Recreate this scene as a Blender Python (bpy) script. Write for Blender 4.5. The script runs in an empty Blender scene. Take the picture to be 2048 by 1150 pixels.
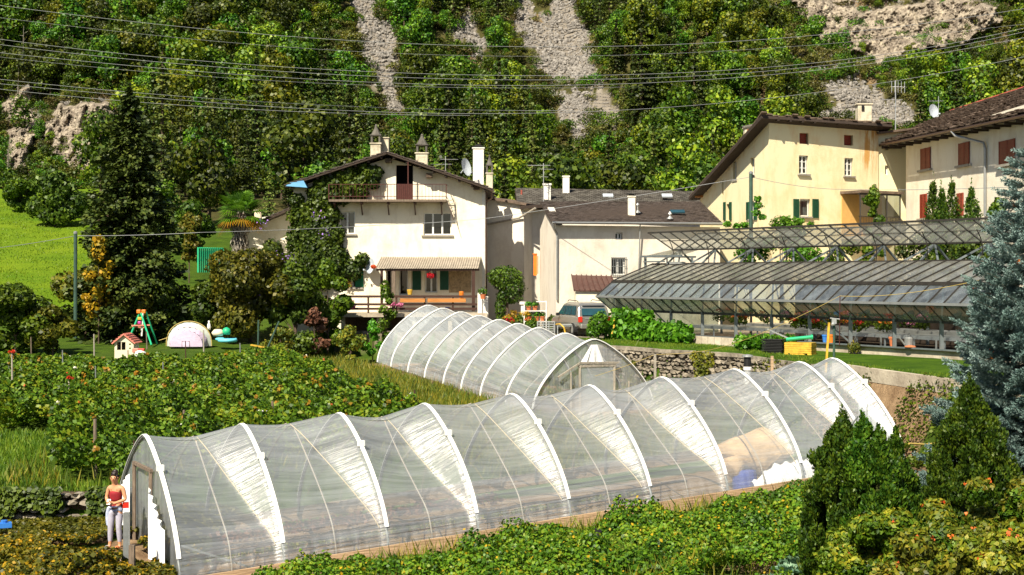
import bpy, bmesh, math, random
import numpy as np
from mathutils import Vector, Matrix
R = math.radians
rng = np.random.default_rng(7)
random.seed(7)
F = 2844.4           # focal length of the photograph in its own pixels (2048 wide)
HZ = 550.0           # its horizon row
CH = 6.0             # camera height
sc = bpy.context.scene
col = sc.collection
# ---------------------------------------------------------------- camera, sky, sun
cam_d = bpy.data.cameras.new('camera'); cam = bpy.data.objects.new('camera', cam_d); col.objects.link(cam)
cam.location = (0, 0, CH); cam.rotation_euler = (R(90), 0, 0)
cam_d.sensor_width = 36; cam_d.lens = F / 2048 * 36; cam_d.shift_y = -(575 - HZ) / 2048
cam_d.clip_start = 0.3; cam_d.clip_end = 3000
sc.camera = cam
SUN_AZ = (-0.44, -0.90)      # towards the sun
SUN_EL = R(47)
w = bpy.data.worlds.new('World'); sc.world = w; w.use_nodes = True
nt = w.node_tree; bg = nt.nodes['Background']
sky = nt.nodes.new('ShaderNodeTexSky'); sky.sky_type = 'NISHITA'; sky.sun_disc = False
sky.sun_elevation = SUN_EL; sky.sun_rotation = math.atan2(SUN_AZ[0], SUN_AZ[1])
nt.links.new(sky.outputs[0], bg.inputs[0]); bg.inputs[1].default_value = 0.05
sd = bpy.data.lights.new('sun', 'SUN'); so = bpy.data.objects.new('sun', sd); col.objects.link(so)
sd.energy = 5.0; sd.angle = R(0.5); sd.color = (1.0, 0.91, 0.74)
L = Vector((-SUN_AZ[0] * math.cos(SUN_EL), -SUN_AZ[1] * math.cos(SUN_EL), -math.sin(SUN_EL)))
so.rotation_euler = L.to_track_quat('-Z', 'Y').to_euler(); so.location = (-40, -40, 80)
sc.view_settings.view_transform = 'Standard'; sc.view_settings.look = 'None'
sc.view_settings.exposure = 0.85; sc.view_settings.gamma = 1
sc.render.engine = 'CYCLES'
cy = sc.cycles
cy.use_denoising = True; cy.max_bounces = 6; cy.diffuse_bounces = 2; cy.glossy_bounces = 3
cy.transmission_bounces = 4; cy.transparent_max_bounces = 24; cy.caustics_reflective = False; cy.caustics_refractive = False

# ---------------------------------------------------------------- helpers
def P(x, y, D): return Vector(((x - 1024) / F * D, D, CH - (y - HZ) / F * D))
def lerp(a, b, t): return a + (b - a) * t
def wl(o):
    v = Vector((0, 0, 0))
    while o is not None:
        v += o.location; o = o.parent
    return v
def tag(o, label=None, cat=None, group=None, kind=None):
    if label: o['label'] = label
    if cat: o['category'] = cat
    if group: o['group'] = group
    if kind: o['kind'] = kind
    return o
def thing(name, loc, label, cat, group=None):
    o = bpy.data.objects.new(name, None); col.objects.link(o); o.location = loc; o.empty_display_size = .3
    return tag(o, label, cat, group)
def copy_tree(o, parent=None):
    c = o.copy(); col.objects.link(c); c.parent = parent
    for ch in list(o.children): copy_tree(ch, c)
    return c
class MB:
    def __init__(s): s.v = []; s.f = []; s.smooth = False
    def add(s, vs, fs):
        b = len(s.v); s.v += [tuple(v) for v in vs]; s.f += [tuple(i + b for i in f) for f in fs]; return s
    def quad(s, a, b, c, d): return s.add([a, b, c, d], [(0, 1, 2, 3)])
    def hexa(s, p):   # 8 corners: bottom 4, top 4
        return s.add(p, [(3, 2, 1, 0), (4, 5, 6, 7), (0, 1, 5, 4), (1, 2, 6, 5), (2, 3, 7, 6), (3, 0, 4, 7)])
    def box(s, c, size, rz=0.0, rx=0.0, ry=0.0):
        c = Vector(c); hx, hy, hz = [k / 2 for k in size]
        M = Matrix.Rotation(rz, 3, 'Z') @ Matrix.Rotation(rx, 3, 'X') @ Matrix.Rotation(ry, 3, 'Y')
        return s.hexa([c + M @ Vector(q) for q in ((-hx, -hy, -hz), (hx, -hy, -hz), (hx, hy, -hz), (-hx, hy, -hz), (-hx, -hy, hz), (hx, -hy, hz), (hx, hy, hz), (-hx, hy, hz))])
    def bar(s, a, b, w=.05, h=None, up=(0, 0, 1)):
        a = Vector(a); b = Vector(b); d = (b - a).normalized(); up = Vector(up)
        if abs(d.dot(up)) > .98: up = Vector((0, 1, 0))
        r = d.cross(up).normalized(); u = r.cross(d).normalized(); h = h or w; r = r * w / 2; u = u * h / 2
        return s.hexa([a - r - u, a + r - u, b + r - u, b - r - u, a - r + u, a + r + u, b + r + u, b - r + u])
    def tube(s, pts, r, n=6, cap=True):
        pts = [Vector(p) for p in pts]; k = len(pts)
        rs = r if isinstance(r, (list, tuple)) else [r] * k
        vs = []; ref = Vector((0, 0, 1))
        for i, p in enumerate(pts):
            d = (pts[min(i + 1, k - 1)] - pts[max(i - 1, 0)])
            d = d.normalized() if d.length > 1e-9 else Vector((0, 0, 1))
            rf = ref if abs(d.dot(ref)) < .95 else Vector((1, 0, 0))
            a = d.cross(rf).normalized(); b = d.cross(a).normalized()
            for j in range(n):
                t = 2 * math.pi * j / n; vs.append(p + a * math.cos(t) * rs[i] + b * math.sin(t) * rs[i])
        fs = [(i * n + j, i * n + (j + 1) % n, (i + 1) * n + (j + 1) % n, (i + 1) * n + j) for i in range(k - 1) for j in range(n)]
        if cap: fs += [tuple(range(n - 1, -1, -1)), tuple((k - 1) * n + j for j in range(n))]
        return s.add(vs, fs)
    def lathe(s, c, prof, n=12, sx=1, sy=1):
        c = Vector(c); vs = []
        for (r, z) in prof:
            for j in range(n):
                t = 2 * math.pi * j / n; vs.append(c + Vector((r * sx * math.cos(t), r * sy * math.sin(t), z)))
        k = len(prof)
        fs = [(i * n + j, i * n + (j + 1) % n, (i + 1) * n + (j + 1) % n, (i + 1) * n + j) for i in range(k - 1) for j in range(n)]
        fs += [tuple(range(n - 1, -1, -1)), tuple((k - 1) * n + j for j in range(n))]
        return s.add(vs, fs)
    def ball(s, c, r, n=8, sx=1, sy=1, sz=1):
        m = max(4, n // 2 + 1)
        return s.lathe(Vector(c), [(r * math.sin(math.pi * (i + .02) / (m - .0 + .04)), -r * sz * math.cos(math.pi * (i + .02) / (m + .04))) for i in range(m + 1)], n, sx, sy)
    def prism(s, poly, off):   # polygon extruded by vector
        off = Vector(off); a = [Vector(p) for p in poly]; n = len(a)
        return s.add(a + [p + off for p in a], [tuple(range(n - 1, -1, -1)), tuple(range(n, 2 * n))] + [(i, (i + 1) % n, n + (i + 1) % n, n + i) for i in range(n)])
    def build(s, name, mat, parent=None, smooth=False, bevel=0):
        me = bpy.data.meshes.new(name)
        off = wl(parent) if parent else Vector((0, 0, 0))
        me.from_pydata([(v[0] - off.x, v[1] - off.y, v[2] - off.z) for v in s.v], [], s.f)
        me.materials.append(mat)
        if smooth: me.polygons.foreach_set('use_smooth', [True] * len(me.polygons))
        me.update()
        bm = bmesh.new(); bm.from_mesh(me); bmesh.ops.recalc_face_normals(bm, faces=bm.faces); bm.to_mesh(me); bm.free()
        o = bpy.data.objects.new(name, me); col.objects.link(o)
        if parent: o.parent = parent
        if bevel:
            m = o.modifiers.new('bevel', 'BEVEL'); m.width = bevel; m.segments = 2; m.limit_method = 'ANGLE'
        return o
def top(name, mb, mat, label, cat, group=None, kind=None, smooth=False, base=None):
    """one-mesh top-level thing; origin moved to its base"""
    vs = np.array(mb.v); b = Vector(base) if base else Vector(((vs[:, 0].min() + vs[:, 0].max()) / 2, (vs[:, 1].min() + vs[:, 1].max()) / 2, vs[:, 2].min()))
    e = bpy.data.objects.new('tmp', None); e.location = b
    o = mb.build(name, mat, None, smooth)
    me = o.data; me.transform(Matrix.Translation(-b)); o.location = b
    bpy.data.objects.remove(e)
    return tag(o, label, cat, group, kind)
def mesh_np(name, V, Q, mat, parent=None, smooth=False):
    me = bpy.data.meshes.new(name); V = np.asarray(V, dtype=np.float32); Q = np.asarray(Q, dtype=np.int32)
    if parent is not None:
        off = wl(parent); V = V - np.array([off.x, off.y, off.z], dtype=np.float32)
    k = Q.shape[1]
    me.vertices.add(len(V)); me.vertices.foreach_set('co', V.ravel())
    me.loops.add(Q.size); me.loops.foreach_set('vertex_index', Q.ravel())
    me.polygons.add(len(Q)); me.polygons.foreach_set('loop_start', np.arange(0, Q.size, k, dtype=np.int32))
    try: me.polygons.foreach_set('loop_total', np.full(len(Q), k, dtype=np.int32))
    except Exception: pass
    if smooth: me.polygons.foreach_set('use_smooth', np.ones(len(Q), dtype=bool))
    mats = mat if isinstance(mat, (list, tuple)) else [mat]
    for m in mats: me.materials.append(m)
    me.update(calc_edges=True); me.validate()
    o = bpy.data.objects.new(name, me); col.objects.link(o)
    if parent is not None: o.parent = parent
    return o
def nrm(a): return a / np.maximum(np.linalg.norm(a, axis=1, keepdims=True), 1e-9)
def leaf_geo(p, n, size, wid=.32, tilt=.7, droop=0.0, align=None, fold=.15):
    """diamond leaves: arrays V (4k,3), Q (k,4)"""
    k = len(p); n = nrm(n + rng.normal(0, tilt, (k, 3)))
    a = rng.normal(0, 1, (k, 3)) if align is None else align + rng.normal(0, .35, (k, 3))
    if droop: a[:, 2] -= droop
    if align is None: a = a - n * np.sum(a * n, 1, keepdims=True)
    a = nrm(a); b = nrm(np.cross(n, a) + 1e-6)
    s = (size * rng.uniform(.65, 1.35, k))[:, None]
    V = np.stack([p - a * s * .5, p + b * s * wid + n * s * fold, p + a * s * .5, p - b * s * wid + n * s * fold], 1).reshape(-1, 3)
    return V, np.arange(4 * k).reshape(-1, 4)
def cat_geo(parts):
    Vs = []; Qs = []; o = 0
    for V, Q in parts:
        Vs.append(V); Qs.append(Q + o); o += len(V)
    return np.concatenate(Vs), np.concatenate(Qs)
def blob_pts(blobs, n, shell=.28, low=-1.0, lump=.18):
    """points near the surface of ellipsoids, hidden ones inside other blobs dropped"""
    B = np.array(blobs, dtype=float); vol = (B[:, 3] * B[:, 4] + B[:, 4] * B[:, 5] + B[:, 3] * B[:, 5])
    idx = rng.choice(len(B), n, p=vol / vol.sum())
    d = nrm(rng.normal(0, 1, (n, 3))); d = d[:]; m = d[:, 2] < low; d[m, 2] *= -1
    r = 1 - shell * rng.random(n) ** 1.6
    r *= 1 + lump * np.sin(d[:, 0] * 7 + idx) * np.sin(d[:, 1] * 6 + 2 * idx) * np.cos(d[:, 2] * 7 + idx)
    p = B[idx, :3] + d * B[idx, 3:6] * r[:, None]
    keep = np.ones(n, bool)
    for i, b in enumerate(B):
        q = ((p - b[:3]) / b[3:6]); ins = (np.sum(q * q, 1) < (1 - shell) ** 2 * .8) & (idx != i); keep &= ~ins
    return p[keep], nrm(d[keep] / B[idx[keep], 3:6])
def hash2(ix, iy, seed):
    h = (ix.astype(np.int64) * 374761393 + iy.astype(np.int64) * 668265263 + seed * 982451653) & 0x7fffffff
    h = (h ^ (h >> 13)) * 1274126177 & 0x7fffffff; return ((h ^ (h >> 16)) & 0xffff) / 65535.0
def vnoise(x, y, seed=0):
    x = np.asarray(x, float); y = np.asarray(y, float); ix = np.floor(x); iy = np.floor(y); fx = x - ix; fy = y - iy
    fx = fx * fx * (3 - 2 * fx); fy = fy * fy * (3 - 2 * fy); a = hash2(ix, iy, seed); b = hash2(ix + 1, iy, seed); c = hash2(ix, iy + 1, seed); d = hash2(ix + 1, iy + 1, seed)
    return (a * (1 - fx) + b * fx) * (1 - fy) + (c * (1 - fx) + d * fx) * fy
def fbm(x, y, o=4, seed=0):
    s = 0; a = .5
    for i in range(o): s = s + a * vnoise(x * 2 ** i, y * 2 ** i, seed + i * 17); a *= .5
    return s
def sstep(a, b, x):
    t = np.clip((np.asarray(x, float) - a) / (b - a), 0, 1); return t * t * (3 - 2 * t)

# ---------------------------------------------------------------- materials
def newmat(name):
    m = bpy.data.materials.new(name); m.use_nodes = True; t = m.node_tree; return m, t, t.nodes['Principled BSDF']
def N(t, typ, **kw):
    n = t.nodes.new(typ)
    for k, v in kw.items():
        if k[0] == '_': setattr(n, k[1:], v)
        else: n.inputs[k.replace('_', ' ')].default_value = v
    return n
def ramp(t, stops, fac=None):
    r = t.nodes.new('ShaderNodeValToRGB'); e = r.color_ramp.elements
    while len(e) < len(stops): e.new(.5)
    for q, (p, c) in zip(e, stops): q.position = p; q.color = (*c, 1)
    if fac is not None: t.links.new(fac, r.inputs[0])
    return r
def simple(name, c, rough=.6, metal=0, var=.25, scale=3.0, bump=.0, bscale=None, spec=.4, stretch=None, c2=None, det=6):
    m, t, b = newmat(name)
    tc = t.nodes.new('ShaderNodeTexCoord'); src = tc.outputs['Object']
    if stretch:
        mp = N(t, 'ShaderNodeMapping'); mp.inputs['Scale'].default_value = stretch; t.links.new(src, mp.inputs[0]); src = mp.outputs[0]
    n = N(t, 'ShaderNodeTexNoise', Scale=scale, Detail=float(det), Roughness=.65); t.links.new(src, n.inputs[0])
    lo = tuple(k * (1 - var) for k in c) if c2 is None else c2
    r = ramp(t, [(.32, lo), (.68, tuple(min(1, k * (1 + var * .5)) for k in c))], n.outputs[0])
    t.links.new(r.outputs[0], b.inputs['Base Color'])
    b.inputs['Roughness'].default_value = rough; b.inputs['Metallic'].default_value = metal; b.inputs['Specular IOR Level'].default_value = spec
    if bump:
        n2 = N(t, 'ShaderNodeTexNoise', Scale=bscale or scale * 4, Detail=5.0); t.links.new(src, n2.inputs[0])
        bp = N(t, 'ShaderNodeBump', Strength=bump, Distance=.05); t.links.new(n2.outputs[0], bp.inputs['Height']); t.links.new(bp.outputs[0], b.inputs['Normal'])
    return m
def leafmat(name, cols, trans=.3, rough=.5, nscale=.6, objvar=.25, spec=.35):
    m, t, b = newmat(name); g = t.nodes.new('ShaderNodeNewGeometry'); tc = t.nodes.new('ShaderNodeTexCoord'); oi = t.nodes.new('ShaderNodeObjectInfo')
    n = N(t, 'ShaderNodeTexNoise', Scale=nscale, Detail=3.0); t.links.new(tc.outputs['Object'], n.inputs[0])
    a = N(t, 'ShaderNodeMath', _operation='MULTIPLY_ADD'); a.inputs[1].default_value = .6; t.links.new(g.outputs['Random Per Island'], a.inputs[0])
    s = N(t, 'ShaderNodeMath', _operation='MULTIPLY_ADD'); s.inputs[1].default_value = 1.1; s.inputs[2].default_value = -.35; t.links.new(n.outputs[0], s.inputs[0]); t.links.new(s.outputs[0], a.inputs[2])
    k = len(cols); r = ramp(t, [((i + .5) / k, c) for i, c in enumerate(cols)], a.outputs[0])
    h = N(t, 'ShaderNodeHueSaturation'); t.links.new(r.outputs[0], h.inputs['Color'])
    mr = N(t, 'ShaderNodeMapRange'); t.links.new(oi.outputs['Random'], mr.inputs[0]); mr.inputs[3].default_value = 1 - objvar; mr.inputs[4].default_value = 1 + objvar
    t.links.new(mr.outputs[0], h.inputs['Value'])
    mh = N(t, 'ShaderNodeMapRange'); t.links.new(oi.outputs['Random'], mh.inputs[0]); mh.inputs[3].default_value = .5 - objvar * .06; mh.inputs[4].default_value = .5 + objvar * .06; t.links.new(mh.outputs[0], h.inputs['Hue'])
    t.links.new(h.outputs[0], b.inputs['Base Color']); b.inputs['Roughness'].default_value = rough; b.inputs['Specular IOR Level'].default_value = spec
    tr = N(t, 'ShaderNodeBsdfTranslucent'); t.links.new(h.outputs[0], tr.inputs[0])
    mx = N(t, 'ShaderNodeMixShader'); mx.inputs[0].default_value = trans; t.links.new(b.outputs[0], mx.inputs[1]); t.links.new(tr.outputs[0], mx.inputs[2])
    t.links.new(mx.outputs[0], t.nodes['Material Output'].inputs[0]); return m
def film(name, alpha=.7, tint=(.86, .9, .92), wr=.9, gloss=.16):
    """thin clear film: mostly see-through, a little milky, with a broad sheen broken by fine pleats across the hoops"""
    m, t, b = newmat(name); out = t.nodes['Material Output']; t.nodes.remove(b)
    uv = N(t, 'ShaderNodeUVMap'); mp = N(t, 'ShaderNodeMapping'); mp.inputs['Scale'].default_value = (.45, 12, 1); t.links.new(uv.outputs[0], mp.inputs[0])
    n = N(t, 'ShaderNodeTexNoise', Scale=1.0, Detail=4.0, Roughness=.6, Distortion=.35); t.links.new(mp.outputs[0], n.inputs[0])
    mp2 = N(t, 'ShaderNodeMapping'); mp2.inputs['Scale'].default_value = (.35, 3.0, 1); t.links.new(uv.outputs[0], mp2.inputs[0])
    n2 = N(t, 'ShaderNodeTexNoise', Scale=1.0, Detail=3.0, Distortion=.8); t.links.new(mp2.outputs[0], n2.inputs[0])
    ad = N(t, 'ShaderNodeMath', _operation='ADD'); t.links.new(n.outputs[0], ad.inputs[0]); t.links.new(n2.outputs[0], ad.inputs[1])
    bp = N(t, 'ShaderNodeBump', Strength=wr, Distance=.06); t.links.new(ad.outputs[0], bp.inputs['Height'])
    df = N(t, 'ShaderNodeBsdfDiffuse'); df.inputs[0].default_value = (*tint, 1); t.links.new(bp.outputs[0], df.inputs['Normal'])
    tl = N(t, 'ShaderNodeBsdfTranslucent'); tl.inputs[0].default_value = (*tint, 1)
    m1 = N(t, 'ShaderNodeMixShader'); m1.inputs[0].default_value = .42; t.links.new(df.outputs[0], m1.inputs[1]); t.links.new(tl.outputs[0], m1.inputs[2])
    tp = N(t, 'ShaderNodeBsdfTransparent'); tp.inputs[0].default_value = (.96, .97, .97, 1)
    dm = N(t, 'ShaderNodeMapRange'); t.links.new(ad.outputs[0], dm.inputs[0]); dm.inputs[1].default_value = .6; dm.inputs[2].default_value = 1.35; dm.inputs[3].default_value = alpha - .13; dm.inputs[4].default_value = alpha + .13
    m2 = N(t, 'ShaderNodeMixShader'); t.links.new(dm.outputs[0], m2.inputs[0]); t.links.new(m1.outputs[0], m2.inputs[1]); t.links.new(tp.outputs[0], m2.inputs[2])
    gl = N(t, 'ShaderNodeBsdfGlossy'); gl.inputs['Roughness'].default_value = .37; gl.inputs[0].default_value = (1, 1, 1, 1); t.links.new(bp.outputs[0], gl.inputs['Normal'])
    lw = N(t, 'ShaderNodeLayerWeight', Blend=.5); fr = N(t, 'ShaderNodeMath', _operation='POWER'); fr.inputs[1].default_value = 4.0; t.links.new(lw.outputs['Facing'], fr.inputs[0])
    fm = N(t, 'ShaderNodeMath', _operation='MULTIPLY_ADD'); fm.inputs[1].default_value = .6; fm.inputs[2].default_value = gloss; t.links.new(fr.outputs[0], fm.inputs[0])
    m3 = N(t, 'ShaderNodeMixShader'); t.links.new(fm.outputs[0], m3.inputs[0]); t.links.new(m2.outputs[0], m3.inputs[1]); t.links.new(gl.outputs[0], m3.inputs[2])
    t.links.new(m3.outputs[0], out.inputs[0]); return m
def glassmat(name, tint=(.8, .86, .83), dirt=.35, dirtc=(.42, .44, .4), scale=1.5, gloss=.08, rough=.08):
    m, t, b = newmat(name); out = t.nodes['Material Output']; t.nodes.remove(b)
    tc = t.nodes.new('ShaderNodeTexCoord'); n = N(t, 'ShaderNodeTexNoise', Scale=scale, Detail=7.0, Roughness=.7); t.links.new(tc.outputs['Object'], n.inputs[0])
    df = N(t, 'ShaderNodeBsdfDiffuse'); df.inputs[0].default_value = (*dirtc, 1)
    tl = N(t, 'ShaderNodeBsdfTranslucent'); tl.inputs[0].default_value = (*dirtc, 1); md = N(t, 'ShaderNodeMixShader'); md.inputs[0].default_value = .5; t.links.new(df.outputs[0], md.inputs[1]); t.links.new(tl.outputs[0], md.inputs[2]); df = md
    tp = N(t, 'ShaderNodeBsdfTransparent'); tp.inputs[0].default_value = (*tint, 1)
    mr = N(t, 'ShaderNodeMapRange'); t.links.new(n.outputs[0], mr.inputs[0]); mr.inputs[1].default_value = .35; mr.inputs[2].default_value = .7; mr.inputs[3].default_value = max(0, dirt - .2); mr.inputs[4].default_value = max(0, dirt + .2)
    m1 = N(t, 'ShaderNodeMixShader'); t.links.new(mr.outputs[0], m1.inputs[0]); t.links.new(tp.outputs[0], m1.inputs[1]); t.links.new(df.outputs[0], m1.inputs[2])
    gl = N(t, 'ShaderNodeBsdfGlossy'); gl.inputs['Roughness'].default_value = rough
    lw = N(t, 'ShaderNodeLayerWeight', Blend=.5); fr = N(t, 'ShaderNodeMath', _operation='POWER'); fr.inputs[1].default_value = 4.5; t.links.new(lw.outputs['Facing'], fr.inputs[0]); fm = N(t, 'ShaderNodeMath', _operation='MULTIPLY_ADD'); fm.inputs[1].default_value = .85; fm.inputs[2].default_value = max(0, gloss + .04); t.links.new(fr.outputs[0], fm.inputs[0])
    m3 = N(t, 'ShaderNodeMixShader'); t.links.new(fm.outputs[0], m3.inputs[0]); t.links.new(m1.outputs[0], m3.inputs[1]); t.links.new(gl.outputs[0], m3.inputs[2])
    t.links.new(m3.outputs[0], out.inputs[0]); return m
def stucco(name, c, stain, amt=.5, scale=.5):
    m, t, b = newmat(name); tc = t.nodes.new('ShaderNodeTexCoord')
    n = N(t, 'ShaderNodeTexNoise', Scale=scale, Detail=8.0, Roughness=.7, Distortion=.4); t.links.new(tc.outputs['Object'], n.inputs[0])
    mp = N(t, 'ShaderNodeMapping'); mp.inputs['Scale'].default_value = (.9, .9, .3); t.links.new(tc.outputs['Object'], mp.inputs[0])
    n3 = N(t, 'ShaderNodeTexNoise', Scale=1.0, Detail=6.0, Roughness=.7); t.links.new(mp.outputs[0], n3.inputs[0])
    mu = N(t, 'ShaderNodeMath', _operation='MULTIPLY'); t.links.new(n.outputs[0], mu.inputs[0]); t.links.new(n3.outputs[0], mu.inputs[1])
    r = ramp(t, [(.12, stain), (.27, c)], mu.outputs[0])
    mx = N(t, 'ShaderNodeMixRGB'); mx.inputs[0].default_value = amt; mx.inputs[1].default_value = (*c, 1); t.links.new(r.outputs[0], mx.inputs[2])
    t.links.new(mx.outputs[0], b.inputs['Base Color']); b.inputs['Roughness'].default_value = .9; b.inputs['Specular IOR Level'].default_value = .15
    n2 = N(t, 'ShaderNodeTexNoise', Scale=9.0, Detail=8.0, Roughness=.7); t.links.new(tc.outputs['Object'], n2.inputs[0])
    bp = N(t, 'ShaderNodeBump', Strength=.5, Distance=.04); t.links.new(n2.outputs[0], bp.inputs['Height']); t.links.new(bp.outputs[0], b.inputs['Normal']); return m
M = {}
M['far_a'] = leafmat('foliage_hill_broadleaf', [(.012, .034, .002), (.055, .110, .004), (.16, .23, .008)], .2, nscale=.35, objvar=.62)
M['far_b'] = leafmat('foliage_hill_yellowish', [(.03, .06, .003), (.11, .16, .006), (.28, .30, .012)], .2, nscale=.35, objvar=.5)
M['far_s'] = leafmat('foliage_hill_spruce', [(.012, .028, .004), (.042, .068, .010), (.11, .14, .018)], .08, nscale=.5, objvar=.3)
M['far_l'] = leafmat('foliage_hill_larch', [(.035, .06, .010), (.095, .13, .020), (.18, .21, .035)], .15, nscale=.5, objvar=.25)
M['far_bush'] = leafmat('foliage_hill_scrub', [(.05, .05, .012), (.10, .105, .016), (.19, .15, .03)], .15, objvar=.4)
M['green'] = leafmat('foliage_garden_green', [(.025, .06, .004), (.075, .145, .006), (.16, .24, .010)], .3, nscale=1.2)
M['berry'] = leafmat('foliage_berry_rows', [(.022, .05, .004), (.06, .125, .006), (.13, .22, .010), (.24, .26, .014)], .3, nscale=.9)
M['ivy'] = leafmat('foliage_ivy', [(.016, .04, .004), (.05, .09, .006), (.11, .165, .010)], .2, nscale=.7)
M['olive'] = leafmat('foliage_olive', [(.035, .05, .005), (.10, .115, .008), (.22, .20, .014)], .25, nscale=.8)
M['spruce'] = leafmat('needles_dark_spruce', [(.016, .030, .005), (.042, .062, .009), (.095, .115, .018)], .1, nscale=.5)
M['yellowleaf'] = leafmat('foliage_autumn', [(.12, .13, .01), (.35, .22, .01), (.5, .26, .012)], .3, nscale=1.)
M['thuja'] = leafmat('foliage_thuja', [(.014, .045, .004), (.045, .11, .006), (.12, .19, .010)], .2, nscale=4.0)
M['thuja_tip'] = leafmat('foliage_thuja_yellow_tips', [(.05, .09, .008), (.16, .2, .012), (.32, .27, .02)], .3, nscale=1.5)
M['bluespruce'] = leafmat('needles_blue_spruce', [(.08, .15, .14), (.20, .31, .29), (.36, .48, .46)], .08, nscale=1.)
M['cabbage'] = leafmat('leaves_cabbage', [(.10, .2, .12), (.16, .28, .18), (.25, .38, .24)], .2, nscale=2.)
M['bright'] = leafmat('foliage_bright_green', [(.04, .13, .006), (.08, .24, .01), (.16, .36, .02)], .35, nscale=2.)
M['drybush'] = leafmat('twigs_dry_brown', [(.08, .035, .02), (.16, .07, .04), (.25, .13, .07)], .1)
M['weeds'] = leafmat('foliage_weeds', [(.05, .09, .01), (.14, .17, .015), (.28, .22, .02)], .3, nscale=1.2)
M['meadowblade'] = leafmat('meadow_grass_tufts', [(.07, .15, .005), (.15, .25, .008), (.24, .32, .012)], .3, nscale=.2)
M['grassblade'] = leafmat('grass_blades', [(.05, .12, .008), (.12, .22, .012), (.22, .30, .02)], .35, nscale=.8)
M['red_fl'] = leafmat('petals_red', [(.5, .02, .01), (.7, .05, .02)], .3)
M['orange_fl'] = leafmat('petals_orange', [(.75, .14, .02), (.85, .25, .05)], .3)
M['pink_fl'] = leafmat('petals_pink', [(.7, .12, .3), (.8, .3, .45)], .3)
M['white_fl'] = leafmat('petals_white', [(.8, .75, .6), (.85, .82, .75)], .3)
M['violet_fl'] = leafmat('petals_violet', [(.25, .15, .6), (.4, .25, .7)], .3)
M['yellow_fl'] = leafmat('petals_yellow', [(.7, .45, .02), (.8, .6, .05)], .3)
M['bark'] = simple('bark', (.11, .075, .05), .9, var=.5, scale=6, bump=.8, stretch=(3, 3, .6))
M['palebark'] = simple('bark_pale', (.36, .32, .26), .9, var=.4, scale=6, bump=.5, stretch=(2, 2, .5))
M['film'] = film('tunnel_film', .71, (.80, .86, .92), .7, gloss=.105)
M['film2'] = film('tunnel_film_old', .66, (.80, .87, .92), .9, .10)
M['hoop_white'] = simple('white_hoop_highlight_and_clamp', (.86, .86, .84), .35, var=.06, scale=5)  # white that paints the film's bright highlights over the hoops; also colours the clamps
M['pipe'] = simple('galvanised_pipe', (.32, .34, .34), .45, .6, var=.25, scale=6)
M['tanpipe'] = simple('tan_inner_pipe', (.42, .37, .3), .5, var=.25, scale=6)
M['rope'] = simple('rope', (.40, .36, .28), .8, var=.2, scale=20)
M['board'] = simple('base_board_wood', (.48, .33, .2), .8, var=.4, scale=2, bump=.4, stretch=(.4, .4, 4))
M['wood_old'] = simple('weathered_wood', (.2, .15, .11), .85, var=.45, scale=5, bump=.5, stretch=(4, 4, .5))
M['wood_dark'] = simple('dark_brown_wood', (.055, .022, .013), .7, var=.4, scale=4, stretch=(.6, .6, 4))
M['wood_orange'] = simple('varnished_orange_wood', (.5, .2, .05), .45, var=.3, scale=3, stretch=(.5, .5, 5))
M['wallwhite'] = stucco('plaster_cream_white', (.86, .785, .62), (.50, .40, .26), .65, .5)
M['wallyellow'] = stucco('plaster_pale_yellow', (.87, .78, .50), (.76, .50, .20), .65, .35)
def add_stain(m, x0, wx, z0, z1, c):
    t = m.node_tree; b = t.nodes['Principled BSDF']; src = b.inputs['Base Color'].links[0].from_socket; tc = t.nodes.new('ShaderNodeTexCoord'); sx = N(t, 'ShaderNodeSeparateXYZ'); t.links.new(tc.outputs['Object'], sx.inputs[0])
    mp = N(t, 'ShaderNodeMapping'); mp.inputs['Scale'].default_value = (3, 3, .45); t.links.new(tc.outputs['Object'], mp.inputs[0]); n = N(t, 'ShaderNodeTexNoise', Scale=1.0, Detail=6.0, Roughness=.7); t.links.new(mp.outputs[0], n.inputs[0])
    def mth(op, a, b_):
        q = N(t, 'ShaderNodeMath', _operation=op); q.use_clamp = False
        for i, v in enumerate((a, b_)):
            if isinstance(v, (int, float)): q.inputs[i].default_value = v
            else: t.links.new(v, q.inputs[i])
        return q.outputs[0]
    ax_ = mth('SUBTRACT', 1.0, mth('DIVIDE', mth('ABSOLUTE', mth('SUBTRACT', sx.outputs[0], x0), 0), wx)); az = mth('DIVIDE', mth('SUBTRACT', sx.outputs[2], z0), z1 - z0); k = mth('MULTIPLY', mth('MAXIMUM', ax_, 0), mth('MAXIMUM', az, 0)); k = mth('MULTIPLY', k, mth('MULTIPLY', mth('MAXIMUM', mth('SUBTRACT', n.outputs[0], .42), 0), 14.0)); k = mth('MINIMUM', k, .9)
    mx = N(t, 'ShaderNodeMixRGB'); mx.inputs[2].default_value = (*c, 1); t.links.new(k, mx.inputs[0]); t.links.new(src, mx.inputs[1]); t.links.new(mx.outputs[0], b.inputs['Base Color'])
M['wallstained'] = stucco('plaster_pale_yellow_rust_stained', (.87, .78, .50), (.76, .50, .20), .65, .35); add_stain(M['wallstained'], 6.7, .85, 8.2, 11.6, (.62, .30, .06))
M['wallyellow2'] = stucco('plaster_cream_yellow', (.86, .80, .66), (.62, .50, .34), .6, .5)
M['wallpink'] = stucco('plaster_warm_grey', (.80, .74, .64), (.5, .41, .32), .6, .5)
M['wallstone'] = simple('rough_tan_plaster', (.42, .3, .17), .95, var=.5, scale=8, bump=1., bscale=14)
M['chimney'] = stucco('plaster_chimney', (.62, .56, .42), (.22, .18, .12), .8, 2.)
M['chimwhite'] = stucco('plaster_chimney_white', (.78, .75, .68), (.4, .36, .3), .6, 2.)
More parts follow.
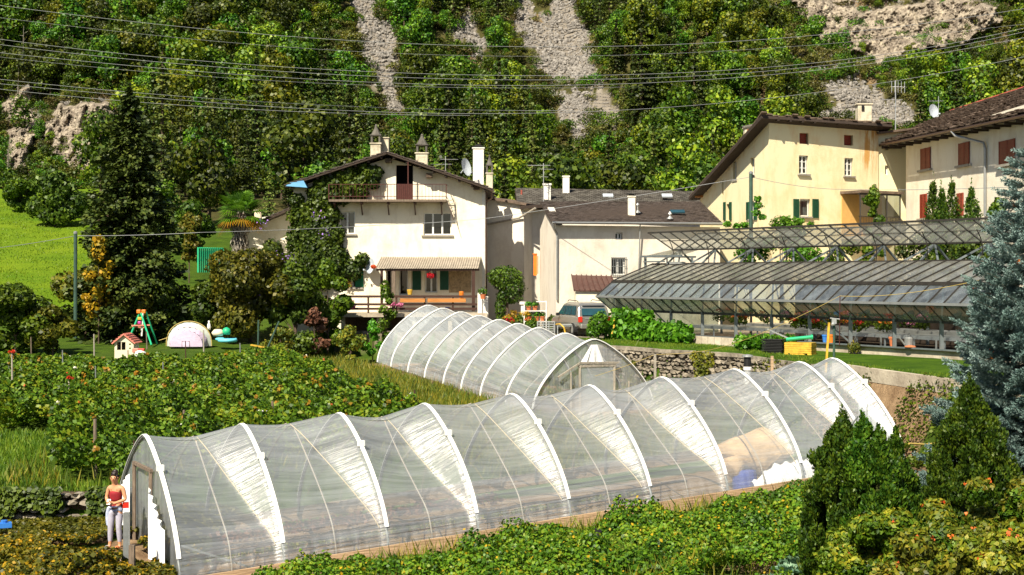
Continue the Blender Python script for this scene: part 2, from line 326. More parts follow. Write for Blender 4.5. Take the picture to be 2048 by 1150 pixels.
M['slate'] = simple('stone_slate_dark', (.085, .065, .055), .8, var=.55, scale=2.5, bump=.5, bscale=10)
M['slate2'] = simple('stone_slate_brown', (.15, .105, .075), .85, var=.5, scale=2.5, bump=.5, bscale=8)
M['slateg'] = simple('roof_grey_lichen', (.13, .12, .10), .9, var=.5, scale=1.2, bump=.5, bscale=8, c2=(.055, .048, .042))
M['underroof'] = simple('roof_timber_dark', (.05, .034, .025), .9, var=.3, scale=4)
M['terracotta'] = simple('terracotta', (.52, .16, .06), .75, var=.3, scale=5)
M['redtile'] = simple('red_ridge_tile', (.4, .09, .06), .8, var=.4, scale=5)
M['brownmetal'] = simple('brown_sheet_metal', (.115, .055, .045), .5, .3, var=.2, scale=2)
M['corrug'] = simple('corrugated_fibre_sheet', (.36, .31, .25), .8, var=.3, scale=3)
M['greenshut'] = simple('green_shutter_paint', (.012, .2, .075), .5, var=.25, scale=5)
M['darkgreen'] = simple('dark_green_shutter_paint', (.008, .075, .035), .55, var=.2, scale=5)
M['redshut'] = simple('red_brown_shutter_paint', (.26, .042, .02), .55, var=.25, scale=5)
M['frame'] = simple('window_frame_white', (.78, .77, .72), .5, var=.08, scale=5)
M['curtain'] = simple('lace_curtain', (.5, .48, .43), .9, var=.35, scale=6, stretch=(3, 3, .6))
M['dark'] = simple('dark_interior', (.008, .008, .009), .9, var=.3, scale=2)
M['sill'] = simple('stone_sill', (.34, .31, .26), .8, var=.3, scale=5)
M['rail'] = simple('rusty_red_railing', (.085, .026, .02), .6, .3, var=.3, scale=8)
M['gutter'] = simple('grey_gutter', (.33, .34, .34), .4, .5, var=.15, scale=3)
M['copper'] = simple('copper_brown_gutter', (.10, .06, .045), .4, .6, var=.3, scale=3)
M['concrete'] = simple('concrete_pale', (.50, .44, .34), .9, var=.3, scale=1.0, bump=.4, bscale=9, c2=(.25, .2, .15))
M['block'] = simple('concrete_block_wall', (.55, .48, .38), .9, var=.4, scale=.8, bump=.4, bscale=9, c2=(.33, .27, .2))
M['stone'] = simple('dry_stone', (.3, .26, .2), .95, var=.6, scale=2., bump=.8, bscale=6, c2=(.1, .085, .065))
M['rock'] = simple('scree_boulder_grey', (.27, .25, .225), .95, var=.5, scale=.6, bump=.6, bscale=3, c2=(.11, .10, .09))
M['steel'] = simple('greenhouse_steel', (.20, .23, .24), .5, .5, var=.25, scale=3)
M['steeldk'] = simple('greenhouse_dark_bar', (.045, .04, .035), .6, .3, var=.3, scale=5)
M['ghglass'] = glassmat('greenhouse_glass_dirty', (.84, .87, .84), .42, (.68, .68, .62), .9, .05)
M['ghglass2'] = glassmat('greenhouse_glass_lower', (.66, .74, .76), .36, (.62, .70, .74), 1.2, .18)
M['ghglass3'] = glassmat('greenhouse_glass_side', (.5, .56, .5), .5, (.17, .23, .18), 1.2, -.035)
M['ventglass'] = glassmat('greenhouse_vent_glass', (.90, .91, .88), .30, (.62, .62, .55), .9, -.03)
M['window'] = glassmat('window_glass', (.45, .5, .5), -.16, (.2, .2, .2), 3, .06, .03)
M['dish'] = simple('satellite_dish_grey', (.50, .55, .60), .5, var=.1, scale=3)
M['alu'] = simple('aluminium', (.6, .61, .6), .4, .7, var=.1, scale=5)
M['carpaint'] = simple('silver_car_paint', (.50, .49, .46), .3, .75, var=.06, scale=2, spec=.6)
M['carglass'] = simple('car_window_glass', (.02, .07, .09), .06, var=.2, scale=2, spec=.9)
M['rubber'] = simple('black_rubber', (.015, .015, .016), .8, var=.3, scale=4)
M['plastic_red'] = simple('red_plastic', (.62, .03, .015), .4, var=.12, scale=3)
M['plastic_yel'] = simple('yellow_plastic', (.66, .40, .04), .6, var=.4, scale=5)
M['plastic_org'] = simple('orange_plastic', (.75, .2, .02), .45, var=.12, scale=3)
M['plastic_grn'] = simple('green_plastic', (.02, .42, .2), .45, var=.12, scale=3)
M['plastic_blue'] = simple('blue_plastic', (.04, .2, .62), .45, var=.12, scale=3)
M['plastic_cyan'] = simple('cyan_plastic', (.15, .6, .72), .45, var=.12, scale=3)
M['plastic_white'] = simple('white_plastic', (.82, .8, .76), .5, var=.08, scale=3)
M['plastic_pink'] = simple('pink_plastic', (.75, .05, .35), .45, var=.12, scale=3)
M['plastic_cream'] = simple('cream_plastic', (.78, .68, .5), .5, var=.08, scale=3)
M['plastic_salmon'] = simple('salmon_plastic', (.7, .22, .16), .5, var=.12, scale=3)
M['tentlilac'] = simple('lilac_tent_cloth', (.62, .5, .66), .8, var=.15, scale=2, bump=.3)
M['tentgrey'] = simple('pale_green_tent_cloth', (.46, .50, .44), .8, var=.1, scale=2)
M['polegrn'] = simple('green_painted_pole', (.05, .10, .075), .6, .2, var=.35, scale=3)
M['wire'] = simple('cable_grey', (.30, .31, .32), .5, .3, var=.1, scale=1)
M['yrope'] = simple('yellow_hose', (.48, .36, .10), .6, var=.1, scale=3)
M['black'] = simple('black_paint', (.012, .012, .012), .6, var=.3, scale=3)
M['skin'] = simple('skin', (.62, .30, .16), .55, var=.08, scale=8)
M['hair'] = simple('dark_hair', (.018, .010, .008), .5, var=.4, scale=20)
M['redtop'] = simple('dark_red_top', (.28, .012, .02), .8, var=.25, scale=14)
M['leggings'] = simple('pale_lilac_grey_leggings', (.42, .41, .50), .8, var=.18, scale=14)
M['shirtwhite'] = simple('white_blue_shirt_cloth', (.62, .66, .76), .85, var=.25, scale=10, c2=(.22, .28, .5))
M['straw'] = simple('straw_sack', (.62, .42, .22), .9, var=.35, scale=3, bump=.6)
M['fleece'] = simple('white_fleece_sheet', (.86, .86, .86), .85, var=.05, scale=3, bump=.3)
M['bluetarp'] = simple('blue_tarp', (.05, .09, .42), .6, var=.3, scale=4)
M['bluepaint'] = simple('light_blue_painted_soffit', (.16, .42, .70), .6, var=.2, scale=2)
M['amber'] = simple('warm_lit_interior_wall', (.72, .42, .13), .9, var=.2, scale=1)

# ---------------------------------------------------------------- terrain
WX = [-2, 4.25, 9.4, 13.2, 15.5, 18]; WD = [77, 66.7, 59.7, 43, 37, 30]
def wallD(X): return np.interp(X, [-60, -9, -2, 4.25, 9.4, 13.2, 15.5, 18, 30], [82, 81, 77, 66.7, 59.7, 43, 37, 30, 20])
def lowwallD(X): return np.interp(X, [-30, -9.6, -8.4, 0, 8], [33.6, 34.8, 36.6, 41.4, 46])
def hill(X, D):
    base = 15.5 + .57 * (D - 250)
    n = (fbm(X / 28 + 5, D / 28, 4, 3) - .47) * 26 + (fbm(X / 9, D / 9, 3, 9) - .45) * 3.0
    return base + n * sstep(255, 300, D)
def ground(X, D):
    X = np.asarray(X, float); D = np.asarray(D, float)
    low = -.38 + .0588 * (np.clip(X, -6, 12) + 4.9); low = lerp(low, -.08, sstep(-6.6, -8.2, X))
    C = np.clip(.3 + .051 * (D - 59), .1, 5)
    g = lerp(low, C, sstep(39, 50, D))
    B = .72 + .036 * (D - 34.5) + sstep(80, 90, D) * 1.8 + np.clip(D - 90, 0, 60) * .118 + np.clip(D - 150, 0, 100) * .04
    Xb = -2.6 - .32 * (D - 42)
    wB = sstep(Xb + 3.2, Xb - .6, X) * sstep(lowwallD(X) - .12, lowwallD(X) + .12, D)
    wB = np.where(D > 76, np.maximum(wB, sstep(-11, -14, X)), wB)
    g = lerp(g, B, wB)
    T = 2.78 + np.clip(D - 97, 0, 153) * .085 + 0 * X
    soft = np.clip((X - 9.6) * 2.0, .15, 4.5)
    dd = D - wallD(X); wT = np.clip((dd + soft) / soft, 0, 1)
    wT = wT * np.where(D > 92, sstep(-26, -8, X), sstep(-12.5, -10.5, X))
    g = lerp(g, np.maximum(T, g * 0 + T), wT)
    g = g + sstep(24, 4, D) * 4.0
    g = np.where((X < -8.0) & (D < 33), np.maximum(g, -.05 + .02 * (33 - D)), g)
    far = D > 235
    g = np.where(far, lerp(g, hill(X, D), sstep(235, 252, D)), g)
    g = g + (fbm(X / 1.7, D / 1.7, 3, 4) - .45) * np.where(D < 100, .10, .3) * sstep(20, 24, D)
    return g
def gz(X, D): return float(ground(np.array([X]), np.array([D]))[0])
def PG(x, D, dz=0):    # a point on the ground seen in column x at distance D
    X = (x - 1024) / F * D; return Vector((X, D, gz(X, D) + dz))
def inpoly(x, y, poly):
    x0_ = np.asarray(x, float); y0_ = np.asarray(y, float); x = x0_ + (fbm(x0_ / 15, y0_ / 15, 3, 11) - .44) * 36; y = y0_ + (fbm(x0_ / 15, y0_ / 15, 3, 23) - .44) * 36; ins = np.zeros(x.shape, bool); n = len(poly); j = n - 1
    for i in range(n):
        xi, yi = poly[i]; xj, yj = poly[j]
        c = ((yi > y) != (yj > y)) & (x < (xj - xi) * (y - yi) / (yj - yi + 1e-9) + xi); ins ^= c; j = i
    return ins
SCREE = [[(700, -30), (754, -30), (758, 36), (790, 48), (794, 90), (788, 150), (796, 185), (814, 240), (786, 236), (758, 176), (735, 152), (714, 95), (718, 60)],
         [(902, 60), (930, 22), (948, 30), (955, 60), (968, 95), (970, 130), (948, 118), (932, 85)],
         [(1030, -30), (1048, -30), (1062, 30), (1072, 45), (1106, 20), (1110, -30), (1150, -30), (1164, 50), (1178, 90), (1182, 130), (1200, 168), (1140, 168), (1100, 160), (1070, 150), (1062, 110), (1038, 60)],
         [(1108, 195), (1150, 186), (1178, 192), (1184, 240), (1174, 295), (1152, 290), (1128, 245)],
         [(1186, 188), (1220, 188), (1242, 245), (1212, 262), (1190, 245)],
         [(1640, 172), (1700, 162), (1755, 182), (1775, 205), (1850, 240), (1860, 262), (1620, 245), (1680, 215)]]
CLIFF = [[(1555, -20), (1700, -20), (1728, 40), (1702, 105), (1650, 92), (1615, 50)],
         [(1696, 50), (1740, 28), (1890, -10), (1990, 0), (2000, 45), (1930, 85), (1850, 100), (1800, 118), (1765, 140), (1698, 100)],
         [(88, 250), (118, 212), (228, 205), (230, 285), (205, 330), (150, 345), (108, 305)],
         [(5, 200), (60, 175), (72, 250), (45, 350), (12, 345)]]
BARE = [[(30, 10), (80, 60), (75, 90), (40, 60)], [(275, 45), (300, 45), (330, 90), (300, 100)], [(1380, 90), (1440, 110), (1440, 150), (1370, 150)], [(1700, 150), (1760, 100), (1800, 140), (1830, 190), (1760, 180)]]
def topx(X, D, Z): return 1024 + X / D * F, HZ - (Z - CH) / D * F
def hill_hit(x, y):
    """distance where the ray through pixel (x, y) meets the hillside"""
    x = np.asarray(x, float); y = np.asarray(y, float); out = np.full(x.shape, 500.0); done = np.zeros(x.shape, bool)
    for D in np.arange(238, 520, .7):
        X = (x - 1024) / F * D; z = CH + (HZ - y) / F * D; h = ground(X, np.full(x.shape, D))
        m = (h >= z) & ~done; out[m] = D; done |= m
    return out
rows = np.concatenate([np.arange(-30, 20, 2.), np.arange(20, 28, .5), np.arange(28, 48, .28), np.arange(48, 90, .4), np.arange(90, 250, 3.), np.arange(250, 420, 1.8), np.arange(420, 900, 20)])
cols_ = np.linspace(-1, 1, 420); cols_ = np.sign(cols_) * (np.abs(cols_) * .62 + np.abs(cols_) ** 3 * .38)
RR, CC = np.meshgrid(rows, cols_, indexing='ij'); half = 16 + np.maximum(RR, 0) * .52
GX = CC * half; GD = RR; GZ = ground(GX, GD); nr, nc = GX.shape
V = np.stack([GX, GD, GZ], -1).reshape(-1, 3); ii = np.arange(nr * nc).reshape(nr, nc)
Q = np.stack([ii[:-1, :-1], ii[:-1, 1:], ii[1:, 1:], ii[1:, :-1]], -1).reshape(-1, 4)
m, t, b = newmat('ground')
at = N(t, 'ShaderNodeAttribute'); at.attribute_name = 'zone'; sp = t.nodes.new('ShaderNodeSeparateColor'); t.links.new(at.outputs['Color'], sp.inputs[0])
tc = t.nodes.new('ShaderNodeTexCoord')
def gn(scale, lo, hi, det=7):
    n = N(t, 'ShaderNodeTexNoise', Scale=scale, Detail=float(det), Roughness=.7); t.links.new(tc.outputs['Object'], n.inputs[0]); return ramp(t, [(.3, lo), (.7, hi)], n.outputs[0])
cg = gn(.8, (.02, .055, .004), (.075, .14, .008)); cs = gn(1.3, (.13, .075, .04), (.42, .29, .17)); cr = gn(.25, (.10, .085, .065), (.30, .265, .22)); cbase = gn(.35, (.018, .028, .006), (.10, .085, .03)); cm = gn(.16, (.06, .14, .005), (.17, .24, .010), 14)
mx = cbase.outputs[0]
for src, f in ((cg, sp.outputs[0]), (cs, sp.outputs[1]), (cr, sp.outputs[2]), (cm, at.outputs['Alpha'])):
    q = N(t, 'ShaderNodeMixRGB'); t.links.new(f, q.inputs[0]); t.links.new(mx, q.inputs[1]); t.links.new(src.outputs[0], q.inputs[2]); mx = q.outputs[0]
t.links.new(mx, b.inputs['Base Color']); b.inputs['Roughness'].default_value = .95; b.inputs['Specular IOR Level'].default_value = .1
n = N(t, 'ShaderNodeTexNoise', Scale=5.0, Detail=8.0, Roughness=.75); t.links.new(tc.outputs['Object'], n.inputs[0]); bp = N(t, 'ShaderNodeBump', Strength=.8, Distance=.12); t.links.new(n.outputs[0], bp.inputs['Height']); t.links.new(bp.outputs[0], b.inputs['Normal'])
M['ground'] = m
g = mesh_np('ground', V, Q, m, smooth=True); tag(g, kind='structure')
px, py = topx(GX, np.maximum(GD, 1), GZ); z = np.zeros((nr, nc, 4))
jit = (fbm(GX / 3, GD / 3, 3, 21) - .45) * 3
terr = (GD > wallD(GX) + .1) & (GX > -10)
z[..., 0] = np.where((GD < 95) & ~terr, .8, 0)
z[..., 0] = np.where(terr & (GD < 73 - (GX - 4) * .5) & (GX > 0), 1, z[..., 0])                      # lawn strip
soilT1 = (np.abs((GX - 1) * .475 - (GD - 35) * .88 + .6) < 3.2) & (GD < 47) & (GX < 12) & (GX > -9)
axd = (GX - 3.4) * .9 + (GD - 59) * .44; soilT2 = (np.abs(axd) < 2.6) & (GD > 57) & (GD < 77)
bank = (GX > 10.2) & (GD > 30) & (GD < wallD(GX) + .5) & (GD < 52)
soil = soilT1 | soilT2 | (bank & (jit > -.2)) | ((GD < 30) & (jit > .1)) | ((GD < 36) & (GX < -8) & (jit > .2) & (GD < lowwallD(GX)))
z[..., 0] = np.where((GD >= 95) & (GD < 132) & (GX < 0), .8, z[..., 0]); z[..., 1] = np.where(soil, 1, 0)
yard = terr & (GD > 73 - (GX - 4) * .4) & (GD < 100); z[..., 0][yard] = 0; z[..., 1][yard] = .45; z[..., 2][yard] = .8
fr = GD > 240; rk = np.zeros((nr, nc), bool)
for pl in SCREE + CLIFF: rk |= inpoly(px, py, pl)
br = np.zeros((nr, nc), bool)
for pl in BARE: br |= inpoly(px, py, pl)
z[..., 2] = np.where(fr & rk, 1, z[..., 2]); z[..., 1] = np.where(fr & br, .6, z[..., 1])
z[..., 1] = np.where(fr & (fbm(GX / 14, GD / 14, 3, 40) > .56), .55, z[..., 1])
z[..., 3] = np.where((GD > 84) & (GD < 238) & (px < 205 + 12 * jit) & (GX < -12), 1, 0)
ca = g.data.color_attributes.new('zone', 'FLOAT_COLOR', 'POINT'); ca.data.foreach_set('color', z.reshape(-1).astype(np.float32))

# ---------------------------------------------------------------- trees of the hillside
def trunk_geo(h, r, n=5):
    a = np.linspace(0, 2 * np.pi, n, endpoint=False); V = []
    for k, (zz, rr) in enumerate(((-.6, r * 1.2), (h * .5, r * .7), (h, r * .15))):
        V += [(rr * math.cos(x), rr * math.sin(x), zz) for x in a]
    Q = [(k * n + j, k * n + (j + 1) % n, (k + 1) * n + (j + 1) % n, (k + 1) * n + j) for k in range(2) for j in range(n)]
    return np.array(V), np.array(Q)
def two_mat(name, leaves, trunk, ml, mt):
    V, Q = cat_geo([leaves, trunk]); o = mesh_np(name, V, Q, [ml, mt])
    mi = np.zeros(len(Q), dtype=np.int32); mi[len(leaves[1]):] = 1; o.data.polygons.foreach_set('material_index', mi); return o
def hill_broad(h, mat, n=3200):
    blobs = []; w = h * rng.uniform(.26, .34)
    for i in range(rng.integers(9, 15)):
        zz = rng.uniform(.32, .92) * h; rr = w * math.sqrt(max(.08, 1 - ((zz / h - .55) / .5) ** 2)); a = rng.uniform(0, 6.28); q = rng.uniform(.1, .75) * rr
        s = rng.uniform(.13, .21) * h; blobs.append((q * math.cos(a), q * math.sin(a), zz, s, s, s * .8))
    p, nn = blob_pts(blobs, n, .35); return two_mat('broadleaf_tree', leaf_geo(p, nn, .37, .42, .5), trunk_geo(h * .8, h * .018), mat, M['bark'])
def hill_conifer(h, mat, n=1500, wf=.19, layers=13, size=.42):
    P_, N_ = [], []
    for k in range(layers):
        f = k / (layers - 1); zz = h * (.12 + .87 * f); rr = h * wf * (1 - f) ** 1.0 + .08; nb = 5 + int(4 * (1 - f)); a0 = rng.uniform(0, 6.28); per = max(3, int(n / layers / nb * (1.5 - f)))
        for j in range(nb):
            a = a0 + 6.28 * j / nb + rng.uniform(-.25, .25); L_ = rr * rng.uniform(.65, 1.15); t_ = rng.random(per) ** .7
            x = t_ * L_; s = rng.normal(0, .14 * L_ + .08, per) * (1.1 - t_ * .6)
            P_.append(np.stack([x * math.cos(a) - s * math.sin(a), x * math.sin(a) + s * math.cos(a), zz - x * .28 + rng.normal(0, .12, per)], 1)); N_.append(np.tile([math.cos(a) * .5, math.sin(a) * .5, .8], (per, 1)))
    return two_mat('spruce_tree', leaf_geo(np.concatenate(P_), np.concatenate(N_), size * 1.25, .36, .35, droop=.4), trunk_geo(h, h * .014), mat, M['bark'])
def hill_bush(r, mat, n=500):
    blobs = [(rng.uniform(-.6, .6) * r, rng.uniform(-.6, .6) * r, rng.uniform(.2, .7) * r, .6 * r, .6 * r, .5 * r) for _ in range(6)]
    p, nn = blob_pts(blobs, n, .4, low=-.3); V, Q = leaf_geo(p, nn, .36, .36, .8); return mesh_np('hill_shrub', V, Q, mat)
protos = [hill_broad(9.5, M['far_a']), hill_broad(8, M['far_a']), hill_broad(10.5, M['far_b']), hill_broad(7.5, M['far_b'], 2600), hill_broad(9, M['far_a'], 3600),
          hill_conifer(14.5, M['far_s'], 2600, .17, 16, .3), hill_conifer(12, M['far_s'], 2200, .15, 15, .3), hill_conifer(13, M['far_l'], 1500, .15, 16, .28), hill_conifer(11, M['far_l'], 1300, .17, 14, .28),
          hill_bush(2.2, M['far_bush']), hill_bush(2.8, M['far_a'], 700), hill_broad(6, M['far_a'], 900)]
protocol = bpy.data.collections.new('hillside_kinds')
for i, o in enumerate(protos): col.objects.unlink(o); o.name = 'kind_%02d' % i; protocol.objects.link(o)
cand = []
for D in np.arange(243, 425, 4.3):
    hw = D * .39 + 8; xs = np.arange(-hw, hw, 4.3)
    cand.append(np.stack([xs + rng.uniform(-2.1, 2.1, len(xs)), D + rng.uniform(-2.1, 2.1, len(xs))], 1))
for D in np.arange(128, 243, 5.5):     # the wood comes down behind the houses
    xs = np.arange(-.285 * D, .34 * D, 5.0); cand.append(np.stack([xs + rng.uniform(-2.2, 2.2, len(xs)), D + rng.uniform(-2.4, 2.4, len(xs))], 1))
cand = np.concatenate(cand); cz = ground(cand[:, 0], cand[:, 1]); cx_, cy_ = topx(cand[:, 0], cand[:, 1], cz)
ok = rng.random(len(cand)) < .93
ok &= cy_ > -25
for pl in SCREE: ok &= ~inpoly(cx_, cy_ - 6, pl)
for pl in SCREE: ok &= ~(inpoly(cx_, cy_ - 26, pl) & (rng.random(len(cand)) < .75))
for pl in CLIFF: ok &= ~(inpoly(cx_, cy_, pl) & (rng.random(len(cand)) < .9)); ok &= ~(inpoly(cx_, cy_ - 30, pl) & (rng.random(len(cand)) < .8))
for pl in BARE: ok &= ~(inpoly(cx_, cy_ - 10, pl) & (rng.random(len(cand)) < .8))
cand = cand[ok]; cz = cz[ok]; cx_ = cx_[ok]; cy_ = cy_[ok]
idx = np.zeros(len(cand), int); reg = fbm(cand[:, 0] / 26 + 9, cand[:, 1] / 26, 3, 77); rr_ = rng.random(len(cand))
conif = (rr_ < np.where(cx_ < 650, .42, np.where(cx_ < 1250, .62, .3))) & ((reg > .40) | (cy_ > 300))
idx = np.where(conif, rng.choice([5, 6, 7, 8], len(cand), p=[.35, .25, .22, .18]), rng.choice([0, 1, 2, 3, 4, 11], len(cand), p=[.24, .2, .14, .12, .2, .1]))
dry = np.zeros(len(cand), bool)
for pl in CLIFF + SCREE + BARE:
    for dy in (-40, 0, 30): dry |= inpoly(cx_, cy_ + dy, pl)
idx = np.where((dry & (rr_ < .75)) | ((cx_ > 1350) & (cy_ < 240) & (rr_ < .55)), rng.choice([9, 10, 11, 3], len(cand)), idx)
idx = np.where((rng.random(len(cand)) < .08), 9, idx)
scl = .7 + 1.15 * rng.random(len(cand)) ** 1.6; scl = np.where(dry, scl * .85, scl)
scl = np.where(cand[:, 1] < 243, scl * .72, scl); H_ = np.array([9.5, 8, 10.5, 7.5, 9, 14.5, 12, 13, 11, 2.4, 3, 6])[idx] * scl; cover = np.zeros(len(cand), bool)
for pl in SCREE + CLIFF:
    for f in (.3, .65, .95):
        for dx in (-.2, 0, .2): cover |= inpoly(cx_ + dx * H_ / cand[:, 1] * F, cy_ - f * H_ / cand[:, 1] * F, pl)
keep = ~cover | (rng.random(len(cand)) < .05); cand, cz, cx_, cy_, idx, scl, H_ = [q[keep] for q in (cand, cz, cx_, cy_, idx, scl, H_)]
tip = cy_ - H_ / cand[:, 1] * F
roofy = np.interp(cx_, [560, 600, 775, 975, 1030, 1400, 1540, 1760, 1870, 2048], [420, 370, 310, 372, 378, 384, 232, 250, 235, 180])
hidden = (tip > roofy - 6) & (cx_ > 560)
big = np.isin(idx, [0, 1, 2, 3, 4, 5, 6, 7, 8, 11]) & ~hidden & (cx_ > -60) & (cx_ < 2110) & (tip > -80)
order = np.where(big)[0]; order = order[np.argsort(cand[order, 1])]
con = [i for i in order if 5 <= idx[i] <= 8][:240]; bro = [i for i in order if not 5 <= idx[i] <= 8][:280]
ind = np.zeros(len(cand), bool); ind[con] = True; ind[bro] = True
LAB = {0: ('broadleaf_tree', 'round mid green broadleaf tree on the wooded hillside', 'tree', 'broadleaf trees on the hillside'), 2: ('broadleaf_tree', 'yellowish green broadleaf tree on the wooded hillside', 'tree', 'yellowish broadleaf trees on the hillside'),
       5: ('spruce_tree', 'dark green pointed spruce on the wooded hillside', 'tree', 'dark spruces on the hillside'), 7: ('larch_tree', 'pale feathery larch on the wooded hillside', 'tree', 'pale larches on the hillside')}
KEY = {0: 0, 1: 0, 4: 0, 11: 0, 2: 2, 3: 2, 5: 5, 6: 5, 7: 7, 8: 7}
for i in np.where(ind)[0]:
    k = int(idx[i]); nm, lb, ct, gp = LAB[KEY[k]]
    o = bpy.data.objects.new(nm, protos[k].data); col.objects.link(o); o.location = (cand[i, 0], cand[i, 1], cz[i] - .2)
    s = float(scl[i]); o.scale = (s * rng.uniform(.9, 1.15), s * rng.uniform(.9, 1.15), s); o.rotation_euler = (0, 0, rng.uniform(0, 6.28)); tag(o, lb, ct, gp)
def scatter(name, pts, rot, scale, ix, coll, label, cat):
    me = bpy.data.meshes.new(name); me.vertices.add(len(pts)); me.vertices.foreach_set('co', np.asarray(pts, np.float32).ravel())
    for an, ty, d in (('rotv', 'FLOAT_VECTOR', rot), ('sclv', 'FLOAT_VECTOR', scale)):
        a = me.attributes.new(an, ty, 'POINT'); a.data.foreach_set('vector', np.asarray(d, np.float32).ravel())
    a = me.attributes.new('kindix', 'INT', 'POINT'); a.data.foreach_set('value', np.asarray(ix, np.int32))
    o = bpy.data.objects.new(name, me); col.objects.link(o); tag(o, label, cat, kind='stuff')
    ng = bpy.data.node_groups.new(name, 'GeometryNodeTree'); ng.interface.new_socket('Geometry', in_out='INPUT', socket_type='NodeSocketGeometry'); ng.interface.new_socket('Geometry', in_out='OUTPUT', socket_type='NodeSocketGeometry')
    a = ng.nodes; i = a.new('NodeGroupInput'); u = a.new('NodeGroupOutput'); ip = a.new('GeometryNodeInstanceOnPoints'); ci = a.new('GeometryNodeCollectionInfo')
    ci.inputs['Collection'].default_value = coll; ci.inputs['Separate Children'].default_value = True; ci.inputs['Reset Children'].default_value = True
    ip.inputs['Pick Instance'].default_value = True
    def na(n_, ty): q = a.new('GeometryNodeInputNamedAttribute'); q.data_type = ty; q.inputs['Name'].default_value = n_; return q.outputs[0]
    ng.links.new(i.outputs[0], ip.inputs['Points']); ng.links.new(ci.outputs[0], ip.inputs['Instance']); ng.links.new(na('kindix', 'INT'), ip.inputs['Instance Index'])
    ng.links.new(na('rotv', 'FLOAT_VECTOR'), ip.inputs['Rotation']); ng.links.new(na('sclv', 'FLOAT_VECTOR'), ip.inputs['Scale']); ng.links.new(ip.outputs[0], u.inputs[0])
    md = o.modifiers.new('scatter', 'NODES'); md.node_group = ng; return o
rest = ~ind; k = int(rest.sum()); s = scl[rest]
# scrub and low trees between the big ones
ux = rng.uniform(-30, 2080, 5200); uy = rng.uniform(-20, 445, 5200); okb = np.ones(5200, bool)
for pl in SCREE: okb &= ~inpoly(ux, uy, pl)
incl = np.zeros(5200, bool)
for pl in CLIFF: incl |= inpoly(ux, uy, pl)
okb &= ~(incl & (rng.random(5200) < .80)); ux = ux[okb]; uy = uy[okb]
uD = hill_hit(ux, uy); uX = (ux - 1024) / F * uD; uZ = ground(uX, uD); kb = len(uX); sb = rng.uniform(.45, 1.1, kb); ixb = rng.choice([9, 10, 11, 3], kb, p=[.4, .35, .15, .1]); sb = np.where(ixb > 10, sb * .7, sb); sb = np.where(ixb == 3, sb * .5, sb)
scatter('hillside_woods', np.concatenate([np.stack([cand[rest, 0], cand[rest, 1], cz[rest] - .2], 1), np.stack([uX, uD, uZ - .1], 1)]),
        np.concatenate([np.stack([np.zeros(k), np.zeros(k), rng.uniform(0, 6.28, k)], 1), np.stack([np.zeros(kb), np.zeros(kb), rng.uniform(0, 6.28, kb)], 1)]),
        np.concatenate([np.stack([s * rng.uniform(.9, 1.15, k), s * rng.uniform(.9, 1.15, k), s], 1), np.stack([sb, sb, sb], 1)]), np.concatenate([idx[rest], ixb]), protocol, 'dense mixed woods and scrub covering the steep hillside', 'woods')
# scree boulders
rc = bpy.data.collections.new('boulder_kinds')
for i in range(5):
    bm = bmesh.new(); bmesh.ops.create_icosphere(bm, subdivisions=1, radius=.5)
    for v in bm.verts: v.co *= random.uniform(.65, 1.25); v.co.z *= .75
    me = bpy.data.meshes.new('boulder'); bm.to_mesh(me); bm.free(); me.materials.append(M['rock']); rc.objects.link(bpy.data.objects.new('boulder_%d' % i, me))
bx, by, bs = [], [], []
for pi, pl in enumerate(SCREE):
    a = np.array(pl); x0, x1, y0, y1 = a[:, 0].min() - 18, a[:, 0].max() + 18, a[:, 1].min() - 18, a[:, 1].max() + 18; n = int((x1 - x0) * (y1 - y0) / 8)
    x = rng.uniform(x0, x1, n); y = rng.uniform(y0, y1, n); mk = inpoly(x + rng.normal(0, 4, n), y, pl); bx.append(x[mk]); by.append(y[mk]); bs.append(np.full(mk.sum(), .45 if pi == 4 else 1.0))
for pl in CLIFF:
    a = np.array(pl); x0, x1, y0, y1 = a[:, 0].min() - 15, a[:, 0].max() + 15, a[:, 1].min(), a[:, 1].max() + 40; n = int((x1 - x0) * (y1 - y0) / 110)
    bx.append(rng.uniform(x0, x1, n)); by.append(rng.uniform(y0, y1, n)); bs.append(np.full(n, 1.2))
bx = np.concatenate(bx); by = np.concatenate(by); bs = np.concatenate(bs); D_ = hill_hit(bx, by); X_ = (bx - 1024) / F * D_; Z_ = ground(X_, D_); n = len(bx)
sz = bs * (.45 + .9 * rng.random(n) ** 2.5)
scatter('scree', np.stack([X_, D_, Z_ + sz * .1], 1), rng.uniform(0, 6.28, (n, 3)), sz[:, None] * rng.uniform(.7, 1.3, (n, 3)), rng.integers(0, 5, n), rc, 'grey boulder scree running down chutes in the wooded hillside', 'scree')
# rock faces
rm, t, b = newmat('rock_face'); tc = t.nodes.new('ShaderNodeTexCoord')
mp = N(t, 'ShaderNodeMapping'); mp.inputs['Scale'].default_value = (.55, .55, .22); t.links.new(tc.outputs['Object'], mp.inputs[0])
n1 = N(t, 'ShaderNodeTexNoise', Scale=1.0, Detail=9.0, Roughness=.75, Distortion=.6); t.links.new(mp.outputs[0], n1.inputs[0])
r1 = ramp(t, [(.34, (.05, .042, .035)), (.46, (.20, .16, .12)), (.56, (.36, .31, .24)), (.66, (.50, .42, .29)), (.74, (.46, .43, .38))], n1.outputs[0]); t.links.new(r1.outputs[0], b.inputs['Base Color']); b.inputs['Roughness'].default_value = .95
n2 = N(t, 'ShaderNodeTexNoise', Scale=4.0, Detail=9.0, Roughness=.8); t.links.new(mp.outputs[0], n2.inputs[0]); bp = N(t, 'ShaderNodeBump', Strength=.8, Distance=.35); t.links.new(n2.outputs[0], bp.inputs['Height']); t.links.new(bp.outputs[0], b.inputs['Normal'])
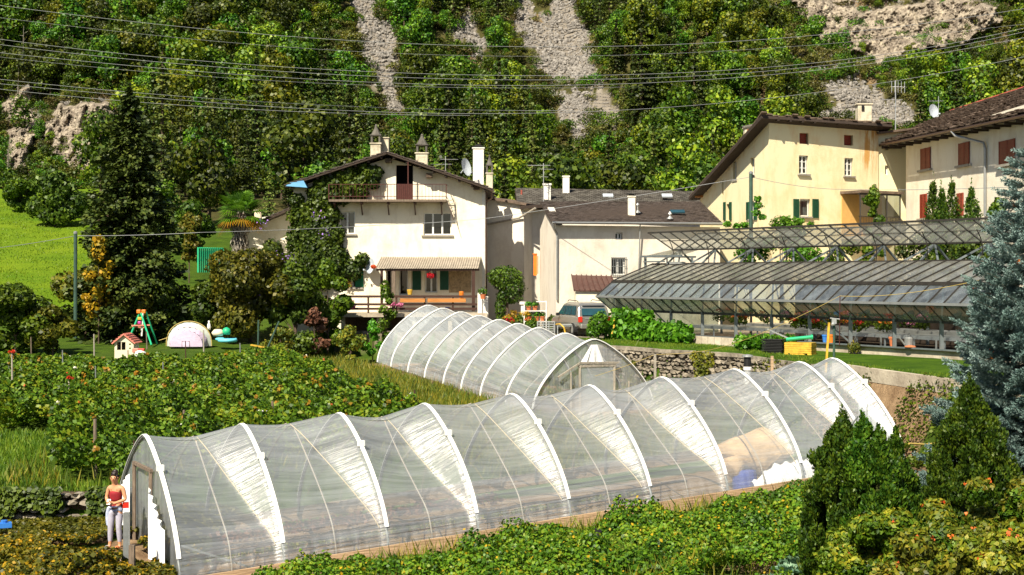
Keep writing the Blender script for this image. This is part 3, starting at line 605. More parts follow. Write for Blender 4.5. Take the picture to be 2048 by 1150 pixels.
CL = ['pale rock face high on the wooded hillside', 'broken tan rock cliff above the yellow houses', 'jagged dark rock cliff beside the tall dark spruce', 'narrow rock outcrop at the edge of the hillside']
for pi, pl in enumerate(CLIFF):
    a = np.array(pl, float); x0, x1, y0, y1 = a[:, 0].min() - 20, a[:, 0].max() + 20, a[:, 1].min() - 20, a[:, 1].max() + 20
    gx, gy = np.meshgrid(np.arange(x0, x1, 1.6), np.arange(y0, y1, 1.6)); Dh = hill_hit(gx, gy)
    cell = vnoise(gx / 26 + 3 * fbm(gx / 30, gy / 30, 2, 5), gy / 40, 60 + pi); cell = np.floor(cell * 7) / 7
    cell2 = np.floor(vnoise(gx / 10 + gy / 40, gy / 20, 90 + pi) * 5) / 5
    ins = inpoly(gx, gy, pl); edge = ins.astype(float)
    for _ in range(5):
        e = edge.copy(); e[1:-1, 1:-1] = (edge[:-2, 1:-1] + edge[2:, 1:-1] + edge[1:-1, :-2] + edge[1:-1, 2:] + edge[1:-1, 1:-1]) / 5; edge = e
    cell3 = np.floor(vnoise(gx / 4.5 - gy / 30, gy / 11, 130 + pi) * 4) / 4; rdg = np.abs(fbm(gx / 16 + gy / 50, gy / 34, 5, 44 + pi) - .48)
    d = (1 + 4.5 * cell + 2.6 * cell2 + 1.3 * cell3 + 3.5 * rdg + 1.5 * fbm(gx / 6, gy / 6, 4, 33)) * edge - 1.2; DD = Dh - d
    Xg = (gx - 1024) / F * DD; Zg = CH + (HZ - gy) / F * DD; nr_, nc_ = gx.shape; ii_ = np.arange(nr_ * nc_).reshape(nr_, nc_)
    Qg = np.stack([ii_[:-1, :-1], ii_[1:, :-1], ii_[1:, 1:], ii_[:-1, 1:]], -1).reshape(-1, 4); ed = edge.reshape(-1)
    Qg = Qg[(ed[Qg] > .12).all(1)]
    tag(mesh_np('rock_face', np.stack([Xg, DD, Zg], -1).reshape(-1, 3), Qg, rm), CL[pi], 'cliff', kind='structure')

# ---------------------------------------------------------------- plastic tunnels
PROF = [(0, 0), (.10, .028), (.2, .07), (.35, .155), (.5, .255), (.63, .36), (.75, .475), (.85, .59), (.93, .71), (.98, .83), (1, .91), (1.0, 1.0)]
PU = [p[0] for p in PROF]; PV = [p[1] for p in PROF]; _l = np.concatenate([[0], np.cumsum(np.hypot(np.diff(PU), np.diff(PV)))]); _l /= _l[-1]
def prof(t):   # t 0..1 from apex to foot -> (across fraction, drop fraction)
    return np.interp(t, _l, PU), np.interp(t, _l, PV)
def smooth_prof(t):
    d = .035; a = [prof(np.clip(t + k * d, 0, 1)) for k in (-1, 0, 1)]
    return sum(q[0] for q in a) / 3, sum(q[1] for q in a) / 3
class Tunnel:
    """axis from A to B (ground X, D, z), hoops at arc positions ss; side +1 is the near side"""
    def __init__(s, A, B, W, H, ss):
        s.A = np.array(A, float); s.B = np.array(B, float); s.W = W; s.H = H; s.ss = np.array(ss, float)
        d = s.B - s.A; s.len = math.hypot(d[0], d[1]); s.ax = d / s.len; s.p = np.array([s.ax[1], -s.ax[0]]); s.ax2 = s.ax[:2]
    def pt(s, a, q, drop_in=0.0, lift=0.0, ax_off=0.0):
        """a metres along, q in -1..1 (0 apex, +-1 feet); drop_in metres pulled inwards"""
        t = np.abs(q); sg = np.sign(q); u, v = smooth_prof(t); u2, v2 = smooth_prof(np.clip(t + .02, 0, 1)); u1, v1 = smooth_prof(np.clip(t - .02, 0, 1))
        du = (u2 - u1) * s.W; dv = (v2 - v1) * s.H; l = np.hypot(du, dv) + 1e-9; nx = dv / l; nz = du / l       # outward normal in section
        nz = np.where(t < .03, 1, nz); nx = np.where(t < .03, 0, nx)
        across = (u * s.W - nx * drop_in) * sg; h = s.H * (1 - v) - nz * drop_in + lift
        a = a + 0 * across; X = s.A[0] + s.ax[0] * a + s.p[0] * across; D = s.A[1] + s.ax[1] * a + s.p[1] * across; Z = s.A[2] + s.ax[2] * a + h
        return np.stack([X, D, Z], -1)
def fbm2(a, b, sd): return fbm(a, b, 4, sd) - .47
def crease(q, cords=True):
    t = np.abs(q); q = np.asarray(q, float)
    return np.where(q > 0, .5 + .44 * np.clip(t / .85, 0, 1), .5 - .44 * np.clip(t / .85, 0, 1)) if cords else np.full(q.shape, .5)
def sagdepth(i, u, q, L_, sag, seed, cords=True):
    t = np.abs(q); c = crease(q, cords) + .012 * math.sin(i * 5.1 + seed) + .05 * math.sin(i * 1.7 + seed) * (1 - np.abs(q)); left = u < c; f = np.where(left, u / c, (1 - u) / (1 - c))
    sg = sag * (.8 + 1.1 * np.sin(np.clip(t / .8, 0, 1) * np.pi) ** 1.0 * (q > 0)) * (1 - .45 * sstep(.6, .95, t)) * (1 + .32 * math.sin(i * 2.3 + seed)) * min(1, L_ / 1.6)
    return sg * np.where(left, np.sin(f * np.pi / 2) ** .9, f ** 1.0), left
def make_film(T, name, mat, parent, sag, nseg=20, q0=-.96, q1=.985, seed=0, cords=True, wr=.03):
    nq = 300; qs = np.linspace(q0, q1, nq); Vv = []; UV = []
    for i in range(len(T.ss) - 1):
        a0, a1 = T.ss[i], T.ss[i + 1]; L_ = a1 - a0
        for u in np.linspace(0, 1, nseg + 1)[(0 if i == 0 else 1):]:
            t = np.abs(qs); depth, left = sagdepth(i, u, qs, L_, sag, seed, cords)
            arc = qs * 4.2; wv = fbm2(np.full(nq, a0 * .5 + u * .8) + arc * .12, arc * 4.5 + np.where(left, 0, .9 * u), seed) + .6 * fbm2(np.full(nq, a0 + u * .5), arc * 11, seed + 5)
            env = np.sin(np.pi * min(max(u, 0), 1)) ** .4 * np.where(left, .5, 1.15)
            low = sstep(.78, .93, t); gather = low * .07 * np.sin((u - .5) * 26 + 27 * t * (u - .5)) * np.sin(np.pi * u)
            Vv.append(T.pt(a0 + u * L_, qs, depth + wv * wr * env * 1.6 + gather)); UV.append(np.stack([np.full(nq, a0 + u * L_), arc], 1))
    na = len(Vv); Vv = np.stack(Vv); UV = np.stack(UV); ii = np.arange(na * nq).reshape(na, nq)
    Q = np.stack([ii[:-1, :-1], ii[:-1, 1:], ii[1:, 1:], ii[1:, :-1]], -1).reshape(-1, 4)
    o = mesh_np(name, Vv.reshape(-1, 3), Q, mat, parent, smooth=True); uvl = o.data.uv_layers.new(name='UVMap'); uvf = UV.reshape(-1, 2).astype(np.float32)
    uvl.data.foreach_set('uv', uvf[Q.ravel()].ravel()); return o
def on_film(T, i, u, q, sag, seed, out=.0, cords=True):
    L_ = T.ss[i + 1] - T.ss[i]; d, _ = sagdepth(i, u, np.array(float(q)), L_, sag, seed, cords); return T.pt(np.array(T.ss[i] + u * L_), np.array(float(q)), float(d) - out)
def strip(T, a, q0, q1, w, t_, n=44):
    mb = MB(); qs = np.linspace(q0, q1, n); pts = [T.pt(np.array([a + dx]), qs, -dz) for dx, dz in ((-w / 2, 0.004), (w / 2, 0.004), (w / 2, t_), (-w / 2, t_))]
    vs = [pts[k][j] for j in range(n) for k in range(4)]
    fs = [(j * 4 + k, j * 4 + (k + 1) % 4, (j + 1) * 4 + (k + 1) % 4, (j + 1) * 4 + k) for j in range(n - 1) for k in range(4)]; fs += [(3, 2, 1, 0), tuple((n - 1) * 4 + k for k in range(4))]
    mb.add(vs, fs); return mb
def hoop_pipe(T, a, r, q0=-1, q1=1, inn=.03, n=40): return MB().tube([T.pt(np.array(a), np.array(q), inn) for q in np.linspace(q0, q1, n)], r, 6)
# front tunnel: hoop positions solved from the columns where their tops stand
A1 = np.array([-6.24, 32.9]); B1 = np.array([6.2, 39.6]); ax1 = (B1 - A1) / np.linalg.norm(B1 - A1)
apx = [290, 485, 680, 850, 1025, 1180, 1325, 1470, 1600, 1666]
ss1 = []
for x in apx:
    k = (x - 1024) / F; ss1.append((k * A1[1] - A1[0]) / (ax1[0] - k * ax1[1]))
s0 = ss1[0]; st = A1 + ax1 * s0; ss1 = [q - s0 for q in ss1]; slope = .0585
ZA = -.40 + slope * s0; Ttot = ss1[-1]
T1 = Tunnel((st[0], st[1], ZA), (st[0] + ax1[0] * Ttot, st[1] + ax1[1] * Ttot, ZA + slope * Ttot), 2.95, 2.97, ss1)
t1 = thing('polytunnel', (T1.A[0], T1.A[1], T1.A[2]), 'long clear plastic tunnel in front with ten hoops under white highlight strips, nearest the camera', 'greenhouse', 'plastic tunnels')
SAG1 = .21
make_film(T1, 'film', M['film'], t1, SAG1, seed=3)
for i, a in enumerate(T1.ss):
    q1 = .845
    strip(T1, a, -.9, q1, .095, .018).build('hoop_highlight', M['hoop_white'], t1, smooth=False)  # white strip modelled as the bright highlight of film stretched over the hoop
    hoop_pipe(T1, a, .035).build('hoop', M['pipe'], t1, smooth=True)
    c = T1.pt(np.array(a), np.array(.33), -.05); MB().box(c, (.15, .1, .13), rz=.5).build('clamp', M['hoop_white'], t1)
for i in range(len(T1.ss) - 2):
    MB().tube([on_film(T1, i, .5, q, SAG1, 3, -.035) for q in np.linspace(-1, 1, 46)], .019, 5).build('inner_hoop', M['tanpipe'], t1, smooth=True)
    for sg in (1, -1):
        MB().tube([on_film(T1, i, float(crease(np.array(sg * t_))) + .012 * math.sin(i * 5.1 + 3) + .05 * math.sin(i * 1.7 + 3) * (1 - t_), sg * t_, SAG1, 3, .015) for t_ in np.linspace(.01, .84, 26)], .014, 4).build('cord', M['rope'], t1)
for a in (T1.ss[2], T1.ss[5], T1.ss[8]):
    MB().bar(T1.pt(np.array(a), np.array(.55)), T1.pt(np.array(a), np.array(-.55)), .04).build('tie_bar', M['pipe'], t1)
for sg, lab in ((1, 'near'), (-1, 'far')):
    mb = MB(); f = [T1.pt(np.array(a), np.array(sg * 1.0)) for a in np.linspace(-.1, Ttot, 30)]
    for a, b in zip(f[:-1], f[1:]):
        za = float(ground(np.array([a[0]]), np.array([a[1]]))[0]); o = T1.p * .03 * sg
        mb.bar((a[0] + o[0], a[1] + o[1], a[2] + .06), (b[0] + o[0], b[1] + o[1], b[2] + .06), .05, .34)
    mb.build('base_board', M['board'], t1)
def end_wall(T, a, parent, mat, sheets=True, seed=0, name='end_film'):
    """pleated film closing an end"""
    nq, nz = 60, 26; qs = np.linspace(-1, 1, nq); rim = T.pt(np.array(a), qs, .03); foot = rim.copy(); z0 = T.A[2] + T.ax[2] * a
    Vv = []
    for k in range(nz):
        f = k / (nz - 1); r = rim.copy(); r[:, 2] = z0 + (rim[:, 2] - z0) * f
        off = .10 * (fbm(qs * 9 + seed, np.full(nq, f * 1.5), 3, seed) - .45); r[:, 0] += T.ax[0] * off; r[:, 1] += T.ax[1] * off; Vv.append(r)
    Vv = np.stack(Vv); ii = np.arange(nz * nq).reshape(nz, nq); Q = np.stack([ii[:-1, :-1], ii[:-1, 1:], ii[1:, 1:], ii[1:, :-1]], -1).reshape(-1, 4)
    o = mesh_np(name, Vv.reshape(-1, 3), Q, mat, parent, smooth=True); uvl = o.data.uv_layers.new(name='UVMap')
    U = np.stack([np.broadcast_to(np.linspace(0, 4, nz)[:, None], (nz, nq)), np.broadcast_to(qs * 4, (nz, nq))], -1).reshape(-1, 2).astype(np.float32); uvl.data.foreach_set('uv', U[Q.ravel()].ravel()); return o
end_wall(T1, 0.03, t1, M['film'], seed=2); end_wall(T1, Ttot - .03, t1, M['film'], seed=4)
# entrance of the front tunnel: white door cloth between two posts, braces
def endpt(T, a, across, z): return Vector((T.A[0] + T.ax[0] * a + T.p[0] * across, T.A[1] + T.ax[1] * a + T.p[1] * across, T.A[2] + T.ax[2] * a + z))
for ac in (-.75, .75): MB().bar(endpt(T1, -.06, ac, 0), endpt(T1, -.06, ac, 2.25), .07).build('door_post', M['wood_old'], t1)
MB().bar(endpt(T1, -.06, -.8, 2.25), endpt(T1, -.06, .8, 2.25), .07).build('door_lintel', M['wood_old'], t1)
mb = MB()
for s_, e_ in ((-1.9, -.9), (1.0, 2.2)):
    n = 14; pts = [(s_ + (e_ - s_) * k / n, .05 * math.sin(k * 2.4)) for k in range(n + 1)]
    for k in range(n):
        a, b = pts[k], pts[k + 1]; hh = lambda v: 2.55 - .62 * abs(v); mb.quad(endpt(T1, -.17 + a[1], a[0], .05), endpt(T1, -.17 + b[1], b[0], .05), endpt(T1, -.17 + b[1], b[0], hh(b[0])), endpt(T1, -.17 + a[1], a[0], hh(a[0])))
mb.build('white_door_cloth', M['fleece'], t1)
mb = MB(); n = 16
for k in range(n):
    a0, a1 = .9 + 1.3 * k / n, .9 + 1.3 * (k + 1) / n; z1 = 1.9 - .5 * k / n; z2 = 1.9 - .5 * (k + 1) / n; w0, w1 = .07 * math.sin(k * 2.1), .07 * math.sin((k + 1) * 2.1)
    mb.quad(endpt(T1, Ttot + .16 + w0, a0, .05), endpt(T1, Ttot + .16 + w1, a1, .05), endpt(T1, Ttot + .16 + w1, a1, z2), endpt(T1, Ttot + .16 + w0, a0, z1))
mb.build('white_door_cloth', M['fleece'], t1)
for a, b in ((endpt(T1, .1, 2.6, .9), endpt(T1, 2.0, 2.9, .05)), (endpt(T1, T1.ss[8], 2.4, 1.6), endpt(T1, T1.ss[7] + .3, 2.8, .1)), (endpt(T1, T1.ss[9], 1.5, 2.0), endpt(T1, T1.ss[8], 2.5, .5))):
    MB().bar(a, b, .04).build('brace', M['pipe'], t1)

# things kept and grown inside the front tunnel
def bed(name, T, a0, a1, ac, w, h, n, mat, label, cat, size=.12):
    bl = [(*endpt(T, a, ac + random.uniform(-.1, .1), h * .3), w, w, h * .7) for a in np.arange(a0, a1, w * .9)]
    p, nn = blob_pts(bl, n, .6, low=-.1, lump=.3); V_, Q_ = leaf_geo(p, nn, size, .3, .9); return tag(mesh_np(name, V_, Q_, mat), label, cat, kind='stuff')
bed('tunnel_crop', T1, .6, 9.5, -.9, .3, .35, 2200, M['drybush'], 'brownish crop rows seen through the film of the front tunnel', 'crop')
bed('tunnel_crop', T1, .6, 12.8, .8, .22, .2, 1800, M['olive'], 'low green seedlings seen through the film of the front tunnel', 'crop')
for k, (a, ac) in enumerate(((4.6, 1.7),)):
    mb = MB(); mb.tube([endpt(T1, x, ac + .05 * math.sin(x * 2), .42 + .03 * math.sin(x * 3)) for x in np.linspace(.4, 13.5, 40)], .035, 6)
    top('irrigation_hose', mb, M['black'], 'black watering hose running low along inside of the front tunnel', 'hose')
mb = MB()
for a in np.arange(.5, 13, .55): mb.bar(endpt(T1, a, 1.9, 0), endpt(T1, a, 1.9, .5), .03)
for z_ in (.28, .48): mb.bar(endpt(T1, .5, 1.9, z_), endpt(T1, 12.9, 1.9, z_ ), .03)
top('low_wire_fence', mb, M['wood_dark'], 'low dark plant support fence inside the front tunnel', 'fence')
for (x, y, sx, sz, m_, nm, lb, ct) in ((1510, 905, .95, .62, 'straw', 'straw_bale', 'large tan straw bundle behind film near right end of tunnel', 'straw bale'), (1468, 925, .3, .5, 'straw', 'straw_sack', 'small upright tan sack beside the large straw bundle', 'sack')):
    D = 38.2; c = P(x, y, D); mb = MB(); bm = bmesh.new(); bmesh.ops.create_icosphere(bm, subdivisions=3, radius=1)
    for v in bm.verts:
        v.co = Vector((v.co.x * sx * (1 + .16 * math.sin(v.co.z * 5 + 1)), v.co.y * .6, v.co.z * sz * (1 + .18 * math.sin(v.co.x * 4)))) + c
    bm.verts.ensure_lookup_table(); mb.add([v.co[:] for v in bm.verts], [tuple(v.index for v in f.verts) for f in bm.faces]); bm.free(); top(nm, mb, M[m_], lb, ct)
mb = MB(); c = P(1490, 955, 37.9); mb.lathe((c.x, c.y, c.z - .5), [(.3, 0), (.34, .35), (.3, .7), (.26, .72)], 14); mb.lathe((c.x + .75, c.y, c.z - .5), [(.24, 0), (.28, .3), (.27, .5), (.2, .52)], 14)
top('blue_barrel', mb, M['bluetarp'], 'dark blue covered tubs standing inside tunnel below the straw bundle', 'barrel')
# crumpled white fleece
mb = MB(); gx, gy = 22, 10; vs = []
for j in range(gy):
    for i in range(gx):
        a = T1.ss[7] - 1.25 + 2.3 * i / (gx - 1); ac = 2.3 + .45 * j / (gy - 1); hh = .62 * math.sin(math.pi * (gy - 1 - j) / (gy - 1) * .55) * (.35 + .65 * min(1, i / 7)) + .06 * math.sin(i * 1.9 + j)
        vs.append(endpt(T1, a, ac, max(.03, hh)))
mb.add(vs, [(j * gx + i, j * gx + i + 1, (j + 1) * gx + i + 1, (j + 1) * gx + i) for j in range(gy - 1) for i in range(gx - 1)])
top('fleece_sheet', mb, M['fleece'], 'crumpled bright white fleece sheet at foot of the front tunnel', 'sheet', smooth=True)

# second tunnel, behind
ax2v = np.array([-4.4 - 3.4, 75 - 59.]); L2 = float(np.linalg.norm(ax2v)); ax2v /= L2
apx2 = [1188, 1130, 1077, 1036, 998, 958, 922, 886, 857]; ss2 = []
for x in apx2:
    k = (x - 1024) / F; ss2.append((k * 59 - 3.4) / (ax2v[0] - k * ax2v[1]))
T2 = Tunnel((3.4, 59, .27), (3.4 + ax2v[0] * ss2[-1], 59 + ax2v[1] * ss2[-1], .27 + .06 * ss2[-1]), 2.85, 3.08, ss2); T2.p = -T2.p if T2.p[0] > 0 else T2.p
t2 = thing('polytunnel', tuple(T2.A), 'shorter old plastic tunnel behind with a framed door facing the camera', 'greenhouse', 'plastic tunnels')
make_film(T2, 'film', M['film2'], t2, .26, seed=11, cords=False, wr=.05)
for i, a in enumerate(T2.ss):
    strip(T2, a, -.97, .97, .10 if i else .13, .04).build('hoop_highlight', M['hoop_white'], t2); hoop_pipe(T2, a, .03).build('hoop', M['pipe'], t2, smooth=True)  # same painted highlight strips along the rear tunnel's hoops
for i in range(len(T2.ss) - 1): MB().tube([on_film(T2, i, .5, q, .26, 11, -.035, False) for q in np.linspace(-1, 1, 40)], .019, 5).build('inner_hoop', M['tanpipe'], t2, smooth=True)
end_wall(T2, .04, t2, M['film'], seed=8); end_wall(T2, T2.ss[-1] - .04, t2, M['film2'], seed=9)
df = thing('tmp', (0, 0, 0), None, None); bpy.data.objects.remove(df)
mb = MB()
for ac in (-.72, .92): mb.bar(endpt(T2, -.09, -ac, 0), endpt(T2, -.09, -ac, 2.02), .09)
mb.bar(endpt(T2, -.09, .78, 1.98), endpt(T2, -.09, -.98, 1.98), .10); mb.bar(endpt(T2, -.12, 1.75, 1.55), endpt(T2, -.12, .7, 2.12), .07); mb.bar(endpt(T2, -.12, .7, 2.12), endpt(T2, -.12, -1.1, 2.08), .08)
mb.bar(endpt(T2, -.12, 1.15, 0), endpt(T2, -.12, 1.15, 1.75), .06); mb.bar(endpt(T2, -.12, -1.6, 0), endpt(T2, -.12, -1.6, 1.3), .06)
dfr = mb.build('door_frame', M['palebark'], t2)
mb = MB(); mb.quad(endpt(T2, -.11, -.86, .05), endpt(T2, -.11, .68, .05), endpt(T2, -.11, .68, 1.93), endpt(T2, -.11, -.86, 1.93)); mb.build('door', M['film2'], t2)
mb = MB()
for k in range(9):
    a = -.45 + k * .13; mb.quad(endpt(T2, -.1 - .05 * math.sin(k * 2), a, 2.05), endpt(T2, -.1 - .05 * math.sin(k * 2 + 2), a + .13, 2.05), endpt(T2, -.08, (a + .13) * .25, 2.85), endpt(T2, -.08, a * .25, 2.85))
mb.build('white_patch', M['fleece'], t2)
bed('tunnel_crop', T2, 1, 16, 1.0, .5, .9, 3000, M['weeds'], 'tomato rows seen through film of the tunnel behind', 'crop', .16)

# ---------------------------------------------------------------- berry rows, stakes, grass
def canopy(fn_mask, n, D0, D1, X0, X1, hfun, mat, size, name, label, cat, tilt=.7, wid=.36, thick=.35):
    X = rng.uniform(X0, X1, n); D = np.sqrt(rng.uniform(D0 ** 2, D1 ** 2, n)); h = hfun(X, D); mk = fn_mask(X, D) & (h > .05); X, D, h = X[mk], D[mk], h[mk]
    e = .2; dx = (hfun(X + e, D) - hfun(X - e, D)) / (2 * e); dy = (hfun(X, D + e) - hfun(X, D - e)) / (2 * e); k = len(X)
    z_ = ground(X, D) + h * (1 - thick * rng.random(k) ** 1.5); nn = nrm(np.stack([-dx, -dy, np.ones(k)], 1)); V_, Q_ = leaf_geo(np.stack([X, D, z_], 1), nn, size, wid, tilt)
    o = mesh_np(name, V_, Q_, mat); return tag(o, label, cat, kind='stuff')
rowdir = np.array([.50, .866])
def rowh(X, D):
    return rowh0(X, D) * (1 - .5 * sstep(52, 66, D))
def rowh0(X, D):
    # rows run away from the camera to the right
    c = X * .93 - D * .37 * .93; r = (c / 2.35) % 1.0; ridge = np.clip(1 - np.abs(r - .5) * 2.15, 0, 1) ** .45
    return ridge * (.95 + 1.5 * (fbm(X / .8, D / .8, 3, 50) - .35)) + .12
def mrow(X, D):
    Xb = -2.0 - .33 * (D - 42); px_ = 1024 + X / D * F
    return (X < Xb) & (D > lowwallD(X) + .9 + 1.5 * (X < -11.5)) & (D < 62.5 + 2 * fbm(X / 3, D / 3, 2, 9) + 6 * sstep(-15, -11, X)) & ~((px_ < 170) & (D < 44) & (D > lowwallD(X)) & (X * 1 + 14.5 + (D - 40) * .3 < 1.5))
canopy(mrow, 560000, 34, 72, -30, -1, rowh, M['berry'], .14, 'berry_rows', 'dense rows of green leafy berry bushes filling the sloping field', 'bushes', .55, thick=.5)
def dots(n, mat, D0, D1, X0, X1, size, name, label, mask=mrow, hf=rowh, cat='flowers'):
    X = rng.uniform(X0, X1, n); D = np.sqrt(rng.uniform(D0 ** 2, D1 ** 2, n)); h = hf(X, D); mk = mask(X, D) & (h > .7); X, D, h = X[mk], D[mk], h[mk]
    p = np.repeat(np.stack([X, D, ground(X, D) + h * 1.02], 1), 7, 0) + rng.normal(0, size * .32, (len(X) * 7, 3)); V_, Q_ = leaf_geo(p, np.tile([0, -.6, .8], (len(p), 1)), size, .45, .6); tag(mesh_np(name, V_, Q_, mat), label, cat, kind='stuff')
dots(45, M['white_fl'], 35, 68, -26, -3, .10, 'white_flowers', 'scattered white blossoms among the berry rows')
dots(40, M['orange_fl'], 35, 60, -24, -3, .05, 'orange_leaves', 'scattered orange leaves and fruits among the berry rows', cat='leaves')
dots(600, M['yellowleaf'], 35, 68, -26, -3, .12, 'yellow_leaves', 'patches of yellow leaves among the berry rows', cat='leaves')
# dark thicket at the left end of the bank and grass
def blades(n, D0, D1, X0, X1, mask, h, w_, mat, name, label):
    X = rng.uniform(X0, X1, n); D = np.sqrt(rng.uniform(D0 ** 2, D1 ** 2, n)); mk = mask(X, D); X, D = X[mk], D[mk]; k = len(X); z_ = ground(X, D); hh = h * rng.uniform(.5, 1.3, k); lean = rng.normal(0, .25, (k, 2)) * hh[:, None]
    a = rng.uniform(0, 3.14, k); wx = np.cos(a) * w_; wy = np.sin(a) * w_
    V_ = np.stack([np.stack([X - wx, D - wy, z_ - .02], 1), np.stack([X + wx, D + wy, z_ - .02], 1), np.stack([X + lean[:, 0] * .5 + wx * .7, D + lean[:, 1] * .5 + wy * .7, z_ + hh * .6], 1), np.stack([X + lean[:, 0], D + lean[:, 1], z_ + hh], 1)], 1).reshape(-1, 3)
    tag(mesh_np(name, V_, np.arange(4 * k).reshape(-1, 4), mat), label, 'grass', kind='stuff')
def mg(X, D):
    axd_ = (X - 3.4) * .9 + (D - 59) * .44; a1 = (X - st[0]) * T1.p[0] + (D - st[1]) * T1.p[1]
    return (D > lowwallD(X)) & (D < wallD(X)) & ~((np.abs(axd_) < 2.7) & (D > 57)) & ~mrow(X, D) & (np.abs(a1) > 2.9)
blades(90000, 35, 79, -14, 8, lambda X, D: mg(X, D) & (X > -13), .42, .02, M['weeds'], 'tall_grass', 'tall yellow green grass between the berry rows and the tunnels')
blades(60000, 33, 48, -22, -6, lambda X, D: (D > lowwallD(X) - .1) & ~mrow(X, D), .2, .014, M['grassblade'], 'short_grass', 'bright short grass above the old stone wall')
def mlawn(X, D): return (D > wallD(X) + .25) & (D < wallD(X) + 5.5) & (X > 3.6)
blades(110000, 36, 72, 3, 22, mlawn, .075, .012, M['grassblade'], 'lawn', 'mown green lawn strip on the terrace below the glass greenhouse')
def mweed(X, D): return (D < wallD(X) - .25) & (X > 9.8) & (D > 36) & ((fbm(X / 2.2, D / 2.2, 3, 61) > .36))
canopy(mweed, 48000, 36, 60, 9.5, 17, lambda X, D: .1 + .5 * fbm(X / .8, D / .8, 3, 66), M['green'], .12, 'bank_weeds', 'green weeds covering the brown earth bank right of the tunnel', 'weeds')
def mgap(X, D): return (D < wallD(X) - .1) & (D > wallD(X) - 5) & (X > 5.5) & (X < 11)
canopy(mgap, 9000, 50, 66, 5, 12, lambda X, D: .1 + .7 * fbm(X / .9, D / .9, 3, 86), M['olive'], .13, 'wall_foot_weeds', 'weeds at the foot of the dry stone retaining wall', 'weeds')
# foreground bramble strip in front of the tunnel and on the lower left bank
def mfront(X, D):
    a = (X - st[0]) * T1.p[0] + (D - st[1]) * T1.p[1]; l_ = (X - st[0]) * T1.ax[0] + (D - st[1]) * T1.ax[1]
    return (a > 3.35 + .5 * (fbm(X / 1.3, D / 1.3, 3, 12) - .4)) & (X > -2.2 - 2 * (a - 3.2)) & (D > 21.5) & (l_ < 17) & ~((X > 3.2) & (X < 5.4) & (D < 27.3) & (D > 25.6))
def hfront(X, D):
    a = (X - st[0]) * T1.p[0] + (D - st[1]) * T1.p[1]
    return np.clip((a - 3.3) * .3, .04, .5) * (.1 + 2.6 * fbm(X / .8, D / .8, 4, 70) ** 1.6) * (1 - .6 * sstep(26.5, 24.5, D))
canopy(mfront, 210000, 21.5, 37, -6, 9, hfront, M['berry'], .085, 'bramble_strip', 'yellow green brambles along the near side of the front tunnel', 'brambles', .6)
canopy(mfront, 6000, 21.5, 37, -6, 9, lambda X, D: hfront(X, D) * 1.1, M['yellowleaf'], .075, 'yellow_bramble_leaves', 'yellowing leaves on the bramble strip in front', 'leaves')
def mll(X, D): return (X < -6.9) & (D < lowwallD(X) - .15) & (D > 23) & (fbm(X / 1.6, D / 1.6, 3, 75) > .30) & ~((np.abs(X + 8.65) < .5) & (np.abs(D - 31.2) < 1.2)) & ~((X > -9.6) & (X < -7.6) & (D < 30.9) & (D > 29.5))
canopy(mll, 90000, 23, 37, -16, -6.9, lambda X, D: .10 + .75 * fbm(X / 1.1, D / 1.1, 4, 80) * sstep(29.5, 27, D) + .30 * fbm(X / .6, D / .6, 3, 81), M['olive'], .11, 'bank_brambles', 'olive and yellow brambles on the bank below the old stone wall', 'brambles', .7)
canopy(mll, 12000, 23, 32, -16, -6.9, lambda X, D: .12 + .8 * fbm(X / 1.1, D / 1.1, 4, 80) * sstep(29.5, 27, D) + .30 * fbm(X / .6, D / .6, 3, 81), M['yellowleaf'], .08, 'yellow_bank_leaves', 'yellow leaves on the lower bank brambles', 'leaves')
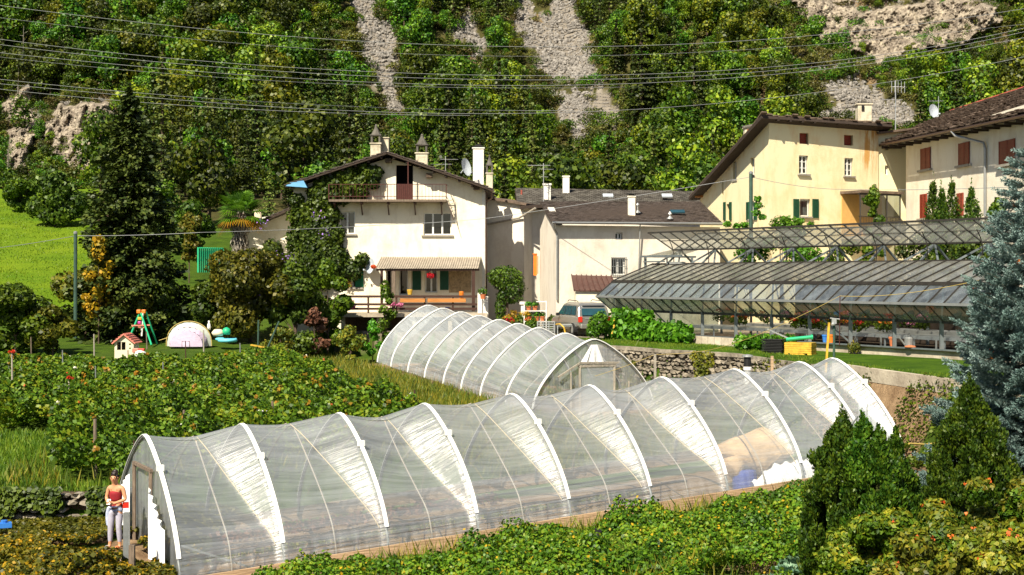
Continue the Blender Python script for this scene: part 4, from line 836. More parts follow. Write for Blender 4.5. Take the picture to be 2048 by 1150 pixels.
# old stone wall left
def stonewall(name, path, h0, label, cat, sz=.3, mat='stone', down=.15, capm=None):
    root = thing(name, (path[0][0], path[0][1], gz(path[0][0], path[0][1] - .6)), label, cat); mb = MB(); core = MB(); cap = MB()
    for (x0, d0), (x1, d1) in zip(path[:-1], path[1:]):
        L_ = math.hypot(x1 - x0, d1 - d0); n = int(L_ / sz); tx, td = (x1 - x0) / L_, (d1 - d0) / L_
        zb = lambda f: gz(lerp(x0, x1, f), lerp(d0, d1, f) - .7) - .2
        zt = lambda f: gz(lerp(x0, x1, f), lerp(d0, d1, f) + .7)
        for i in range(n):
            f = (i + .5) / n; b = zb(f); tt = zt(f) + h0; rows_ = max(2, int((tt - b) / (sz * .55)))
            for j in range(rows_):
                if random.random() < .05: continue
                cx = lerp(x0, x1, f) + random.uniform(-.1, .1) * sz + (sz * .5 * (j % 2)) * tx; cd = lerp(d0, d1, f) - .12 + random.uniform(-.06, .06); cz_ = b + (j + .5) * (tt - b) / rows_
                w__, h__ = sz * random.uniform(.6, 1.25), sz * .55 * random.uniform(.6, 1.2); mb.add([(cx + math.cos(q_) * w__ * .5 * random.uniform(.8, 1.15), cd + dd_ * (.16 + random.uniform(-.05, .08)), cz_ + math.sin(q_) * h__ * .55 * random.uniform(.8, 1.15)) for dd_ in (-1, 1) for q_ in np.linspace(0, 6.283, 8)[:-1]], [tuple(range(7)), tuple(range(13, 6, -1))] + [(k_, (k_ + 1) % 7, 7 + (k_ + 1) % 7, 7 + k_) for k_ in range(7)])
        core.hexa([(x0, d0 + .02, zb(0)), (x1, d1 + .02, zb(1)), (x1, d1 + .3, zb(1)), (x0, d0 + .3, zb(0)), (x0, d0 + .02, zt(0) + h0 - .05), (x1, d1 + .02, zt(1) + h0 - .05), (x1, d1 + .3, zt(1) + h0 - .05), (x0, d0 + .3, zt(0) + h0 - .05)])
        if capm:
            cap.hexa([(x0, d0 - .32, zt(0) + h0), (x1, d1 - .32, zt(1) + h0), (x1, d1 + .3, zt(1) + h0), (x0, d0 + .3, zt(0) + h0), (x0, d0 - .32, zt(0) + h0 + .16), (x1, d1 - .32, zt(1) + h0 + .16), (x1, d1 + .3, zt(1) + h0 + .16), (x0, d0 + .3, zt(0) + h0 + .16)])
    mb.build('stones', M[mat], root); core.build('wall_core', M['bark'], root)
    if capm: cap.build('coping', M[capm], root)
    return root
pth = [(x, float(lowwallD(x))) for x in (-16, -14.5, -13, -11.5, -10.2, -9.4)]
stonewall('old_stone_wall', pth, .0, 'overgrown old dry stone wall behind the person', 'wall', .28)
pth = [(x, float(wallD(x))) for x in (3.6, 4.25, 5.5, 6.8, 8.1, 9.4, 10.4, 11.4)]
stonewall('retaining_wall', pth, -.22, 'dry stone retaining wall with concrete top edge below lawn', 'wall', .30, capm='stone')
mb = MB(); pth = [(x, float(wallD(x))) for x in (11.45, 12.2, 13.2, 14, 15.2)]
for (x0, d0), (x1, d1) in zip(pth[:-1], pth[1:]): mb.bar((x0, d0 - .2, gz(x0, d0 + .5) - .12), (x1, d1 - .2, gz(x1, d1 + .5) - .12), .22, .45)
top('concrete_edge', mb, M['concrete'], 'low concrete edging between lawn and earth bank by the blue spruce', 'wall')

blades(16000, 21.5, 37, -5, 9, mfront, .42, .010, M['weeds'], 'verge_grass', 'rough grass stalks standing among the brambles in front')
blades(60000, 84, 150, -60, -20, lambda X, D: 1024 + X / D * F < 200, .09, .04, M['meadowblade'], 'meadow_grass', 'grass tufts of the sunlit meadow')
def mwall(X, D): return (np.abs(D - lowwallD(X) + .25) < .32) & (X < -9.3)
n_ = 9000; X = rng.uniform(-16.5, -9.4, n_); D = lowwallD(X) - .22 - .25 * rng.random(n_); zt_ = ground(X, D + 1.0); zb_ = ground(X, D - .8); f = rng.random(n_); mk = fbm(X / .7, f * 1.3 + X * .1, 3, 31) > .40
p_ = np.stack([X, D, zb_ + (zt_ - zb_ + .12) * f], 1)[mk]; V_, Q_ = leaf_geo(p_, np.tile([0, -1, .4], (len(p_), 1)), .13, .4, .5); tag(mesh_np('wall_ivy', V_, Q_, M['ivy']), 'dark creeper overgrowing the old stone wall behind the person', 'ivy')

n_ = 9000; X = rng.uniform(3.7, 11.2, n_); D = wallD(X) - .28 - .2 * rng.random(n_); zt_ = ground(X, D + 1.1); zb_ = ground(X, D - .8); f = rng.random(n_); mk = fbm(X / .9, f * 1.6 + X * .2, 3, 37) > .52
p_ = np.stack([X, D, zb_ + (zt_ - zb_ - .05) * f], 1)[mk]; V_, Q_ = leaf_geo(p_, np.tile([0, -1, .4], (len(p_), 1)), .14, .4, .6); tag(mesh_np('wall_creeper', V_, Q_, M['olive']), 'patches of creeper on the dry stone retaining wall', 'creeper', kind='stuff')

# ---------------------------------------------------------------- buildings
def clip_poly(poly, conv):
    """clip a 2-D polygon by a convex counter-clockwise outline"""
    out = poly
    for i in range(len(conv)):
        a, b = conv[i], conv[(i + 1) % len(conv)]; inp = out; out = []
        if not inp: break
        sd_ = lambda p: (b[0] - a[0]) * (p[1] - a[1]) - (b[1] - a[1]) * (p[0] - a[0])
        for j in range(len(inp)):
            p, q = inp[j], inp[(j + 1) % len(inp)]; sp_, sq = sd_(p), sd_(q)
            if sp_ >= 0: out.append(p)
            if (sp_ >= 0) != (sq >= 0): t = sp_ / (sp_ - sq); out.append((p[0] + (q[0] - p[0]) * t, p[1] + (q[1] - p[1]) * t))
    return out
class Wall:
    """vertical plane through two ground points; u metres along it, v height"""
    def __init__(s, a, b):
        s.a = Vector((a[0], a[1], 0)); d = Vector((b[0] - a[0], b[1] - a[1], 0)); s.len = d.length; s.d = d.normalized(); s.n = Vector((-s.d.y, s.d.x, 0))   # n points away from the camera when a is left of b
    def uv(s, x, y):
        k = (x - 1024) / F; # ray (k, 1)*t
        den = k * s.d.y - s.d.x; u = (s.a.x - k * s.a.y) / den if abs(den) > 1e-9 else 0
        D = s.a.y + s.d.y * u; return u, CH - (y - HZ) / F * D
    def p(s, u, v, off=0): return s.a + s.d * u + Vector((0, 0, v)) - s.n * off     # off > 0 towards the camera side
    def px(s, x, y, off=0): return s.p(*s.uv(x, y), off)
    def rect(s, x0, y0, x1, y1):
        xm, ym = (x0 + x1) / 2, (y0 + y1) / 2; u0 = s.uv(x0, ym)[0]; u1 = s.uv(x1, ym)[0]; v0 = s.uv(xm, y1)[1]; v1 = s.uv(xm, y0)[1]; return min(u0, u1), v0, max(u0, u1), v1
    def solid(s, mb, outline, holes=(), th=.35, off=None):
        """outline: convex CCW (u, v); holes: (u0, v0, u1, v1)"""
        us = sorted(set([min(p[0] for p in outline), max(p[0] for p in outline)] + [h[0] for h in holes] + [h[2] for h in holes]))
        vs = sorted(set([min(p[1] for p in outline), max(p[1] for p in outline)] + [h[1] for h in holes] + [h[3] for h in holes]))
        for u0, u1 in zip(us[:-1], us[1:]):
            for v0, v1 in zip(vs[:-1], vs[1:]):
                c = ((u0 + u1) / 2, (v0 + v1) / 2)
                if any(h[0] < c[0] < h[2] and h[1] < c[1] < h[3] for h in holes): continue
                pl = clip_poly([(u0, v0), (u1, v0), (u1, v1), (u0, v1)], outline)
                if len(pl) > 2: mb.prism([s.p(q[0], q[1]) for q in pl], off or s.n * th)
    def box(s, mb, u0, v0, u1, v1, o0, o1):
        mb.hexa([s.p(u0, v0, o1), s.p(u1, v0, o1), s.p(u1, v0, o0), s.p(u0, v0, o0), s.p(u0, v1, o1), s.p(u1, v1, o1), s.p(u1, v1, o0), s.p(u0, v1, o0)]); return mb
def window(W, h, root, nm=1, rows=1, shut=None, sill=True, curtain=.0, depth=.16, name='window', fm='frame', shuttype='open', sillout=.12):
    """frame part with pane and sill below it; shutters are parts of the house"""
    u0, v0, u1, v1 = h; f = .07; mb = MB()
    W.box(mb, u0, v0, u0 + f, v1, -depth - .05, -depth); W.box(mb, u1 - f, v0, u1, v1, -depth - .05, -depth)
    W.box(mb, u0 + f, v0, u1 - f, v0 + f, -depth - .05, -depth + .002); W.box(mb, u0 + f, v1 - f, u1 - f, v1, -depth - .05, -depth + .002)
    for k in range(1, nm): c = lerp(u0, u1, k / nm); W.box(mb, c - .05, v0 + f, c + .05, v1 - f, -depth - .05, -depth + .004)
    for k in range(1, rows): c = lerp(v0, v1, k / rows); W.box(mb, u0 + f, c - .02, u1 - f, c + .02, -depth - .05, -depth - .01)
    if shuttype != 'closed':
        fr = mb.build(name, M[fm], root); pn = MB(); pn.quad(W.p(u0, v0, -depth - .03), W.p(u1, v0, -depth - .03), W.p(u1, v1, -depth - .03), W.p(u0, v1, -depth - .03)); pn.build('pane', M['window'], fr)
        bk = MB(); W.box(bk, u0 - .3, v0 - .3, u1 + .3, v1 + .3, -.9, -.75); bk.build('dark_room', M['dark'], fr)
        if curtain:
            c = MB(); n = 12
            for sd0, sd1 in ((u0 + f, lerp(u0, u1, .5 * curtain)), (lerp(u1, u0, .5 * curtain), u1 - f)):
                for k in range(n):
                    a, b_ = lerp(sd0, sd1, k / n), lerp(sd0, sd1, (k + 1) / n); w_ = .03
                    c.quad(W.p(a, v0 + .05, -depth - .1 - w_ * (k % 2)), W.p(b_, v0 + .05, -depth - .1 - w_ * ((k + 1) % 2)), W.p(b_, v1 - .05, -depth - .1 - w_ * ((k + 1) % 2)), W.p(a, v1 - .05, -depth - .1 - w_ * (k % 2)))
            c.build('curtain', M['curtain'], fr)
    else: fr = None
    if sill: s_ = MB(); W.box(s_, u0 - .12, v0 - .09, u1 + .12, v0, -.02, sillout); s_.build('sill', M['sill'], fr or root)
    if shut:
        w_ = (u1 - u0) / 2
        for sgn in (0, 1):
            m_ = MB()
            if shuttype == 'open': a, b_ = (u0 - w_ * 1.05 - .02, u0 - .03) if sgn == 0 else (u1 + .03, u1 + w_ * 1.05 + .02); o0, o1 = .02, .06
            else: a, b_ = (u0, u0 + w_ - .01) if sgn == 0 else (u0 + w_ + .01, u1); o0, o1 = -.06, -.01
            W.box(m_, a, v0, a + .06, v1, o0, o1); W.box(m_, b_ - .06, v0, b_, v1, o0, o1); W.box(m_, a + .06, v0, b_ - .06, v0 + .08, o0, o1 - .001); W.box(m_, a + .06, v1 - .08, b_ - .06, v1, o0, o1 - .001)
            n = max(6, int((v1 - v0) / .09))
            for k in range(n): z0 = lerp(v0 + .08, v1 - .08, k / n); W.box(m_, a + .06, z0, b_ - .06, z0 + (v1 - v0 - .16) / n * .75, o0 + .004, o1 - .012)
            m_.box(W.p((a + b_) / 2, v0 + (v1 - v0) * .5, (o0 + o1) / 2 - .01), (.05, .01, .01)); m_.build('shutter', M[shut], root)
def slates(mb, A, B, C_, D_, courses, per, th=.05, jit=.02, lift=.06, rag=.0):
    """A-B eave, D-C ridge (same sense); overlapping rows of slabs"""
    A, B, C_, D_ = map(Vector, (A, B, C_, D_)); n = (B - A).cross(D_ - A).normalized(); n = n if n.z > 0 else -n
    for i in range(courses):
        f0, f1 = i / courses, min(1, (i + 1.25) / courses); off = (i % 2) * .5
        for j in range(-1, per):
            g0, g1 = (j + off) / per, (j + 1 + off) / per; g0 = max(0, g0); g1 = min(1, g1)
            if g1 - g0 < .2 / per: continue
            r0 = f0 + (random.uniform(-rag, rag) if rag else 0) / courses; q = lambda g, f: A.lerp(B, g).lerp(D_.lerp(C_, g), f)
            l0 = lift * random.uniform(.7, 1.3) + random.uniform(0, jit); l1 = random.uniform(0, jit); e = .06 / per
            p0, p1, p2, p3 = q(g0 + e, r0) + n * l0, q(g1 - e, r0) + n * l0, q(g1 - e, f1) + n * l1, q(g0 + e, f1) + n * l1
            mb.hexa([p0 - n * th, p1 - n * th, p2 - n * th, p3 - n * th, p0, p1, p2, p3])
def slab(mb, A, B, C_, D_, th):
    A, B, C_, D_ = map(Vector, (A, B, C_, D_)); n = (B - A).cross(D_ - A).normalized(); n = n if n.z > 0 else -n
    mb.hexa([A - n * th, B - n * th, C_ - n * th, D_ - n * th, A, B, C_, D_])
def chimney(root, c, w_, d_, h, mat='chimney', cowl='pyramid', roofn='chimney'):
    c = Vector(c); mb = MB(); mb.box(c + Vector((0, 0, h / 2)), (w_, d_, h)); mb.box(c + Vector((0, 0, h + .04)), (w_ * 1.18, d_ * 1.18, .08)); ch = mb.build(roofn, M[mat], root, bevel=.02)
    k = MB(); z = h + .08
    if cowl in ('pyramid', 'flat'):
        for sx in (-1, 1):
            for sy in (-1, 1): k.box(c + Vector((sx * w_ * .38, sy * d_ * .38, z + .22)), (.11, .11, .44))
        k.box(c + Vector((0, 0, z + .47)), (w_ * 1.12, d_ * 1.12, .06))
        if cowl == 'pyramid': k.lathe(c + Vector((0, 0, z + .5)), [(w_ * .5, 0), (w_ * .36, .16), (w_ * .16, .42), (w_ * .11, .52), (w_ * .13, .56), (.02, .66)], 8)
        else: k.box(c + Vector((0, 0, z + .54)), (w_ * .5, d_ * .5, .1))
        k.build('cowl', M['slateg' if cowl == 'pyramid' else 'chimney'], ch)
    return ch
def antenna(root, base, h, arms, name='antenna', r=.02):
    base = Vector(base); mb = MB(); mb.tube([base, base + Vector((0, 0, h))], r, 5)
    for (z_, L_, ang, n, el) in arms:
        d = Vector((math.cos(ang), math.sin(ang), 0)); e = Vector((-d.y, d.x, 0)) if el > 0 else Vector((0, 0, 1)); c = base + Vector((0, 0, z_)); mb.tube([c - d * L_ * .3, c + d * L_ * .7], r * .7, 4)
        for k in range(n): q = c + d * L_ * (-.28 + .95 * k / max(1, n - 1)); mb.tube([q - e * abs(el), q + e * abs(el)], r * .55, 4)
    return mb.build(name, M['alu'], root)
def dish(root, c, r, face, name='satellite_dish', arm=None):
    c = Vector(c); f = Vector(face).normalized(); a = f.cross(Vector((0, 0, 1))).normalized(); b_ = a.cross(f); n = 18; vs = []; rings = [(0, -.16), (.4, -.12), (.75, -.05), (1, 0)]
    for (q, o) in rings:
        for j in range(n): t_ = 6.2832 * j / n; vs.append(c + a * math.cos(t_) * q * r + b_ * math.sin(t_) * q * r * 1.08 + f * o * r * 1.6)
    mb = MB().add(vs, [(i * n + j, i * n + (j + 1) % n, (i + 1) * n + (j + 1) % n, (i + 1) * n + j) for i in range(3) for j in range(n)]); mb.tube([c - b_ * r, c - b_ * r * .7 + f * r * .9], .018, 4); mb.box(c - b_ * r * .7 + f * r * .95, (.08, .1, .08)); mb.tube([c - f * .25 * r, c - f * .8 * r + Vector((0, 0, -.5 * r))], .03, 5)
    return mb.build(name, M['dish'], root, smooth=False)

# ----- white gabled house
DH = 84.0
H1 = Wall((-12.9, DH), (-1.62, DH)); hw = H1.len; zg = gz(-8, 83) - .2; apx_u, apx_v = H1.uv(777, 316); ev = H1.uv(585, 374)[1] ; evr = H1.uv(968, 374)[1]
h1 = thing('gabled_house', (-7.2, DH, 2.6), 'cream white gabled house with balcony, ivy and a wooden terrace', 'house')
hol = {k: H1.rect(*v) for k, v in dict(w1=(679, 423, 710, 468), w2=(847, 425, 903, 470), bd=(792, 330, 826, 401), d1=(792, 537, 817, 580), dA=(772, 538, 789, 590), gl=(705, 533, 722, 575), d2=(850, 538, 875, 585)).items()}
hol['d1'] = H1.rect(798, 537, 816, 590)
mb = MB(); H1.solid(mb, [(0, zg), (hw, zg), (hw, evr - .05), (apx_u, apx_v), (0, ev - .05)], [hol[k] for k in ('w1', 'w2', 'bd', 'd1', 'dA', 'gl', 'd2')], .4)
bk = 11.0
mb.box((H1.a.x + .2, DH + bk / 2 + .41, (zg + ev) / 2), (.4, bk, ev - zg)); mb.box((-1.62 - .2, DH + bk / 2 + .41, (zg + evr) / 2 - .05), (.4, bk, evr - zg))
mb.prism([(H1.a.x, DH + bk + .42, zg), (-1.62, DH + bk + .42, zg), (-1.62, DH + bk + .42, evr - .1), (H1.a.x + apx_u, DH + bk + .42, apx_v - .1), (H1.a.x, DH + bk + .42, ev - .1)], (0, .3, 0))
mb.build('wall', M['wallwhite'], h1)
mb = MB(); H1.box(mb, hw - .14, zg, hw + .03, evr - .1, -.3, .05); mb.build('corner_pilaster', M['chimwhite'], h1)
# roof: two slopes with overhang, timber under, slates over
over = 1.0; ax_, az = H1.a.x + apx_u, apx_v + .26; lx, lz = P(570, 371, DH - over)[0], P(570, 371, DH - over)[2]; rx_, rz_ = P(983, 378, DH - over)[0], P(983, 378, DH - over)[2]
rf = None; mb = MB()
slab(mb, (lx, DH - over, lz), (lx, DH + bk + 1, lz), (ax_, DH + bk + 1, az), (ax_, DH - over, az), .10); slab(mb, (rx_, DH - over, rz_), (rx_, DH + bk + 1, rz_), (ax_, DH + bk + 1, az), (ax_, DH - over, az), .10)
for k in range(8): 
    for (ex, ez) in ((lx, lz), (rx_, rz_)): f = (k + .5) / 8; c = Vector((lerp(ex, ax_, f), 0, lerp(ez, az, f) - .17)); mb.bar((c.x, DH - over + .1, c.z), (c.x, DH + .3, c.z), .12, .12)
rf = mb.build('roof', M['underroof'], h1)
mb = MB(); slates(mb, (lx - .05, DH - over - .08, lz), (lx - .05, DH + bk + 1, lz), (ax_, DH + bk + 1, az + .03), (ax_, DH - over - .08, az + .03), 18, 16, .05, .04, .07, .3); slates(mb, (rx_ + .05, DH + bk + 1, rz_), (rx_ + .05, DH - over - .08, rz_), (ax_, DH - over - .08, az + .03), (ax_, DH + bk + 1, az + .03), 18, 16, .05, .04, .07, .3)
mb.build('slates', M['slate'], rf)
mb = MB(); mb.prism([P(571, 372, DH - 1.02), P(582, 364, DH - 1.02), P(607, 361, DH - 1.02), P(614, 375, DH - 1.02)], (0, .9, 0)); mb.build('blue_soffit', M['bluepaint'], h1)
window(H1, hol['w1'], h1, 2, curtain=.7); window(H1, hol['w2'], h1, 3)
window(H1, hol['dA'], h1, 1, sill=False); window(H1, hol['d1'], h1, 1, sill=False, name='door'); window(H1, hol['d2'], h1, 2, sill=False, name='door'); window(H1, hol['gl'], h1, 1, sill=True)
def panel(W, x0, y0, x1, y1, o0, o1, mat, root, nm, slat=0):
    mb = MB(); u0, v0, u1, v1 = W.rect(x0, y0, x1, y1)
    if slat:
        W.box(mb, u0, v0, u0 + .06, v1, o0, o1); W.box(mb, u1 - .06, v0, u1, v1, o0, o1); W.box(mb, u0 + .06, v0, u1 - .06, v1, o0, (o0 + o1) / 2 - .01)
        for k in range(slat): z0 = lerp(v0, v1, (k + .1) / slat); W.box(mb, u0 + .06, z0, u1 - .06, lerp(v0, v1, (k + .7) / slat), (o0 + o1) / 2 - .01, o1 - .005)
    else: W.box(mb, u0, v0, u1, v1, o0, o1)
    return mb.build(nm, M[mat], root)
panel(H1, 711, 532, 727, 574, .02, .07, 'greenshut', h1, 'shutter', 16)
for x0, x1 in ((825, 842), (880, 897)): panel(H1, x0, 537, x1, 580, .02, .07, 'darkgreen', h1, 'shutter', 16)
for x0, x1 in ((817, 823), (843, 848), (875, 880)): panel(H1, x0, 537, x1, 585, .01, .06, 'wallwhite', h1, 'door_jamb')
panel(H1, 898, 539, 942, 585, .01, .05, 'wallstone', h1, 'rough_wall_patch')
for x0, x1 in ((790, 797), (946, 952), (768, 773)): panel(H1, x0, 537, x1, 620, 2.2, 2.34, 'wood_dark' if x0 != 790 else 'wood_old', h1, 'porch_post')
# balcony with rusty rail, half door
bu0, bv0, bu1, bv1 = H1.rect(662, 400, 894, 404); mb = MB(); H1.box(mb, bu0, bv0 - .03, bu1, bv0 + .1, 0, 1.05); bal = mb.build('balcony', M['wood_old'], h1)
mb = MB(); top_ = bv0 + .98
for o in (1.0,):
    for z_ in (top_, bv0 + .28): mb.bar(H1.p(bu0, z_, o), H1.p(bu1, z_, o), .035)
    n = 34
    for k in range(n + 1): u = lerp(bu0, bu1, k / n); mb.bar(H1.p(u, bv0 + .1, o), H1.p(u, top_, o), .05 if k in (0, n, 17) else .014)
for u in (bu0, bu1): mb.bar(H1.p(u, top_, 0), H1.p(u, top_, 1.0), .035); mb.bar(H1.p(u, bv0 + .28, 0), H1.p(u, bv0 + .28, 1.0), .03)
mb.build('railing', M['rail'], bal)
mb = MB()
for u in np.linspace(bu0 + .3, bu1 - .3, 5): mb.bar(H1.p(u, bv0 - .1, 0), H1.p(u, bv0 - .1, .95), .1, .12); mb.bar(H1.p(u, bv0 - .75, .02), H1.p(u, bv0 - .12, .85), .07); mb.build('bracket', M['wood_dark'], bal); mb = MB()
mb = MB(); u0, v0, u1, v1 = hol['bd']; W_ = H1; n = 9
for k in range(n): a = lerp(u0, u1, k / n); H1.box(mb, a, v0, a + (u1 - u0) / n * .88, v0 + (v1 - v0) * .47, -.2, -.12)
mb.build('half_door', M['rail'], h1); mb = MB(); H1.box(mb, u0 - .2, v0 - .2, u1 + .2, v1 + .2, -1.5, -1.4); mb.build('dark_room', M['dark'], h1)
mb = MB(); mb.bar(H1.p(lerp(u0, u1, .78), v0, .98), H1.p(lerp(u0, u1, .78), v1 + .1, .98), .06); mb.build('balcony_post', M['rail'], bal)
mb = MB()
for k in range(6): z0 = lerp(0, 1, k / 5); mb.bar(H1.px(lerp(897, 908, z0), 404 + 36 * z0, .9), H1.px(lerp(906, 910, z0), 400 + 36 * z0, .2), .02)
mb.bar(H1.px(896, 402, .9), H1.px(908, 440, .9), .025); mb.bar(H1.px(908, 396, .2), H1.px(911, 438, .2), .025); mb.build('wire_basket', M['rail'], bal)
# beam ends under the gable
mb = MB()
for (x, y) in ((778, 322), (859, 352), (953, 376)): c = H1.px(x, y, .3); mb.box(c, (.34, .7, .24))
mb.build('beam_end', M['bark'], h1)
# awning of corrugated sheet
aw = MB(); u0, v1 = H1.uv(762, 514); u1 = H1.uv(962, 514)[0]; v0 = P(762, 536, DH - 2.4)[2]; n = 130; vs = []
for k in range(n + 1):
    u = lerp(u0, u1, k / n); w_ = .035 * math.sin(k * math.pi / 1.5); vs += [H1.p(u, v1 + w_, .02), H1.p(u - .1, v0 + w_, 2.45), H1.p(u - .1, v0 + w_ - .03, 2.45), H1.p(u, v1 + w_ - .03, .02)]
fs = []
for k in range(n):
    a = 4 * k; b_ = a + 4; fs += [(a, b_, b_ + 1, a + 1), (a + 1, b_ + 1, b_ + 2, a + 2), (a + 2, b_ + 2, b_ + 3, a + 3)]
aw.add(vs, fs); aw.build('porch_roof', M['corrug'], h1)
mb = MB(); mb.bar(H1.p(u0 - .05, v0 - .1, 2.3), H1.p(u1 - .05, v0 - .1, 2.3), .1, .12); mb.build('porch_beam', M['wood_dark'], h1)
# terrace deck with railing
dk = MB(); du0 = H1.uv(690, 600)[0]; du1 = H1.uv(966, 600)[0]; dz = H1.uv(800, 622)[1] - .05; H1.box(dk, du0, dz - .22, du1 + .3, dz, 0, 3.0); dk.build('terrace', M['concrete'], h1)
mb = MB()
for u in np.linspace(du0 + .1, du1 + .1, 5): H1.box(mb, u, gz(-8, 79) - .3, u + .22, dz - .22, 2.55, 2.8)
mb.build('terrace_pillar', M['concrete'], h1); mb = MB(); H1.box(mb, du0, gz(-8, 79) - .3, du1, dz - .23, 1.2, 1.3); mb.build('terrace_back', M['bark'], h1)
mb = MB()
for z_ in (.25, .5, .95): mb.bar(H1.p(du0, dz + z_, 2.85), H1.p(du1, dz + z_, 2.85), .05, .13)
for u in np.linspace(du0 + .05, du1 - .05, 6): mb.bar(H1.p(u, dz, 2.8), H1.p(u, dz + 1.0, 2.8), .1)
mb.build('terrace_rail', M['wood_dark'], h1)
mb = MB(); 
for x0, x1 in ((808, 856), (861, 935)): a, b_ = H1.uv(x0, 590)[0], H1.uv(x1, 590)[0]; H1.box(mb, a, dz + .62, b_, dz + .84, 2.93, 2.97)
mb.build('orange_rail_board', M['wood_orange'], h1)
mb = MB(); H1.box(mb, du1 - .25, dz, du1 + .0, dz + 1.15, 2.7, 2.95); H1.box(mb, du1 - .02, gz(-3, 81) - .2, du1 + .35, dz + .95, 2.3, 2.85); mb.build('rail_end_post', M['chimwhite'], h1)
# chimneys, dish, antennas
cb = lambda x, y, D: P(x, y, D)
chimney(h1, cb(752, 312, 86.5) - Vector((0, 0, .3)), .62, .6, 1.0, 'chimney', 'pyramid'); chimney(h1, cb(770, 312, 87.2) - Vector((0, 0, .3)), .5, .6, 1.35, 'chimney', None)
chimney(h1, cb(844, 328, 86.5) - Vector((0, 0, .5)), .72, .6, 1.1, 'chimney', 'pyramid'); c = chimney(h1, cb(957, 362, 87) - Vector((0, 0, .3)), .66, .55, 2.25, 'chimwhite', None)
mb = MB(); q = cb(957, 300, 87); mb.box(q + Vector((0, 0, .12)), (.62, .5, .06)); [mb.box(q + Vector((sx * .25, sy * .2, -.1)), (.07, .07, .42)) for sx in (-1, 1) for sy in (-1, 1)]; mb.prism([q + Vector((-.4, -.3, .16)), q + Vector((.4, -.3, .16)), q + Vector((0, -.3, .36))], (0, .6, 0)); mb.build('cowl', M['black'], c)
chimney(h1, cb(979, 372, 90) - Vector((0, 0, .4)), .42, .5, 1.15, 'chimney', 'pyramid')
dish(h1, cb(933, 334, 86.5), .52, (.93, -.55, .25)); dish(h1, H1.px(742, 532, .5), .42, (-.85, -.7, .2))
antenna(h1, cb(891, 345, 87), 1.0, [(.8, 1.1, 0.1, 6, .2), (.5, 1.3, 3.0, 7, .16)])
mb = MB(); mb.tube([H1.p(hw + .08, evr - .3, .0), H1.p(hw + .1, evr - 1.0, .02), H1.p(hw + .1, zg + 1.2, .02)], .05, 6); mb.tube([H1.px(984, 384, 1.), H1.px(984, 398, .6), H1.px(972, 404, .05)], .05, 6); mb.build('downpipe', M['copper'], h1)
for (x, y, m_, nm, lb, s_) in ((694, 569, 'yellow_fl', 'flower_box', 'yellow flowers on the sill beside the green shutter', .3), (757, 534, 'red_fl', 'hanging_flowers', 'small red flowers hanging at the left end of the porch roof', .16), (866, 551, 'red_fl', 'potted_flowers', 'red flowers hanging in front of the terrace door', .22), (712, 603, 'red_fl', 'potted_flowers', 'red geraniums on the terrace edge by the green shutter', .25), (716, 611, 'pink_fl', 'potted_flowers', 'bright pink blooms under the red geraniums on terrace edge', .2), (792, 606, 'pink_fl', 'potted_flowers', 'pink blooms at the foot of the terrace railing post', .22), (808, 608, 'pink_fl', 'potted_flowers', 'second clump of pink blooms by the orange rail boards', .2)):
    c = H1.px(x, y, 2.95 if y > 580 or y == 551 or y == 534 else .2); p_, n_ = blob_pts([(c.x, c.y, c.z, s_, s_, s_ * .7)], 150, .6); V_, Q_ = leaf_geo(p_, n_, .09, .4, .9); o = mesh_np(nm, V_, Q_, M[m_]); tag(o, lb, 'flowers')
# terrace clutter
for k, (x, m_, nm, lb, s_) in enumerate(((826, 'plastic_yel', 'yellow_tub', 'yellow tub on the terrace rail near the rough wall', (.16, .3)), (926, 'plastic_org', 'orange_bag', 'orange bundle hanging at the right end of the terrace rail', (.14, .5)), (899, 'plastic_blue', 'blue_tub', 'dark blue tub on the terrace floor below the boards', (.15, .3)))):
    yy = {826: 583, 926: 590, 899: 617}[x]; c = H1.px(x, yy, 2.6); mb = MB(); mb.lathe(c, [(s_[0] * .75, -s_[1] / 2), (s_[0], s_[1] * .35), (s_[0] * .9, s_[1] / 2)], 10); top(nm, mb, M[m_], lb, 'container')
# low side wing on the left
W2 = Wall((-17.2, 88), (-12.6, 88)); ww = thing('side_wing', (-15, 88, 3), 'low cream side building behind the palm, left of the gabled house', 'building'); mb = MB(); z1 = W2.uv(515, 446)[1]; z2 = W2.uv(590, 416)[1]; W2.solid(mb, [(0, 2), (W2.len, 2), (W2.len, z2), (0, z1)], [], 5); mb.build('wall', M['wallyellow2'], ww)
mb = MB(); a, b_ = P(508, 447, 87), P(600, 408, 87); slab(mb, a, (a.x, 94, a.z), (b_.x, 94, b_.z), b_, .12); r_ = mb.build('roof', M['underroof'], ww); mb = MB(); slates(mb, a + Vector((0, 0, .03)), (a.x, 94, a.z + .03), (b_.x, 94, b_.z + .03), b_ + Vector((0, 0, .03)), 8, 8, .05, .04); mb.build('slates', M['slate'], r_)
chimney(ww, P(516, 440, 90) - Vector((0, 0, .2)), .4, .4, .75, 'chimney', None)

